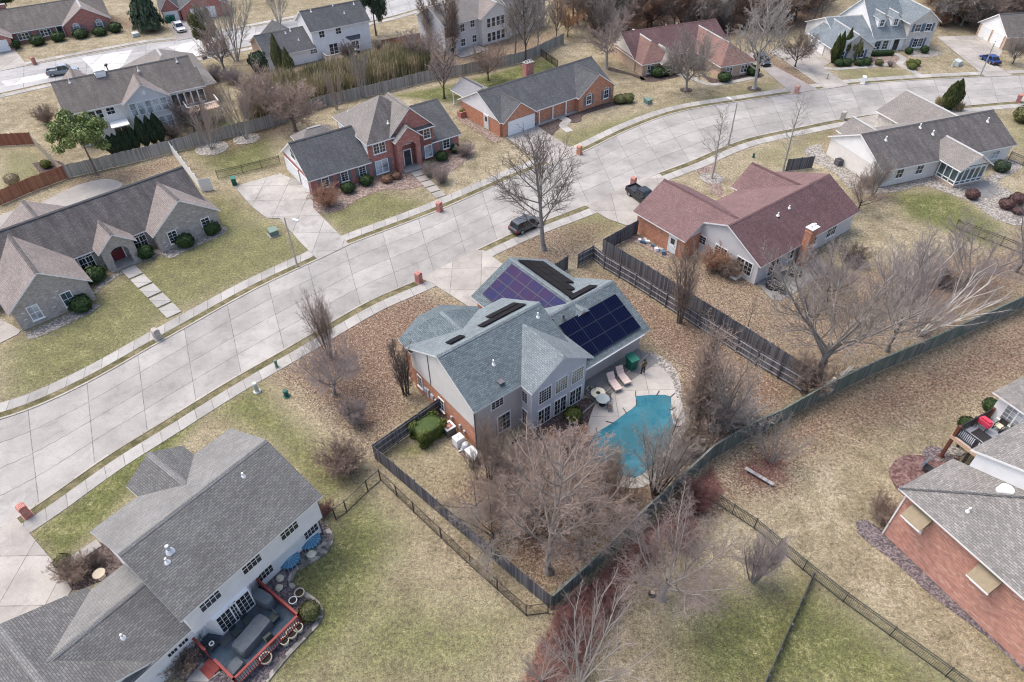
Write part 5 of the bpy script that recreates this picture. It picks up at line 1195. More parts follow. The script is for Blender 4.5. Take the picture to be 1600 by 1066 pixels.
# --- around the pool and the back garden
BT(1088, 672, (1112, 508), 'column', 'bark_brown', 'twig_brown', 'tall upright clump of bare stems at the right side of the pool terrace', 2, 1.5)
BT(1112, 690, (1145, 545), 'column', 'bark_brown', 'twig_grey', 'second upright bare tree leaning right behind the pool, nearest the right-hand fence', 3, 1.2)
BT(1022, 772, (1036, 645), 'vase', 'bark_dark', 'twig_grey', 'vase-shaped bare tree in front of the pool cover', 1, 1.1)
BT(948, 782, (945, 692), 'vase', 'bark_dark', 'twig_brown', 'smaller twiggy tree at the left end of the pool cover', 2, .9)
BT(857, 893, (846, 672), 'oval', 'bark_grey', 'twig_tan', 'very large pale bare tree filling the garden corner where the fences meet', 1, 1.0)
BT(800, 800, (796, 712), 'round', 'bark_grey', 'twig_brown', 'broad greyish bare tree left of the garden corner tree', 1, .85)
BT(765, 752, (776, 648), 'vase', 'bark_dark', 'twig_brown', 'multi-stemmed bare tree at the back corner of the solar panel house', 0, .75)
BT(744, 748, (738, 700), 'vase', 'bark_dark', 'twig_dark', 'low bent bare tree on the lawn by the pool equipment', 3, .9)
THK = [(770, 850, 5.0, 'round', 'twig_grey', 1.25, 'grey twiggy tree in the left half of the back garden, near the garden corner tree'), (828, 805, 5.5, 'round', 'twig_tan', 1.3, 'tan twiggy tree behind the garden corner tree, below the house corner'), (925, 812, 5.0, 'round', 'twig_tan', 1.2, 'tan twiggy tree left of the pool bottom end'), (745, 800, 3.6, 'round', 'twig_brown', 1.3, 'low brown twiggy tree at the left edge of the leaf litter'), (880, 770, 4.6, 'round', 'twig_pink', 1.3, 'pinkish twiggy tree between the garden corner tree and the pool'), (975, 790, 3.2, 'round', 'twig_brown', 1.1, 'brown twiggy tree close to the rear fence below the pool')]
for i, (x, y, h, st, tw, wd, lb) in enumerate(THK): BT(x, y, None, st, 'bark_dark', tw, lb, i % 3, wd, H=h)
BT(846, 1062, None, 'birch', 'bark_pale', 'twig_pink', 'pale multi-stemmed tree at the bottom edge, left of the taller one', 0, .9, H=4.2)
BT(905, 872, (900, 770), 'round', 'bark_grey', 'twig_pink', 'pinkish bare tree against the dark rear fence near its corner', 0, .8)
# --- outside the rear fence
BT(1032, 936, (1034, 812), 'round', 'bark_pale', 'twig_pink', 'pale fan-shaped bare tree on the lawn outside the rear fence', 1, .95)
BT(1176, 908, (1186, 822), 'vase', 'bark_grey', 'twig_violet', 'small greyish bare tree beside the black metal fence', 2, 1.1)
BT(905, 1070, (897, 948), 'birch', 'bark_pale', 'twig_pink', 'pinkish multi-stemmed bare tree at the bottom edge of the photo', 1, .9)
None if True else BT(838, 1080, (830, 985), 'round', 'bark_pale', 'twig_pink', 'lower pinkish bare tree at the bottom edge, left of the multi-stemmed one', 2, 1.1)
BT(1205, 722, (1200, 650), 'birch', 'bark_grey', 'twig_grey', 'sprawling grey leafless shrub at the outer side of the rear fence', 1, 1.25, cat='shrub', group='bare shrubs', name='bare_shrub')
# --- the maroon house back yard
BT(1275, 592, (1318, 290), 'spread', 'bark_grey', 'twig_grey', 'great spreading bare tree behind the maroon roof, its trunk at the fence junction', 3, .95, H=14.5)
BT(1385, 548, (1425, 330), 'spread', 'bark_grey', 'twig_violet', 'wide bare tree in the leafy yard between the great tree and the white birch', 4, .7, H=12.5)
BT(1436, 522, (1500, 372), 'birch', 'bark_birch', 'twig_violet', 'white-stemmed birch leaning right over the long rear fence', 0, 1.0, tilt=(0, .16), rz=0.0, H=10.5)
BT(1395, 470, (1425, 370), 'birch', 'bark_birch', 'twig_violet', 'upright white-stemmed birch further back in the leafy yard', 2, 1.2, H=9)
BT(1500, 455, (1530, 360), 'round', 'bark_grey', 'twig_violet', 'violet-grey twiggy tree in the leafy yard at the right', 3, 1.25, H=8)
BT(1290, 470, (1300, 390), 'round', 'bark_dark', 'twig_violet', 'dark twiggy tree beside the maroon house rear wall', 1, 1.1, H=6.5)
BT(1262, 607, (1268, 560), 'shrub', 'bark_brown', 'twig_brown', 'tangled brown shrub at the foot of the great spreading tree', 1, 1.1, cat='shrub', group='bare shrubs', name='bare_shrub')
BT(1340, 330, (1345, 280), 'round', 'bark_dark', 'twig_brown', 'small brown bare tree at the far end of the maroon house', 0, 1.0, H=5)
# --- upper left gardens
BT(331, 232, (308, 145), 'birch', 'bark_pale', 'twig_tan', 'multi-stemmed bare tree in a white stone ring above the white plastic fence', 0, .85)
BT(385, 217, (368, 110), 'birch', 'bark_pale', 'twig_tan', 'tall multi-stemmed bare tree in the right-hand white stone ring by the grey fence', 1, .7)
BT(462, 205, (452, 88), 'round', 'bark_brown', 'twig_tan', 'large tan-brown twiggy tree in front of the tall grass hedge', 3, 1.15, H=9)
BT(420, 190, (420, 100), 'round', 'bark_brown', 'twig_tan', 'tan-brown bare tree left of the tall grass hedge, behind the grey fence', 0, 1.15, H=8)
BT(526, 171, (512, 100), 'birch', 'bark_pale', 'twig_tan', 'slender pale multi-stemmed tree standing in the grass hedge above the brick house roof', 0, .55)
BT(567, 153, (575, 60), 'birch', 'bark_pale', 'twig_grey', 'tall slender tree in the middle of the grass hedge', 1, .5)
BT(370, 95, (352, -40), 'birch', 'bark_pale', 'twig_grey', 'big bare tree in front of the far street, right of the pale hipped garage roof', 1, .85)
BT(352, 112, (340, 30), 'spread', 'bark_grey', 'twig_tan', 'second wide bare tree just left of the big pale one by the far street', 1, .85)
BT(437, 38, (420, -60), 'birch', 'bark_pale', 'twig_grey', 'multi-stemmed bare tree on the lawn behind the dark roofed garage', 0, .6)
BT(694, 154, (692, 60), 'oval', 'bark_dark', 'twig_pink', 'rounded pinkish bare tree on the grass between the grey fence and the red brick house', 2, 1.25)
BT(763, 126, (760, 62), 'round', 'bark_dark', 'twig_brown', 'small brown bare tree beside the flat grey porch roof', 2, .9)
BT(708, 86, (712, -25), 'column', 'bark_dark', 'twig_brown', 'tall dark bare tree in front of the grey-white house end wall', 0, 1.2)
BT(677, 74, (672, -30), 'column', 'bark_dark', 'twig_brown', 'tall bare tree just left of the dark one by the grey-white house', 3, 1.2)
BT(660, 100, (655, 40), 'round', 'bark_brown', 'twig_pink', 'pinkish bushy bare tree at the right end of the grass hedge', 1, 1.1, H=7)
BT(805, 86, (808, -10), 'oval', 'bark_grey', 'twig_grey', 'tall grey bare tree behind the grey fence, just left of a darker trunk', 0, .9)
BT(821, 99, (830, -45), 'oval', 'bark_dark', 'twig_grey', 'tallest straight dark-trunked tree at the grey fence behind the brick chimney', 1, .75)
BT(840, 80, (845, -20), 'oval', 'bark_grey', 'twig_grey', 'slim bare tree just beyond the straight dark-trunked one', 2, .8)
BT(869, 67, (868, -20), 'oval', 'bark_dark', 'twig_brown', 'dark bare tree at the corner of the green-grey fence', 3, .8)
BT(887, 58, (890, 0), 'round', 'bark_dark', 'leaf_orange', 'bare tree keeping some orange leaves beside the fence corner', 0, .8)
BT(215, 215, (215, 180), 'shrub', 'bark_dark', 'twig_dark', 'dark bushy shrub', 0, 1) if False else None
BT(305, 205, (300, 150), 'round', 'bark_dark', 'twig_dark', 'dark bare tree at the right of the arborvitae row', 3, 1.1)
BT(180, 128, (180, 100), 'shrub', 'bark_dark', 'twig_brown', 'x', 0, 1) if False else None
# --- the wood behind: single trees of one kind
rng = random.Random(8)
def loc_in(h, g, x0, x1, y0, y1):
    a = h.root.rotation_euler.z; d = g - h.root.location; x = math.cos(a) * d.x + math.sin(a) * d.y; y = -math.sin(a) * d.x + math.cos(a) * d.y
    return x0 < x < x1 and y0 < y < y1
n_w = 0
while n_w < 175:
    if rng.random() < .72: px = rng.uniform(895, 1290); py = rng.uniform(-22, 66 if px < 960 else 60)
    else: px = rng.uniform(1445, 1575); py = rng.uniform(-22, 48)
    g = G(px, py)
    if loc_in(Uh, g, -3.5, 21, -12, 15) or loc_in(Vh, g, -19, 7, -8, 15) or loc_in(Wh, g, -9, 20, -9, 10): continue
    if 1120 < px < 1300 and py > 52 - (px - 1120) * .02: continue
    if px < 925 and py > 45: continue
    st = rng.choice(['round', 'oval', 'oval', 'round']); bk, tw = rng.choice([('bark_grey', 'twig_grey'), ('bark_dark', 'twig_brown'), ('bark_grey', 'twig_tan'), ('bark_grey', 'twig_pale'), ('bark_dark', 'leaf_rust'), ('bark_dark', 'twig_dark')])
    BT(px, py, None, st, bk, tw, 'bare tree of the dense brown wood behind the far houses', rng.randrange(3), rng.uniform(.75, 1.1), group='trees of the brown wood', H=rng.uniform(6, 11), name='woodland_tree'); n_w += 1

# ---------------------------------------------------------------- leafy things
def leaf_mesh(seed, n, shape, size, solid=.82):
    rng = random.Random(seed); v = []; f = []
    for i in range(n):
        while True:
            d = Vector((rng.gauss(0, 1), rng.gauss(0, 1), rng.gauss(0, 1))).normalized()
            rr = rng.uniform(solid ** 3, 1) ** (1 / 3)
            if shape == 'ball': c = d * rr * (1 + .26 * noise.noise(d * 2.3 + Vector((seed * 3.7, 0, 0)))); c.z = c.z * .5 + .5; nrm = d
            elif shape == 'box':
                q = Vector([abs(w_) ** .3 * math.copysign(1, w_) for w_ in d]); c = q * rr; c.z = c.z * .5 + .5; nrm = d
            elif shape == 'flame':
                z = rng.random(); w = (math.sin(min(1, z * 1.9) * 1.57) if z < .53 else ((1 - z) / .47) ** .7); a = rng.uniform(0, 6.28)
                w *= 1 + .22 * noise.noise(Vector((math.cos(a) * 1.5, math.sin(a) * 1.5, z * 6 + seed))); r_ = w * rr
                c = Vector((math.cos(a) * r_, math.sin(a) * r_, z)); nrm = Vector((math.cos(a), math.sin(a), .5)).normalized()
            elif shape == 'cone':
                z = rng.random() ** 1.35; a = rng.uniform(0, 6.28); tier = .72 + .28 * (1 - (z * 9) % 1); w = (1 - z) * tier * (1 + .3 * noise.noise(Vector((math.cos(a) * 2, math.sin(a) * 2, z * 7 + seed))))
                r_ = w * rng.uniform(.35, 1) ** .5; c = Vector((math.cos(a) * r_, math.sin(a) * r_, .08 + z * .92 - .05 * r_)); nrm = Vector((math.cos(a), math.sin(a), .8)).normalized()
            elif shape == 'loose':
                k = rng.randrange(38); kr = random.Random(seed * 100 + k); cd = Vector((kr.gauss(0, 1), kr.gauss(0, 1), kr.gauss(0, .8))).normalized() * kr.uniform(.35, .85)
                c = cd + d * rr * Vector((.26, .26, .16)).length * .55; c.z = c.z * .5 + .5; nrm = (d + Z * .5).normalized()
            break
        s = size * rng.uniform(.6, 1.3)
        t = nrm.orthogonal().normalized(); t = (Matrix.Rotation(rng.uniform(0, 6.28), 3, nrm) @ t); b = nrm.cross(t)
        tilt = rng.uniform(-.9, .9); b = (b * math.cos(tilt) + nrm * math.sin(tilt))
        k = len(v); v += [tuple(c - t * s), tuple(c + b * s * .55), tuple(c + t * s), tuple(c - b * s * .55)]; f.append((k, k + 1, k + 2, k + 3))
    if shape in ('ball', 'box', 'flame'):   # inner mass of the plant
        k = .84; N, Mr = 14, 8; b0 = len(v)
        for j in range(Mr + 1):
            th = math.pi * j / Mr
            for i in range(N):
                a = 6.2832 * i / N
                if shape == 'flame':
                    z = j / Mr; w = (math.sin(min(1, z * 1.9) * 1.57) if z < .53 else ((1 - z) / .47) ** .7) * .78; v.append((math.cos(a) * w, math.sin(a) * w, z * .94))
                else:
                    d = Vector((math.sin(th) * math.cos(a), math.sin(th) * math.sin(a), math.cos(th)))
                    if shape == 'box': d = Vector([abs(q) ** .3 * math.copysign(1, q) for q in d])
                    v.append((d.x * k, d.y * k, d.z * k * .5 + .46))
        for j in range(Mr):
            for i in range(N): i2 = (i + 1) % N; f.append((b0 + j * N + i, b0 + j * N + i2, b0 + (j + 1) * N + i2, b0 + (j + 1) * N + i))
    me = bpy.data.meshes.new('foliage'); me.from_pydata(v, [], f); me.materials.append(MATS['leaf_yew']); me.update(); return me
def blade_mesh(seed, n, spread=.5, lean=.35, w=.02):
    rng = random.Random(seed); v = []; f = []
    for i in range(n):
        a = rng.uniform(0, 6.28); r = spread * rng.random() ** .5; c = Vector((math.cos(a) * r, math.sin(a) * r, 0)); h = rng.uniform(.5, 1); an = rng.uniform(0, 6.28); o = Vector((math.cos(an), math.sin(an), 0)); l = rng.uniform(0, lean); t = Vector((-o.y, o.x, 0)) * w
        p1 = c + o * l * .35 + Z * h * .6; p2 = c + o * l + Z * h; k = len(v)
        v += [tuple(c - t), tuple(c + t), tuple(p1 + t), tuple(p1 - t), tuple(p2)]; f += [(k, k + 1, k + 2, k + 3), (k + 3, k + 2, k + 4)]
    me = bpy.data.meshes.new('foliage'); me.from_pydata(v, [], f); me.materials.append(MATS['leaf_yew']); me.update(); return me
LEAF = {}
def leafm(kind, var):
    if (kind, var) not in LEAF:
        LEAF[(kind, var)] = {'ball': lambda: leaf_mesh(var, 1500, 'ball', .085, .86), 'box': lambda: leaf_mesh(var, 3200, 'box', .05, .9), 'flame': lambda: leaf_mesh(var, 2600, 'flame', .10, .6), 'cone': lambda: leaf_mesh(var, 5200, 'cone', .06),
                             'loose': lambda: leaf_mesh(var, 9000, 'loose', .034, .2), 'grass': lambda: blade_mesh(var, 420, .5, .5, .018), 'bamboo': lambda: blade_mesh(var, 1500, 1.0, .35, .03)}[kind]()
    return LEAF[(kind, var)]
core_me = None
def plant(px, py, kind, r, h, mat, label, cat='shrub', group=None, var=0, name=None, ry=None, rz=None, stem=True, trunk=None):
    global core_me
    t = thing(name or 'shrub', label, cat, G(px, py), rz if rz is not None else (px * .7) % 6.28, group)
    o = bpy.data.objects.new('foliage', leafm(kind, var)); COL.objects.link(o); o.parent = t; o.scale = (r, ry or r, h); o.material_slots[0].link = 'OBJECT'; o.material_slots[0].material = MATS[mat]
    if trunk: o.location.z = trunk * .6
    if stem:
        mb = MB(); th = trunk or h * .45
        mb.tube([(0, 0, -.05), (.03, .02, th * .5), (0, 0, th + (h * .5 if trunk else 0))], [max(.05, h * .025), max(.04, h * .018), .03], 6)
        if not trunk:
            for k in range(5): a = k * 1.26; mb.tube([(0, 0, .05), (math.cos(a) * r * .35, math.sin(a) * r * .35, h * .35), (math.cos(a) * r * .7, math.sin(a) * r * .7, h * .62)], [.04, .03, .012], 4)
        mb.build('trunk' if trunk else 'stem', 'bark_brown', t, uv=False)
    return t
P_ = plant
# conifers and evergreens
P_(235, 47, 'cone', 3.4, 11.0, 'leaf_spruce', 'tall olive-green conifer on the lawn beside the red brick ranch house', 'tree', 'evergreen trees', 0, 'conifer', trunk=1.2)
P_(152, 274, 'loose', 4.2, 6.6, 'leaf_pine', 'bright green loose pine leaning over the grey fence', 'tree', 'evergreen trees', 1, 'pine_tree', trunk=4.6)
P_(588, 56, 'loose', 3.2, 9.0, 'leaf_spruce', 'dark green pine at the right end of the white dark-roofed house', 'tree', 'evergreen trees', 2, 'pine_tree', trunk=3.0)
P_(326, 80, 'loose', 2.6, 8.0, 'leaf_olive', 'dark conifer between the silver pickup and the big pale bare tree', 'tree', 'evergreen trees', 1, 'conifer', trunk=1.0)
P_(440, 118, 'flame', 1.1, 6.5, 'leaf_olive', 'narrow olive conifer against the wall of the dark-roofed garage wing', 'tree', 'evergreen trees', 1, 'conifer')
P_(455, 124, 'flame', 1.0, 5.0, 'leaf_olive', 'shorter narrow conifer right beside the olive one at the garage wing', 'tree', 'evergreen trees', 2, 'conifer')
P_(408, 112, 'ball', 1.7, 3.4, 'leaf_spruce', 'rounded dark evergreen at the corner of the dark-roofed garage', 'shrub', 'evergreen shrubs', 1, 'evergreen_shrub')
P_(5, 32, 'loose', 5.5, 8, 'leaf_yew', 'dark evergreen mass in the top left corner behind the plum-brown roof', 'tree', 'evergreen trees', 3, 'evergreen_tree', trunk=2)
P_(1525, 8, 'loose', 3.4, 7.5, 'leaf_pine', 'green pine at the edge of the brown wood in the top right', 'tree', 'evergreen trees', 4, 'pine_tree', trunk=2)
ARB = ['first and leftmost', 'second', 'third', 'fourth', 'fifth', 'sixth and tallest', 'seventh', 'last and rightmost']
for i, (x, y, h) in enumerate(((180, 243, 2.9), (188, 242, 3.0), (197, 240, 3.1), (206, 237, 3.1), (216, 234, 3.3), (231, 230, 4.4), (243, 226, 4.1), (254, 222, 4.2))):
    P_(x, y, 'flame', .85 + .1 * (i > 4), h, 'leaf_arbor_dark', ARB[i] + ' dark arborvitae of the row behind the grey fence', 'arborvitae', 'row of dark arborvitae', i % 3, 'arborvitae', stem=True)
for i, (x, y, h) in enumerate(((1300, 98.5, 4.6), (1306.5, 97, 4.9), (1317, 94.5, 5.2))):
    P_(x, y, 'flame', .75, h, 'leaf_arbor', ('left', 'middle', 'right and tallest')[i] + ' tree of the three tall arborvitae in front of the white garage', 'arborvitae', 'three tall arborvitae', i, 'arborvitae')
P_(1478, 172, 'flame', 1.15, 4.2, 'leaf_arbor', 'left trunk of the pair of tall arborvitae standing by the street behind the ranch roof', 'arborvitae', 'pair of arborvitae', 1, 'arborvitae'); P_(1485, 171, 'flame', 1.1, 4.4, 'leaf_arbor', 'right trunk of the pair of tall arborvitae standing by the street behind the ranch roof', 'arborvitae', 'pair of arborvitae', 2, 'arborvitae')
# clipped round shrubs
def balls(lst, mat, cat='shrub', group='clipped round shrubs', name='round_shrub'):
    for i, (x, y, r, h, lb) in enumerate(lst): P_(x, y, 'ball', r, h, mat, lb, cat, group, i % 3, name)
balls([(292, 385, 1.05, 1.6, 'round dark shrub below the left window of the stone house right gable'), (333, 365, 1.0, 1.5, 'round dark shrub below the right window of the stone house right gable'), (230, 402, .95, 1.5, 'round dark shrub right of the stone house entry'), (150, 438, 1.3, 1.6, 'wide dark shrub left of the stone house entry'), (131, 484, 1.15, 1.6, 'round dark shrub below the stone house left gable')], 'leaf_yew')
balls([(545, 300, .95, 1.3, 'dark green shrub under the garage wing windows of the red brick house'), (573, 288, .95, 1.3, 'dark green shrub at the inner corner of the red brick house'), (691, 250, .9, 1.2, 'dark green shrub right of the red brick entry arch'), (711, 238, .7, 1.2, 'smaller dark green shrub at the right end of the red brick house')], 'leaf_yew')
balls([(968, 161, 1.0, 1.3, 'rounded brownish shrub left of two at the orange brick gable corner'), (981, 160, 1.0, 1.4, 'rounded brownish shrub right of two at the orange brick gable corner')], 'leaf_olive')
balls([(1027, 119, 1.3, 1.5, 'dark green shrub under the front window of the tan brick house'), (1040, 117, 1.2, 1.5, 'dark green shrub between the tan brick house front windows'), (1131, 127, 1.15, 1.4, 'round dark shrub left of two before the tan brick right wing'), (1175, 117, 1.1, 1.6, 'round dark shrub right of two before the tan brick right wing'), (1085, 106, 1.6, 1.8, 'dark green shrub in the recess of the tan brick house')], 'leaf_yew')
balls([(1310, 103, .85, 1.1, 'leftmost of four clipped shrubs in front of the white house garage'), (1321, 102.5, .95, 1.2, 'second of four clipped shrubs in front of the white house garage'), (1341, 102, .9, 1.1, 'third of four clipped shrubs in front of the white house garage'), (1352, 101.5, .95, 1.2, 'rightmost of four clipped shrubs in front of the white house garage'), (1419, 84, .7, 1.1, 'small clipped shrub at the left foot of the white house brick gable'), (1443, 83, .75, 1.2, 'small clipped shrub at the right foot of the white house brick gable')], 'leaf_yew')
for i in range(7): P_(1364 + 4.5 * i, 87.5 - .2 * i, 'ball', .55, .9, 'leaf_yew', 'low clipped shrub of the row along the white house porch', 'shrub', 'porch row of clipped shrubs', i % 3, 'round_shrub')
balls([(1421, 104, .7, 1.2, 'yellow-green shrub left of three in the bed by the white house path'), (1430, 103, .8, 1.0, 'yellow-green shrub right of three in the bed by the white house path'), (1424, 108, .8, 1.0, 'yellow-green shrub nearest the lawn in the bed by the white house path')], 'leaf_box')
balls([(24, 76, 1.2, 1.6, 'dark shrub by the garage of the red brick ranch house'), (61, 70, 1.4, 1.7, 'dark shrub under the triple window of the red brick ranch house'), (93, 64, 1.3, 1.7, 'dark shrub beside the red brick ranch front door'), (128, 59, 1.5, 1.6, 'dark shrub under the left arched window'), (158, 55, 1.4, 1.5, 'dark shrub under the right arched window'), (182, 50, 1.3, 1.8, 'dark shrub at the right corner of the red brick ranch house')], 'leaf_yew')
balls([(1562, 267, 1.0, 1.4, 'blue-green shrub beside the glazed sunroom'), (1517, 310, .85, 1.2, 'dark red-brown shrub in the gravel in front of the sunroom'), (1570, 325, .9, 1.2, 'plum shrub left of two at the gravel bed edge'), (1587, 318, .95, 1.3, 'plum shrub right of two at the gravel bed edge'), (1589, 334, .7, .8, 'rusty shrub at the lower end of the gravel bed')], 'leaf_plum')
recolor([o for o in COL.objects if o.get('label') == 'blue-green shrub beside the glazed sunroom'][0].children[0], 'leaf_spruce')
balls([(1597, 190, 1.5, 2.2, 'large dark round bush at the right edge beside the ranch roof')], 'leaf_olive')
balls([(486, 962, .75, 1.2, 'bright green round shrub at the deck corner of the grey-roofed house')], 'leaf_olive')
P_(671, 681, 'box', 1.05, 1.75, 'leaf_box', 'clipped box hedge between the dark fence and the air conditioner', 'hedge', None, 0, 'clipped_hedge', ry=1.45, rz=rad(-50))
BRN = [(120, 903, (118, 862), 'twig_brown', 'large brownish shrub at the driveway edge of the grey-roofed house', 1.15), (292, 1045, (288, 1020), 'twig_brown', 'brown shrub beside the deck step of the grey-roofed house', 1.2), (300, 1015, (298, 990), 'twig_dark', 'brown shrub under the wall beside the red deck rail', 1.2), (508, 802, (508, 785), 'twig_red', 'dark red shrub at the far corner of the grey-roofed house', 1.2), (150, 880, (149, 860), 'twig_dark', 'low brown shrub beside the entry of the grey-roofed house', 1.3), (513, 322, (511, 288), 'twig_rust', 'large rusty shrub at the garage corner of the red brick house', 1.15), (728, 243, (727, 222), 'twig_pink', 'rusty shrub at the right end of the red brick house bed', 1.4)]
balls([(103, 884, .6, 1.1, 'small green shrub at the end of the grey-roofed house driveway')], 'leaf_olive')
balls([(605, 284, .8, .9, 'low rusty shrub under the red brick house window'), (620, 279, .7, .9, 'low rusty shrub left of the red brick entry')], 'leaf_rust', group='brown shrubs', name='brown_shrub')
BT(1375, 808, (1370, 770), 'shrub', 'bark_brown', 'twig_brown', 'sprawling brown shrub at the corner of the tall brick house', 0, 1.25, cat='shrub', group='bare shrubs', name='bare_shrub')
balls([(22, 288, .9, 1.5, 'tawny grass tuft inside the brown fence yard')], 'leaf_straw', group='ornamental grasses', name='ornamental_grass'); balls([(74, 262, .7, 1.1, 'yellow-green shrub in the corner of the brown fence yard')], 'leaf_box')
P_(1468, 164, 'grass', 1.4, 1.4, 'leaf_straw', 'tawny grass clump beside the pair of arborvitae', 'grass', 'ornamental grasses', 0, 'ornamental_grass', stem=False); P_(1495, 172, 'grass', 1.6, 1.4, 'leaf_straw', 'tawny grass clump right of the pair of arborvitae', 'grass', 'ornamental grasses', 1, 'ornamental_grass', stem=False)
P_(896, 655, 'ball', .8, 1.2, 'leaf_box', 'yellow-green shrub under the tall rear windows by the pool', 'shrub', 'evergreen shrubs', 2, 'round_shrub')
P_(1372, 102, 'ball', .7, 1.0, 'leaf_olive', 'small green tree at the white house garage corner', 'shrub', 'evergreen shrubs', 1, 'round_shrub')
P_(1334, 99, 'loose', .9, 3.4, 'leaf_olive', 'thin green ornamental tree before the white house garage windows', 'tree', None, 6, 'ornamental_tree', trunk=1.2)
balls([(1415, 672, .6, .9, 'dark green shrub under the raised deck, nearest the grill'), (1548, 640, .7, 1.2, 'dark green shrub at the upper end of the raised deck')], 'leaf_yew') if False else None
balls([(1507, 668, .7, 1.0, 'dark green shrub left of the raised deck'), (1545, 640, .7, 1.1, 'dark green shrub at the wall end of the raised deck')], 'leaf_yew')
# bare twiggy shrubs
def bush(x, y, top, tw, lb, wide=1.0, var=0): BT(x, y, top, 'shrub', 'bark_brown', tw, lb, var, wide, group='bare shrubs', cat='shrub', name='bare_shrub')
for i, q in enumerate(BRN): bush(*q, i % 2)
bush(556, 662, (552, 622), 'twig_violet', 'small violet-grey twiggy shrub in the middle of the front lawn', .85, 0)
bush(539, 735, (536, 690), 'twig_brown', 'round reddish-brown twiggy shrub on the lawn beside the grey-roofed house', 1.05, 1)
for i, (x, y, top, tw, lb, w) in enumerate([(872, 704, (870, 678), 'twig_rust', 'brown tangled shrub under the rear windows, left end', 1.2), (835, 716, (830, 690), 'twig_pink', 'pinkish tangled shrub at the rear corner of the house, by the multi-stemmed tree', 1.2), (905, 692, (902, 668), 'twig_rust', 'brown tangled shrub under the rear windows, right end by the pool', 1.1), (880, 745, (876, 690), 'twig_pink', 'pinkish shrub between the house and the pool left end', 1.3), (800, 745, (795, 705), 'twig_pink', 'pinkish low shrub in the left of the garden', 1.2),
     (1146, 668, (1150, 620), 'twig_pale', 'pale straw-coloured shrub against the right-hand fence by the pool', 1.2), (1075, 705, (1070, 660), 'twig_brown', 'brown shrub at the lower right of the pool terrace', 1.2),
     (1005, 868, (1005, 848), 'twig_red', 'reddish shrub hugging the outer side of the rear fence', 1.2), (1062, 846, (1058, 815), 'twig_red', 'reddish shrub behind the pale fan-shaped tree', 1.2), (940, 948, (937, 922), 'twig_red', 'reddish shrub at the outer corner of the rear fence', 1.3), (1085, 790, (1085, 760), 'twig_red', 'low dark red shrub at the start of the black metal fence', 1.4),
     (895, 1003, (892, 972), 'twig_red', 'reddish low shrub above the bottom edge tree', 1.3), (1115, 420, (1112, 382), 'twig_rust', 'rusty twiggy shrub against the pale gable wall of the maroon house', 1.25), (1140, 432, (1138, 400), 'twig_brown', 'brown twiggy shrub right of the rusty one at the pale gable wall', 1.1), (690, 285, (690, 262), 'twig_pink', 'pinkish low shrub in the red brick house bed', 1.3), (672, 275, (670, 255), 'twig_pink', 'pinkish shrub beside the red brick entry steps', 1.2),
     (1300, 440, (1300, 415), 'twig_dark', 'dark shrub on the patio behind the maroon house', 1.2), (1330, 410, (1330, 380), 'twig_dark', 'dark shrub against the rear wall of the maroon house', 1.3), (1390, 104, (1391, 94), 'twig_violet', 'small twiggy shrub at the bend of the white house path', 1.2), (560, 130, (560, 95), 'twig_brown', 'brown shrub behind the deck of the white dark-roofed house', 1.3), (545, 95, (548, 62), 'twig_dark', 'dark rounded shrub against the rear wall of the white dark-roofed house', 1.0), (335, 125, (335, 100), 'twig_violet', 'violet-grey shrub right of the pale hipped roof', 1.5), (365, 130, (365, 105), 'twig_violet', 'violet-grey shrub beneath the big pale bare tree', 1.5), (270, 215, (265, 190), 'twig_dark', 'dark twiggy shrub at the right end of the arborvitae row', 1.2), (1352, 292, (1350, 270), 'twig_grey', 'greyish shrub at the ranch house gravel', 1.1),
     (75, 193, (72, 160), 'twig_brown', 'brown shrub at the left end of the pale grey siding house', 1.0), (600, 85, (600, 62), 'twig_dark', 'dark shrub behind the grass hedge', 1.5), (640, 80, (640, 55), 'twig_rust', 'rusty shrub behind the right part of the grass hedge', 1.5), (1470, 448, (1470, 420), 'twig_dark', 'dark shrub in the orange leaves under the birch', 1.2)]):
    bush(x, y, top, tw, lb, w, i % 2)
# tall ornamental-grass hedge along the grey fence
HG = [(405, 178), (425, 168), (446, 166), (470, 162), (492, 158), (512, 150), (530, 146), (548, 142), (566, 136), (584, 131), (602, 125), (620, 119), (638, 113), (654, 108), (440, 145), (470, 140), (500, 132), (530, 126), (560, 118), (590, 110), (620, 102), (644, 97), (410, 155)]
for i, (x, y) in enumerate(HG):
    P_(x, y, 'bamboo', 2.3, 3.2 + .7 * ((i * 7) % 3) / 2, ('leaf_straw', 'leaf_bamboo', 'leaf_straw', 'leaf_bamboo', 'leaf_straw')[i % 5], 'tall tawny clump of the grass hedge behind the grey fence', 'grass clump', 'tall grass hedge clumps', i % 3, 'ornamental_grass', stem=False)
# low undergrowth of the wood
for x, y, w in ((930, 55, 3), (960, 40, 4), (1130, 48, 4), (1165, 45, 4), (1200, 40, 4), (1230, 25, 4), (1260, 12, 4), (1470, 40, 3), (1500, 35, 4), (1530, 30, 3), (960, 80, 3)):
    BT(x, y, None, 'shrub', 'bark_brown', ('twig_rust', 'twig_brown', 'twig_dark')[int(x) % 3], 'brown undergrowth shrub at the edge of the wood', int(x) % 2, 1.2, group='undergrowth shrubs of the wood', cat='shrub', name='woodland_shrub', H=w * .8)
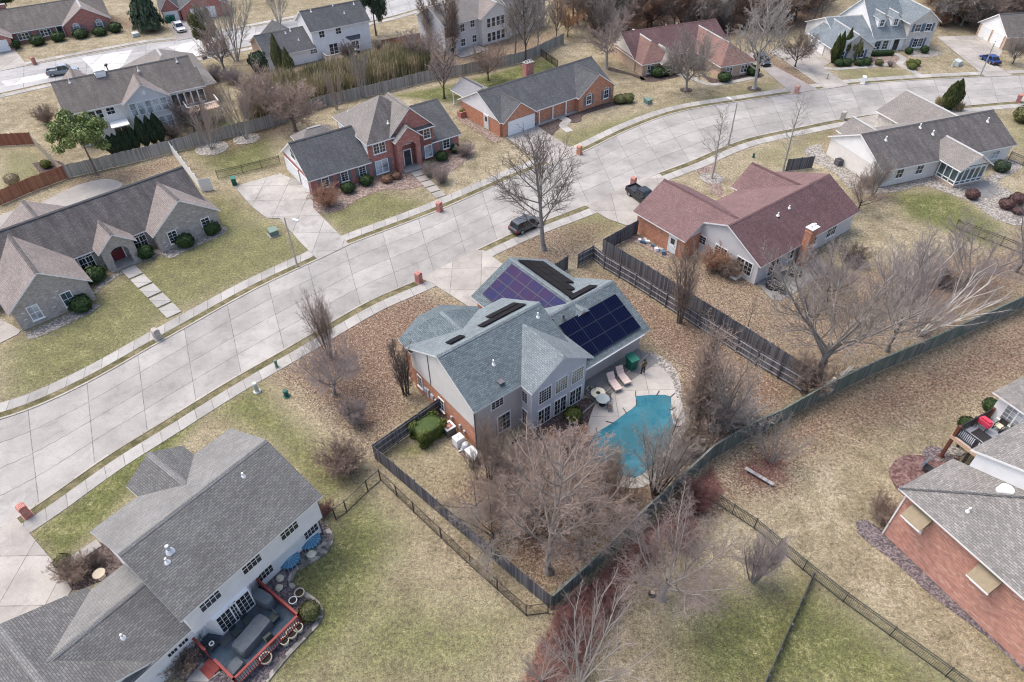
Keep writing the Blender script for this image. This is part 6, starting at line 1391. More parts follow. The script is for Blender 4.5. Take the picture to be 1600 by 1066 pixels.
# ================================================================ fences
def woodmat(key, c1, c2, moss=None):
    m = NT(key, .9, .15); uv = m.uv()
    b = m.n('TexWhiteNoise', {'noise_dimensions': '1D'}, W=m.math('FLOOR', m.math('DIVIDE', m.n('SeparateXYZ', Vector=uv).outputs[0], .15))).outputs[0]
    g = m.noise(m.scale(uv, (9, .9, 1)), 1.6, 6, .7)
    c = m.ramp(m.math('ADD', m.math('MULTIPLY', b, .55), m.math('MULTIPLY', g, .45)), [(.25, c1), (.7, c2)])
    if moss: c = m.mix(m.ramp(m.noise(m.pos(), .5, 4, .6), [(.42, 0), (.62, .6)]), c, moss)
    m.color(c); return m.done(key)
woodmat('fence_dark', (.075, .075, .085), (.17, .165, .175)); woodmat('fence_green', (.085, .1, .095), (.21, .225, .21), (.1, .14, .105)); woodmat('fence_grey', (.2, .19, .18), (.38, .36, .34), (.25, .28, .25)); woodmat('fence_brown', (.22, .09, .055), (.34, .15, .1)); woodmat('fence_rail', (.2, .19, .19), (.34, .33, .33))
woodmat('fence_tan', (.27, .23, .18), (.42, .37, .3))
plain('vinyl', (.78, .78, .78), .4, .4, var=.03); plain('iron', (.025, .027, .028), .5); plain('iron_green', (.03, .045, .045), .5)
def wall_pts(pts, bay):
    P = [G(*p) if len(p) == 2 else Vector(p) for p in pts]; out = []
    for a, b in zip(P, P[1:]):
        L = (b - a).length; k = max(1, round(L / bay))
        out += [(a.lerp(b, i / k), a.lerp(b, (i + 1) / k)) for i in range(k)]
    return out
def wood_fence(pts, label, mat, h=1.8, bay=2.4, rail=1, railmat=None, postmat=None, name='wooden_fence', wavy=0.0, group=None, cap=False, seed=1):
    rng = random.Random(seed); bays = wall_pts(pts, bay); o0 = bays[0][0]
    t = thing(name, label, 'fence', o0, 0, group)
    for i, (a, b) in enumerate(bays):
        a = a - o0; b = b - o0; d = b - a; L = d.length; u = d / L; n = Vector((-u.y, u.x, 0)); mb = MB(); k = max(1, round(L / .145)); w = L / k; dz = rng.uniform(-.03, .03)
        for j in range(k):
            hh = h + dz + rng.uniform(-.015, .015) + wavy * math.sin(math.pi * (j + .5) / k) - rng.random() ** 8 * .1
            mb.obox(a + u * ((j + .5) * w) + n * rng.uniform(-.005, .005) + Z * (hh / 2 + .04), u, n, Z, w - .012, .02, hh)
        p = mb.build('fence_panel', mat, t)
        if rail:
            r = MB()
            for z in (.3, .95, 1.6): r.obox((a + b) / 2 + n * rail * .045 + Z * (z * h / 1.8), u, n, Z, L, .05, .10)
            if cap: r.obox((a + b) / 2 + Z * (h + .06), u, n, Z, L, .14, .04)
            r.build('rail', railmat or mat, p)
        for q in ([a] if i < len(bays) - 1 else [a, b]):
            pm = MB(); pm.obox(q + n * (rail or 1) * .07 + Z * ((h + .08) / 2), u, n, Z, .1, .1, h + .08); pm.build('post', postmat or mat, t)
    return t
def metal_fence(pts, label, h=1.2, bay=2.2, mat='iron', mesh=False, name='metal_fence', rails=(.12, .95, 1.15), bar=.11, r=.012):
    bays = wall_pts(pts, bay); o0 = bays[0][0]; t = thing(name, label, 'fence', o0)
    for i, (a, b) in enumerate(bays):
        a = a - o0; b = b - o0; d = b - a; L = d.length; u = d / L; n = Vector((-u.y, u.x, 0)); mb = MB()
        for z in rails: mb.obox((a + b) / 2 + Z * (z * h / 1.2), u, n, Z, L, .035, .04)
        if mesh:
            k = int(L / .16)
            for j in range(k + 1):
                for sg in (-1, 1):
                    x0 = j * .16; x1 = min(max(x0 + sg * h * .9, 0), L); zz = abs(x1 - x0) / .9
                    if zz > .05: mb.obox(a + u * ((x0 + x1) / 2) + Z * (zz / 2 + .06), (u * (x1 - x0) + Z * zz).normalized(), n, (u * -zz + Z * (x1 - x0)).normalized(), math.hypot(x1 - x0, zz), .008, .012)
        else:
            k = int(L / bar)
            for j in range(1, k): mb.obox(a + u * (j * L / k) + Z * (h / 2 + .03), u, n, Z, 2 * r, 2 * r, h - .02)
        mb.build('fence_panel', mat, t)
        for q in ([a] if i < len(bays) - 1 else [a, b]):
            pm = MB(); pm.obox(q + Z * (h / 2 + .04), u, n, Z, .07, .07, h + .1); pm.build('post', mat, t)
    return t
WF, MF = wood_fence, metal_fence
WF([(687, 645), (586, 717), (720, 832), (862, 953)], 'dark grey wooden privacy fence along the left side of the pool garden', 'fence_dark', 1.7, rail=1, railmat='fence_rail', seed=2)
WF([(862, 953), (913, 907), (968, 853), (1012, 810), (1050, 776), (1110, 719), (1168, 685), (1214, 664), (1280, 626), (1364, 585), (1443, 552), (1530, 512), (1600, 480), (1700, 436)], 'long weathered green-grey wooden fence along the back gardens to the right edge', 'fence_green', 1.85, rail=1, seed=3, cap=True)
WF([(902, 418), (926, 405), (944, 420), (992, 449), (1040, 480), (1091, 513), (1180, 570), (1252, 613)], 'dark wooden fence with pale rails between the pool garden and the maroon house yard', 'fence_dark', 1.75, rail=-1, railmat='fence_rail', seed=4)
WF([(994, 366), (941, 396), (1000, 432), (1100, 497), (1200, 560), (1262, 602)], 'parallel dark wooden fence enclosing the maroon house yard', 'fence_dark', 1.85, rail=1, seed=5)
WF([(887, 421), (868, 433)], 'short piece of dark fence beside the garage with black solar panels', 'fence_dark', 1.75, rail=-1, railmat='fence_rail', seed=6)
MF([(525, 812), (542, 800), (575, 768), (595, 751), (647, 801), (735, 884), (822, 962), (856, 958)], 'black chain-link fence around the lawn of the grey-roofed house', 1.35, 2.6, 'iron', True, 'chain_link_fence', rails=(.04, 1.17))
MF([(1110, 782), (1178, 826), (1254, 891), (1317, 941), (1390, 994), (1477, 1057), (1530, 1095)], 'black metal fence running diagonally across the lawn to the bottom right corner', 1.25, 2.4, 'iron_green', rails=(.1, .95, 1.15))
WF([(1267, 905), (1231, 985), (1196, 1064), (1180, 1100)], 'low dark board fence dividing the lawn at the bottom right', 'fence_dark', .9, 2.2, rail=0, seed=8, name='low_fence')
WF([(105, 279), (160, 266), (215, 253), (270, 239)], 'weathered grey fence with wavy top behind the pale grey siding house', 'fence_grey', 1.75, 2.4, rail=0, wavy=.12, seed=9)
WF([(270, 239), (320, 226), (368, 213), (420, 200), (505, 168), (610, 143), (663, 129), (749, 113), (820, 97), (881, 68)], 'long weathered grey fence from the white plastic fence to the wood', 'fence_grey', 1.75, 2.4, rail=0, wavy=.08, seed=10)
MF([(845, 88), (871, 106)], 'short black metal fence joining the grey fence behind the charcoal roof', 1.3)
WF([(0, 322), (50, 300), (106, 279)], 'reddish brown board fence beside the grey wavy fence', 'fence_brown', 1.8, 2.4, rail=0, seed=11, name='brown_fence')
WF([(-30, 230), (54, 226)], 'short reddish brown board fence at the left edge', 'fence_brown', 1.8, 2.4, rail=0, seed=12, name='brown_fence')
WF([(54, 226), (103, 277)], 'pale tan board fence seen edge-on between two brown fences', 'fence_tan', 1.6, 2.4, rail=1, seed=13)
t = WF([(269, 239), (316, 300), (333, 297)], 'white plastic fence beside the stone house', 'vinyl', 1.7, 2.0, rail=0, seed=14, name='vinyl_fence')
MF([(341, 280), (380, 271), (438, 256)], 'black metal fence at the head of the stained driveway', 1.2)
MF([(1492, 357), (1600, 399), (1660, 425)], 'black metal fence across the far side of the leafy yard', 1.2)
MF([(1575, 250), (1620, 268)], 'short black metal fence at the right end of the ranch house', 1.2)
WF([(1228, 268), (1268, 263)], 'dark fence piece showing above the maroon front roof', 'fence_dark', 1.7, rail=0, seed=15)
WF([(598, 78), (660, 66)], 'brown board fence behind the right part of the grass hedge', 'fence_brown', 1.7, rail=0, seed=16, name='brown_fence')

# ================================================================ street furniture
def mailbox(px, py, label, mat, style='brick', h=1.35, rz=rad(52)):
    t = thing('mailbox', label, 'mailbox', G(px, py), rz, 'mailboxes along the kerb')
    mb = MB(); mb.box(-.28, .28, -.3, .3, 0, h * .78); mb.box(-.33, .33, -.35, .35, 0, .12); mb.box(-.32, .32, -.34, .34, h * .78, h * .82); pts = [(-.28 * math.cos(a), .2 * math.sin(a)) for a in [math.pi * i / 8 for i in range(9)]]
    f = [Vector((x, -.3, h * .82 + z)) for x, z in pts]; b = [Vector((x, .3, h * .82 + z)) for x, z in pts]; mb.face(f); mb.face(b[::-1])
    for i in range(8): mb.face([f[i], b[i], b[i + 1], f[i + 1]])
    mb.build('pillar', mat, t)
    d = MB(); d.box(-.12, .12, .3, .34, h * .55, h * .75); bx = d.build('letter_box', 'iron' if mat != 'trim' else 'metal_panel', t); e = MB(); e.box(.13, .15, .3, .33, h * .6, h * .74); e.build('flag', 'rail_red', bx)
    c = MB(); c.box(-.36, .36, -.38, .38, -.02, .04); c.build('base', 'slab', t)
for a in ((655, 441, 'red brick mailbox at the corner of the solar house driveway', 'brick_red'), (687, 330, 'red brick mailbox opposite the grey car, below the brick house steps', 'brick_red'), (905, 241, 'orange brick mailbox at the end of the charcoal-roofed house driveway', 'brick_orange'), (989, 291, 'brick mailbox beside the black pickup', 'brick_red'), (44, 806, 'leaning dark brick mailbox at the left edge by the grey-roofed house driveway', 'brick_red'), (248, 530, 'taupe stone mailbox at the kerb by the stepping slabs', 'brick_taupe'), (1244, 146, 'pale brick mailbox at the pinkish driveway', 'brick_salmon'), (1348, 131, 'white mailbox pillar in front of the white dormer house', 'trim'), (1316, 187, 'stone mailbox on the verge by the ranch house driveway', 'brick_taupe'), (1590, 160, 'red brick mailbox at the far right kerb', 'brick_red'), (55, 101, 'dark brick mailbox beside the far street at the red brick ranch house', 'brick_red')): mailbox(*a)
t = thing('mailbox', 'slim black post mailbox behind the pale grey house ridge', 'mailbox', G(170, 113), 0, 'mailboxes along the kerb'); mb = MB(); mb.box(-.06, .06, -.06, .06, 0, 1.1); mb.build('post', 'iron', t); mb = MB(); mb.box(-.15, .15, -.3, .3, 1.1, 1.4); mb.build('letter_box', 'iron', t)
plain('pole_tan', (.42, .37, .29), .7); plain('pole_grey', (.38, .39, .4), .4, .4, .5); plain('lamp_white', (.7, .71, .72), .4)
def lamp(px, py, top, toward, label, mat):
    g = G(px, py); h = HT((px, py), top); t = thing('street_lamp', label, 'street lamp', g, 0, 'street lamps along the kerb')
    mb = MB(); mb.tube([(0, 0, 0), (0, 0, h * .5), (0, 0, h)], [.11, .09, .07], 8); mb.tube([(0, 0, 0), (0, 0, .35)], [.16, .13], 8); mb.build('pole', mat, t)
    d = (G(*toward) - g); d.z = 0; d.normalize()
    mb = MB(); mb.tube([(0, 0, h - .25), d * .5 + Z * (h + .02), d * 1.3 + Z * (h + .1)], .035, 6); mb.build('arm', mat, t)
    mb = MB(); mb.obox(d * 1.6 + Z * (h + .1), d, Vector((-d.y, d.x, 0)), Z, .75, .26, .13); mb.obox(d * 1.6 + Z * (h + .02), d, Vector((-d.y, d.x, 0)), Z, .5, .18, .06); lh = mb.build('lamp_head', 'lamp_white', t)
lamp(465, 417, (441, 340), (560, 450), 'tan street lamp beside the stained driveway', 'pole_tan'); lamp(1138, 227, (1150, 161), (1090, 200), 'grey street lamp on the near side of the curving street', 'pole_grey'); lamp(1531, 119.5, (1555, 64), (1500, 160), 'grey street lamp beside the blue car driveway', 'pole_grey')
plain('box_green', (.13, .2, .165), .5, .4); plain('box_pale', (.42, .46, .43), .5, .4); plain('bin_green', (.01, .12, .085), .45, .4); plain('ped_dark', (.02, .1, .085), .5); plain('white_plastic', (.74, .76, .76), .45)
def ubox(px, py, label, w=1.0, d=.9, h=.85, mat='box_green', rz=rad(35)):
    t = thing('transformer_box', label, 'utility box', G(px, py), rz, 'utility boxes on the lawns'); mb = MB(); mb.box(-w / 2 - .15, w / 2 + .15, -d / 2 - .15, d / 2 + .15, 0, .1); mb.build('pad', 'slab', t)
    mb = MB(); mb.box(-w / 2, w / 2, -d / 2, d / 2, .1, h * .8); mb.face([(-w / 2, -d / 2, h * .8), (w / 2, -d / 2, h * .8), (w / 2, d / 2, h), (-w / 2, d / 2, h)]); mb.face([(-w / 2, -d / 2, h * .8), (-w / 2, d / 2, h), (-w / 2, d / 2, h * .8)]); mb.face([(w / 2, -d / 2, h * .8), (w / 2, d / 2, h * .8), (w / 2, d / 2, h)]); mb.face([(-w / 2, d / 2, h * .8), (-w / 2, d / 2, h), (w / 2, d / 2, h), (w / 2, d / 2, h * .8)]); mb.build('cabinet', mat, t)
    mb = MB(); mb.box(-w * .4, w * .4, -d / 2 - .03, -d / 2, .2, h * .7); mb.build('door', mat, t)
ubox(428, 367, 'green transformer box in the lawn beside the tan street lamp'); ubox(1012, 162, 'green transformer box in front of the charcoal-roofed brick house'); ubox(1495, 102, 'pale green transformer box in front of the white dormer house', 1.3, 1, .9, 'box_pale'); ubox(213, 57, 'pale green transformer box under the olive conifer', 1.2, .9, .8, 'box_pale')
ubox(320, 92, 'small dark utility box beside the pale hipped roof', .8, .6, .6, 'gutter_dark')
def pedestal(px, py, label, mat, h=.85, r=.13):
    t = thing('utility_pedestal', label, 'utility post', G(px, py), 0, 'utility posts on the lawns'); mb = MB(); mb.tube([(0, 0, 0), (0, 0, h)], r, 10); mb.build('post', mat, t); mb = MB(); mb.tube([(0, 0, h), (0, 0, h + .1)], [r * 1.25, r * .9], 10); mb.tube([(0, 0, 0), (0, 0, .08)], r * 1.7, 10); mb.build('cap', mat, t)
pedestal(402, 612, 'pale grey-green pedestal in the lawn by the pavement', 'box_pale', 1.0, .2); pedestal(448, 619, 'dark green pedestal with a white cap in the lawn', 'ped_dark', .6, .2); pedestal(433, 574, 'green pedestal at the pavement edge', 'box_green', .8); pedestal(785, 257, 'small tan pedestal in the lawn opposite the big street tree', 'pole_tan', .7); pedestal(1177, 246, 'small dark pedestal on the lawn beside the slim young trees', 'ped_dark', .5); pedestal(1292, 124, 'tan pedestal in the leaf strip between two driveways', 'pole_tan', .9); pedestal(1488, 104, 'small pale pedestal beside the pale green box', 'box_pale', .7)
def bin_(px, py, label, rz=0., mat='bin_green', s=1.0):
    t = thing('wheelie_bin', label, 'bin', G(px, py), rz, 'wheeled bins'); t.scale = (s, s, s); mb = MB()
    lo = [(-.25, -.26, .08), (.25, -.26, .08), (.25, .26, .08), (-.25, .26, .08)]; hi = [(-.31, -.36, 1.0), (.31, -.36, 1.0), (.31, .36, 1.0), (-.31, .36, 1.0)]
    mb.face(lo[::-1])
    for i in range(4): mb.face([lo[i], lo[(i + 1) % 4], hi[(i + 1) % 4], hi[i]])
    mb.box(-.33, .33, -.38, .38, .95, 1.0); mb.build('bin_body', mat, t)
    mb = MB(); mb.face([(-.34, -.4, 1.02), (.34, -.4, 1.02), (.34, .4, 1.1), (-.34, .4, 1.1)]); mb.box(-.34, .34, -.4, .4, 1.0, 1.03); mb.box(-.25, .25, .38, .46, 1.0, 1.06); mb.build('lid', mat, t)
    for x in (-.27, .27): w = MB(); w.tube([(x - .03, .27, .12), (x + .03, .27, .12)], .12, 10); w.build('wheel', 'gutter_dark', t)
bin_(986, 576, 'large green wheeled bin beside the loungers by the pool', .5, s=1.35); bin_(367, 289, 'green wheeled bin at the head of the stained driveway', .4); bin_(265, 36, 'green wheeled bin on the left behind the silver pickup', 0, s=1.2); bin_(271.5, 34.5, 'green wheeled bin on the right behind the silver pickup', 0, s=1.2)
t = thing('fire_hydrant', 'small orange and yellow marker flags patch', 'hydrant', G(452, 592)) if False else None

# ================================================================ vehicles
def carpaint(key, c, metal=.3):
    m = NT(key, .3, .35, metal); m.color((*c, 1)); m.b.inputs['Coat Weight'].default_value = .6; m.b.inputs['Coat Roughness'].default_value = .08; return m.done(key)
carpaint('paint_black', (.012, .013, .016)); carpaint('paint_grey', (.06, .065, .075)); carpaint('paint_silver', (.52, .54, .57)); carpaint('paint_blue', (.02, .05, .2)); carpaint('paint_steel', (.22, .24, .27)); carpaint('paint_char', (.05, .055, .065))
plain('tyre', (.02, .02, .021), .9); plain('rim', (.4, .41, .43), .3, .5, .7); plain('lamp_clear', (.7, .72, .74), .15, .7); plain('lamp_red', (.3, .01, .012), .2, .6); plain('plastic_black', (.025, .025, .027), .6); plain('chrome', (.55, .56, .58), .2, .6, .8)
def vehicle(px, py, head, kind, paint, label, cat):
    """head = a sighting towards the front of the car"""
    g = G(px, py); d = G(*head) - g; t = thing('pickup_truck' if kind == 'pickup' else 'parked_car', label, cat, g + Z * .03, math.atan2(d.y, d.x), 'parked vehicles'); t.scale = (.86, .86, .86)
    L, W, Hh, bl = {'pickup': (5.7, 1.98, 1.86, .98), 'suv': (4.75, 1.9, 1.72, .95), 'sedan': (4.55, 1.82, 1.42, .82)}[kind]
    f, r = L / 2, -L / 2
    # lower body: cross-sections along the length (x, half width, bottom, top)
    sec = [(r, .86, .5, bl - .12), (r + .12, .95, .34, bl), (r + .9, 1, .3, bl + .02), (0, 1, .28, bl), (f - 1.5, 1, .28, bl - .0), (f - .5, .98, .3, bl - .1), (f - .12, .9, .36, bl - .2), (f, .8, .45, bl - .3)]
    mb = MB(); R_ = []
    for x, w, b, tp in sec:
        w *= W / 2; R_.append([Vector(q) for q in ((x, -w * .9, b), (x, -w, b + .16), (x, -w, tp - .14), (x, -w * .93, tp), (x, w * .93, tp), (x, w, tp - .14), (x, w, b + .16), (x, w * .9, b))])
    for a, b in zip(R_, R_[1:]):
        for i in range(8): j = (i + 1) % 8; mb.face([a[i], b[i], b[j], a[j]])
    mb.face(R_[0]); mb.face(R_[-1][::-1]); body = mb.build('body', paint, t)
    # cabin
    if kind == 'pickup': cb = [(-.75, bl - .03), (-.62, Hh - .06), (-.4, Hh), (.75, Hh), (1.0, Hh - .08), (1.65, bl - .03)]
    elif kind == 'suv': cb = [(r + .12, bl - .03), (r + .42, Hh - .08), (r + .8, Hh), (.35, Hh), (.65, Hh - .06), (1.45, bl - .03)]
    else: cb = [(r + .55, bl - .03), (r + 1.25, Hh - .06), (-.45, Hh), (.2, Hh), (.5, Hh - .06), (1.35, bl - .05)]
    mb = MB(); wl = lambda z: W / 2 * (.91 - .17 * (z - bl) / (Hh - bl))
    A = [Vector((x, -wl(z), z)) for x, z in cb]; B = [Vector((x, wl(z), z)) for x, z in cb]
    mb.face(A); mb.face(B[::-1])
    for i in range(5): mb.face([A[i + 1], A[i], B[i], B[i + 1]])
    mb.build('roof', paint, t)
    gl = MB(); n = len(cb)
    def strip_q(i, k0=.1, k1=.9, out=.012):
        p = [A[i].lerp(A[i + 1], k0), A[i].lerp(A[i + 1], k1), B[i].lerp(B[i + 1], k1), B[i].lerp(B[i + 1], k0)]; c = sum(p, Vector()) / 4; p = [c + (q - c) * .92 for q in p]
        nn = (p[1] - p[0]).cross(p[2] - p[0]).normalized(); nn = nn if nn.dot(c - Vector((0, 0, bl + .2))) > 0 else -nn
        gl.face([q + nn * out for q in p])
    strip_q(0); strip_q(4)
    for sd in (-1, 1):
        x0, x1 = cb[0][0], cb[-1][0]; zb, zt = bl + .05, Hh - .12; xa = cb[1][0] + .02; xb = cb[4][0] - .02; lo0 = x0 + (xa - x0) * .25; lo1 = x1 - (x1 - xb) * .3
        ks = [0, .46, 1] if kind != 'pickup' else [0, .48, 1]
        for u0, u1 in zip(ks, ks[1:]):
            q = [(lo0 + (lo1 - lo0) * (u0 + .02), zb), (lo0 + (lo1 - lo0) * (u1 - .02), zb), (xa + (xb - xa) * (u1 - .02), zt), (xa + (xb - xa) * (u0 + .02), zt)]
            gl.face([(x, sd * (wl(z) + .012), z) for x, z in q][::-sd])
    gl.build('window', 'car_glass', t)
    for x in (f - .95, r + 1.0):
        for sd in (-1, 1):
            y = sd * (W / 2 - .1); w = MB(); w.tube([(x, y - .12, .36), (x, y + .12, .36)], .36, 16); wo = w.build('wheel', 'tyre', t); k = MB(); k.tube([(x, y + sd * .1, .36), (x, y + sd * .135, .36)], .22, 10); k.build('rim', 'rim', wo)
    for sd in (-1, 1):
        k = MB(); k.obox((f - .1, sd * W * .36, bl - .3), Vector((1, -.25 * sd, 0)).normalized(), Vector((.25 * sd, 1, 0)).normalized(), Z, .16, .34, .17); k.build('headlight', 'lamp_clear', t)
        k = MB(); k.box(r - .01, r + .12, sd * W * .43 - .1, sd * W * .43 + .1, bl - .42, bl - .08); k.build('tail_light', 'lamp_red', t)
        k = MB(); k.box(.95, 1.12, sd * (W / 2 + .1) - .11, sd * (W / 2 + .1) + .11, bl + .06, bl + .22); k.build('mirror', paint, t)
    k = MB(); k.box(f - .14, f + .05, -W * .43, W * .43, .34, .52); k.build('bumper', 'chrome' if kind == 'pickup' else 'plastic_black', t); k = MB(); k.box(r - .06, r + .1, -W * .43, W * .43, .38, .56); k.build('bumper', 'chrome' if kind == 'pickup' else 'plastic_black', t)
    k = MB(); k.box(f - .06, f + .02, -W * .24, W * .24, bl - .46, bl - .24); k.build('grille', 'plastic_black', t)
    if kind == 'pickup':
        k = MB(); k.box(r + .1, -.82, -W / 2 * .8, W / 2 * .8, bl + .005, bl + .012); bed_ = k.build('bed', 'plastic_black', t)
        k = MB()
        for sd in (-1, 1): k.box(r + .05, -.78, sd * W / 2 * .89 - .06, sd * W / 2 * .89 + .06, bl - .02, bl + .24)
        k.box(r + .02, r + .12, -W / 2 * .86, W / 2 * .86, bl - .02, bl + .24); k.box(-.86, -.76, -W / 2 * .83, W / 2 * .83, bl, bl + .24); k.build('bed_side', paint, t)
    return t
vehicle(100, 116, (128, 112), 'pickup', 'paint_steel', 'steel grey pickup truck parked on the far street behind the pale grey house', 'pickup')
vehicle(281, 47, (288, 55), 'pickup', 'paint_silver', 'silver pickup truck parked on the driveway by the white garage door', 'pickup')
vehicle(822, 357, (838, 350), 'suv', 'paint_grey', 'grey car parked on the main street under the large bare tree', 'car')
vehicle(1003, 313, (1020, 325), 'pickup', 'paint_black', 'black pickup truck on the driveway beside the maroon roof', 'pickup')
vehicle(1190, 99, (1198, 106), 'suv', 'paint_char', 'dark car on the pinkish driveway behind the pale bare tree', 'car')
vehicle(1545, 97, (1532, 90), 'sedan', 'paint_blue', 'blue car parked on the driveway at the upper right', 'car')

# ================================================================ pool terrace
plain('cushion', (.52, .42, .39), .85, var=.08); plain('wicker', (.1, .08, .07), .8); plain('cream', (.62, .58, .44), .7); plain('glass_top', (.3, .34, .33), .1, .6)
def lounger(px, py, rz, label):
    t = thing('sun_lounger', label, 'sun lounger', G(px, py, .05), rz, 'sun loungers by the pool')
    mb = MB(); mb.box(-.36, .36, -1.0, .35, .28, .34); mb.build('frame', 'metal_panel', t)
    for x in (-.32, .32):
        for y in (-.9, .3): k = MB(); k.box(x - .025, x + .025, y - .025, y + .025, 0, .28); k.build('leg', 'metal_panel', t)
    mb = MB()
    for j in range(4): mb.box(-.35, .35, -1.0 + j * .335, -1.0 + j * .335 + .32, .34, .43)
    mb.build('seat', 'cushion', t)
    mb = MB()
    a = rad(52); c = Vector((0, .36, .38)); u = Vector((0, math.cos(a), math.sin(a))); n = Vector((0, -math.sin(a), math.cos(a)))
    for j in range(2): mb.obox(c + u * (.18 + j * .36) + n * .03, Vector((1, 0, 0)), u, n, .7, .34, .09)
    mb.build('backrest', 'cushion', t)
la = math.atan2((G(968, 614) - G(950, 590)).y, (G(968, 614) - G(950, 590)).x) + rad(90)
lounger(958, 602, la, 'pink cushioned sun lounger on the left, nearest the round table'); lounger(972, 592, la, 'pink cushioned sun lounger on the right, nearest the green bin')
t = thing('garden_table', 'round glass patio table with curved chairs beside the loungers', 'table', G(941, 632, .05)); mb = MB(); mb.lathe([(.001, .72), (.6, .72), (.6, .75), (.001, .75)], n=20); mb.build('tabletop', 'glass_top', t); mb = MB(); mb.tube([(0, 0, 0), (0, 0, .72)], .05, 8); mb.tube([(0, 0, 0), (0, 0, .05)], .3, 10); mb.build('leg', 'iron', t)
t = thing('fire_bowl', 'round cream tiled fire bowl table beside the glass patio table', 'table', G(934, 621, .05)); mb = MB(); mb.lathe([(.3, 0), (.32, .3), (.62, .5), (.66, .6), (.6, .62), (.2, .6), (.18, .5), (.001, .5)], n=20); mb.build('bowl', 'cream', t); mb = MB(); mb.lathe([(.001, .57), (.17, .58), (.1, .63), (.001, .64)], n=10); mb.build('burner', 'iron', t)
def chair(px, py, rz, label):
    t = thing('garden_chair', label, 'chair', G(px, py, .05), rz, 'wire garden chairs'); mb = MB(); mb.lathe([(.001, .42), (.24, .44), (.26, .42)], n=12); mb.build('seat', 'wicker', t)
    for k in range(4): a = .785 + k * 1.57; l = MB(); l.tube([(.18 * math.cos(a), .18 * math.sin(a), .42), (.25 * math.cos(a), .25 * math.sin(a), 0)], .018, 5); l.build('leg', 'iron', t)
    mb = MB(); arc = [(.27 * math.cos(a), .27 * math.sin(a), .86) for a in [math.pi * i / 8 for i in range(9)]]; mb.tube(arc, .018, 5)
    for p in arc: mb.tube([(p[0], p[1], .44), p], .01, 4)
    mb.build('backrest', 'iron', t)
chair(952, 641, .5, 'dark wire garden chair in front of the glass table'); chair(950, 622, 2.4, 'dark wire garden chair behind the glass table, nearest the loungers'); chair(925, 614, 3.6, 'dark wire garden chair by the house corner')
t = thing('planter', 'grey tub planters beside the tall window wall', 'planter', G(921, 612, .05), 0); mb = MB(); mb.lathe([(.18, 0), (.26, .4), (.28, .42), (.22, .4), (.001, .38)], n=12); mb.build('pot', 'metal_panel', t); mb = MB(); mb.lathe([(.18, .38), (.12, .6), (.001, .62)], n=8); mb.build('plant', 'leaf_olive', t)
# pale low wall on the terrace: where the upper patio ends
a0, a1 = G(905, 652), G(1012, 556); d = a1 - a0; u = d.normalized(); mb = MB(); mb.obox((0, 0, .08), Vector((1, 0, 0)), Vector((0, 1, 0)), Z, d.length, .1, .16); o = mb.build('terrace_kerb', 'patio', None, (a0 + a1) / 2); o.rotation_euler.z = math.atan2(u.y, u.x); struct(o)
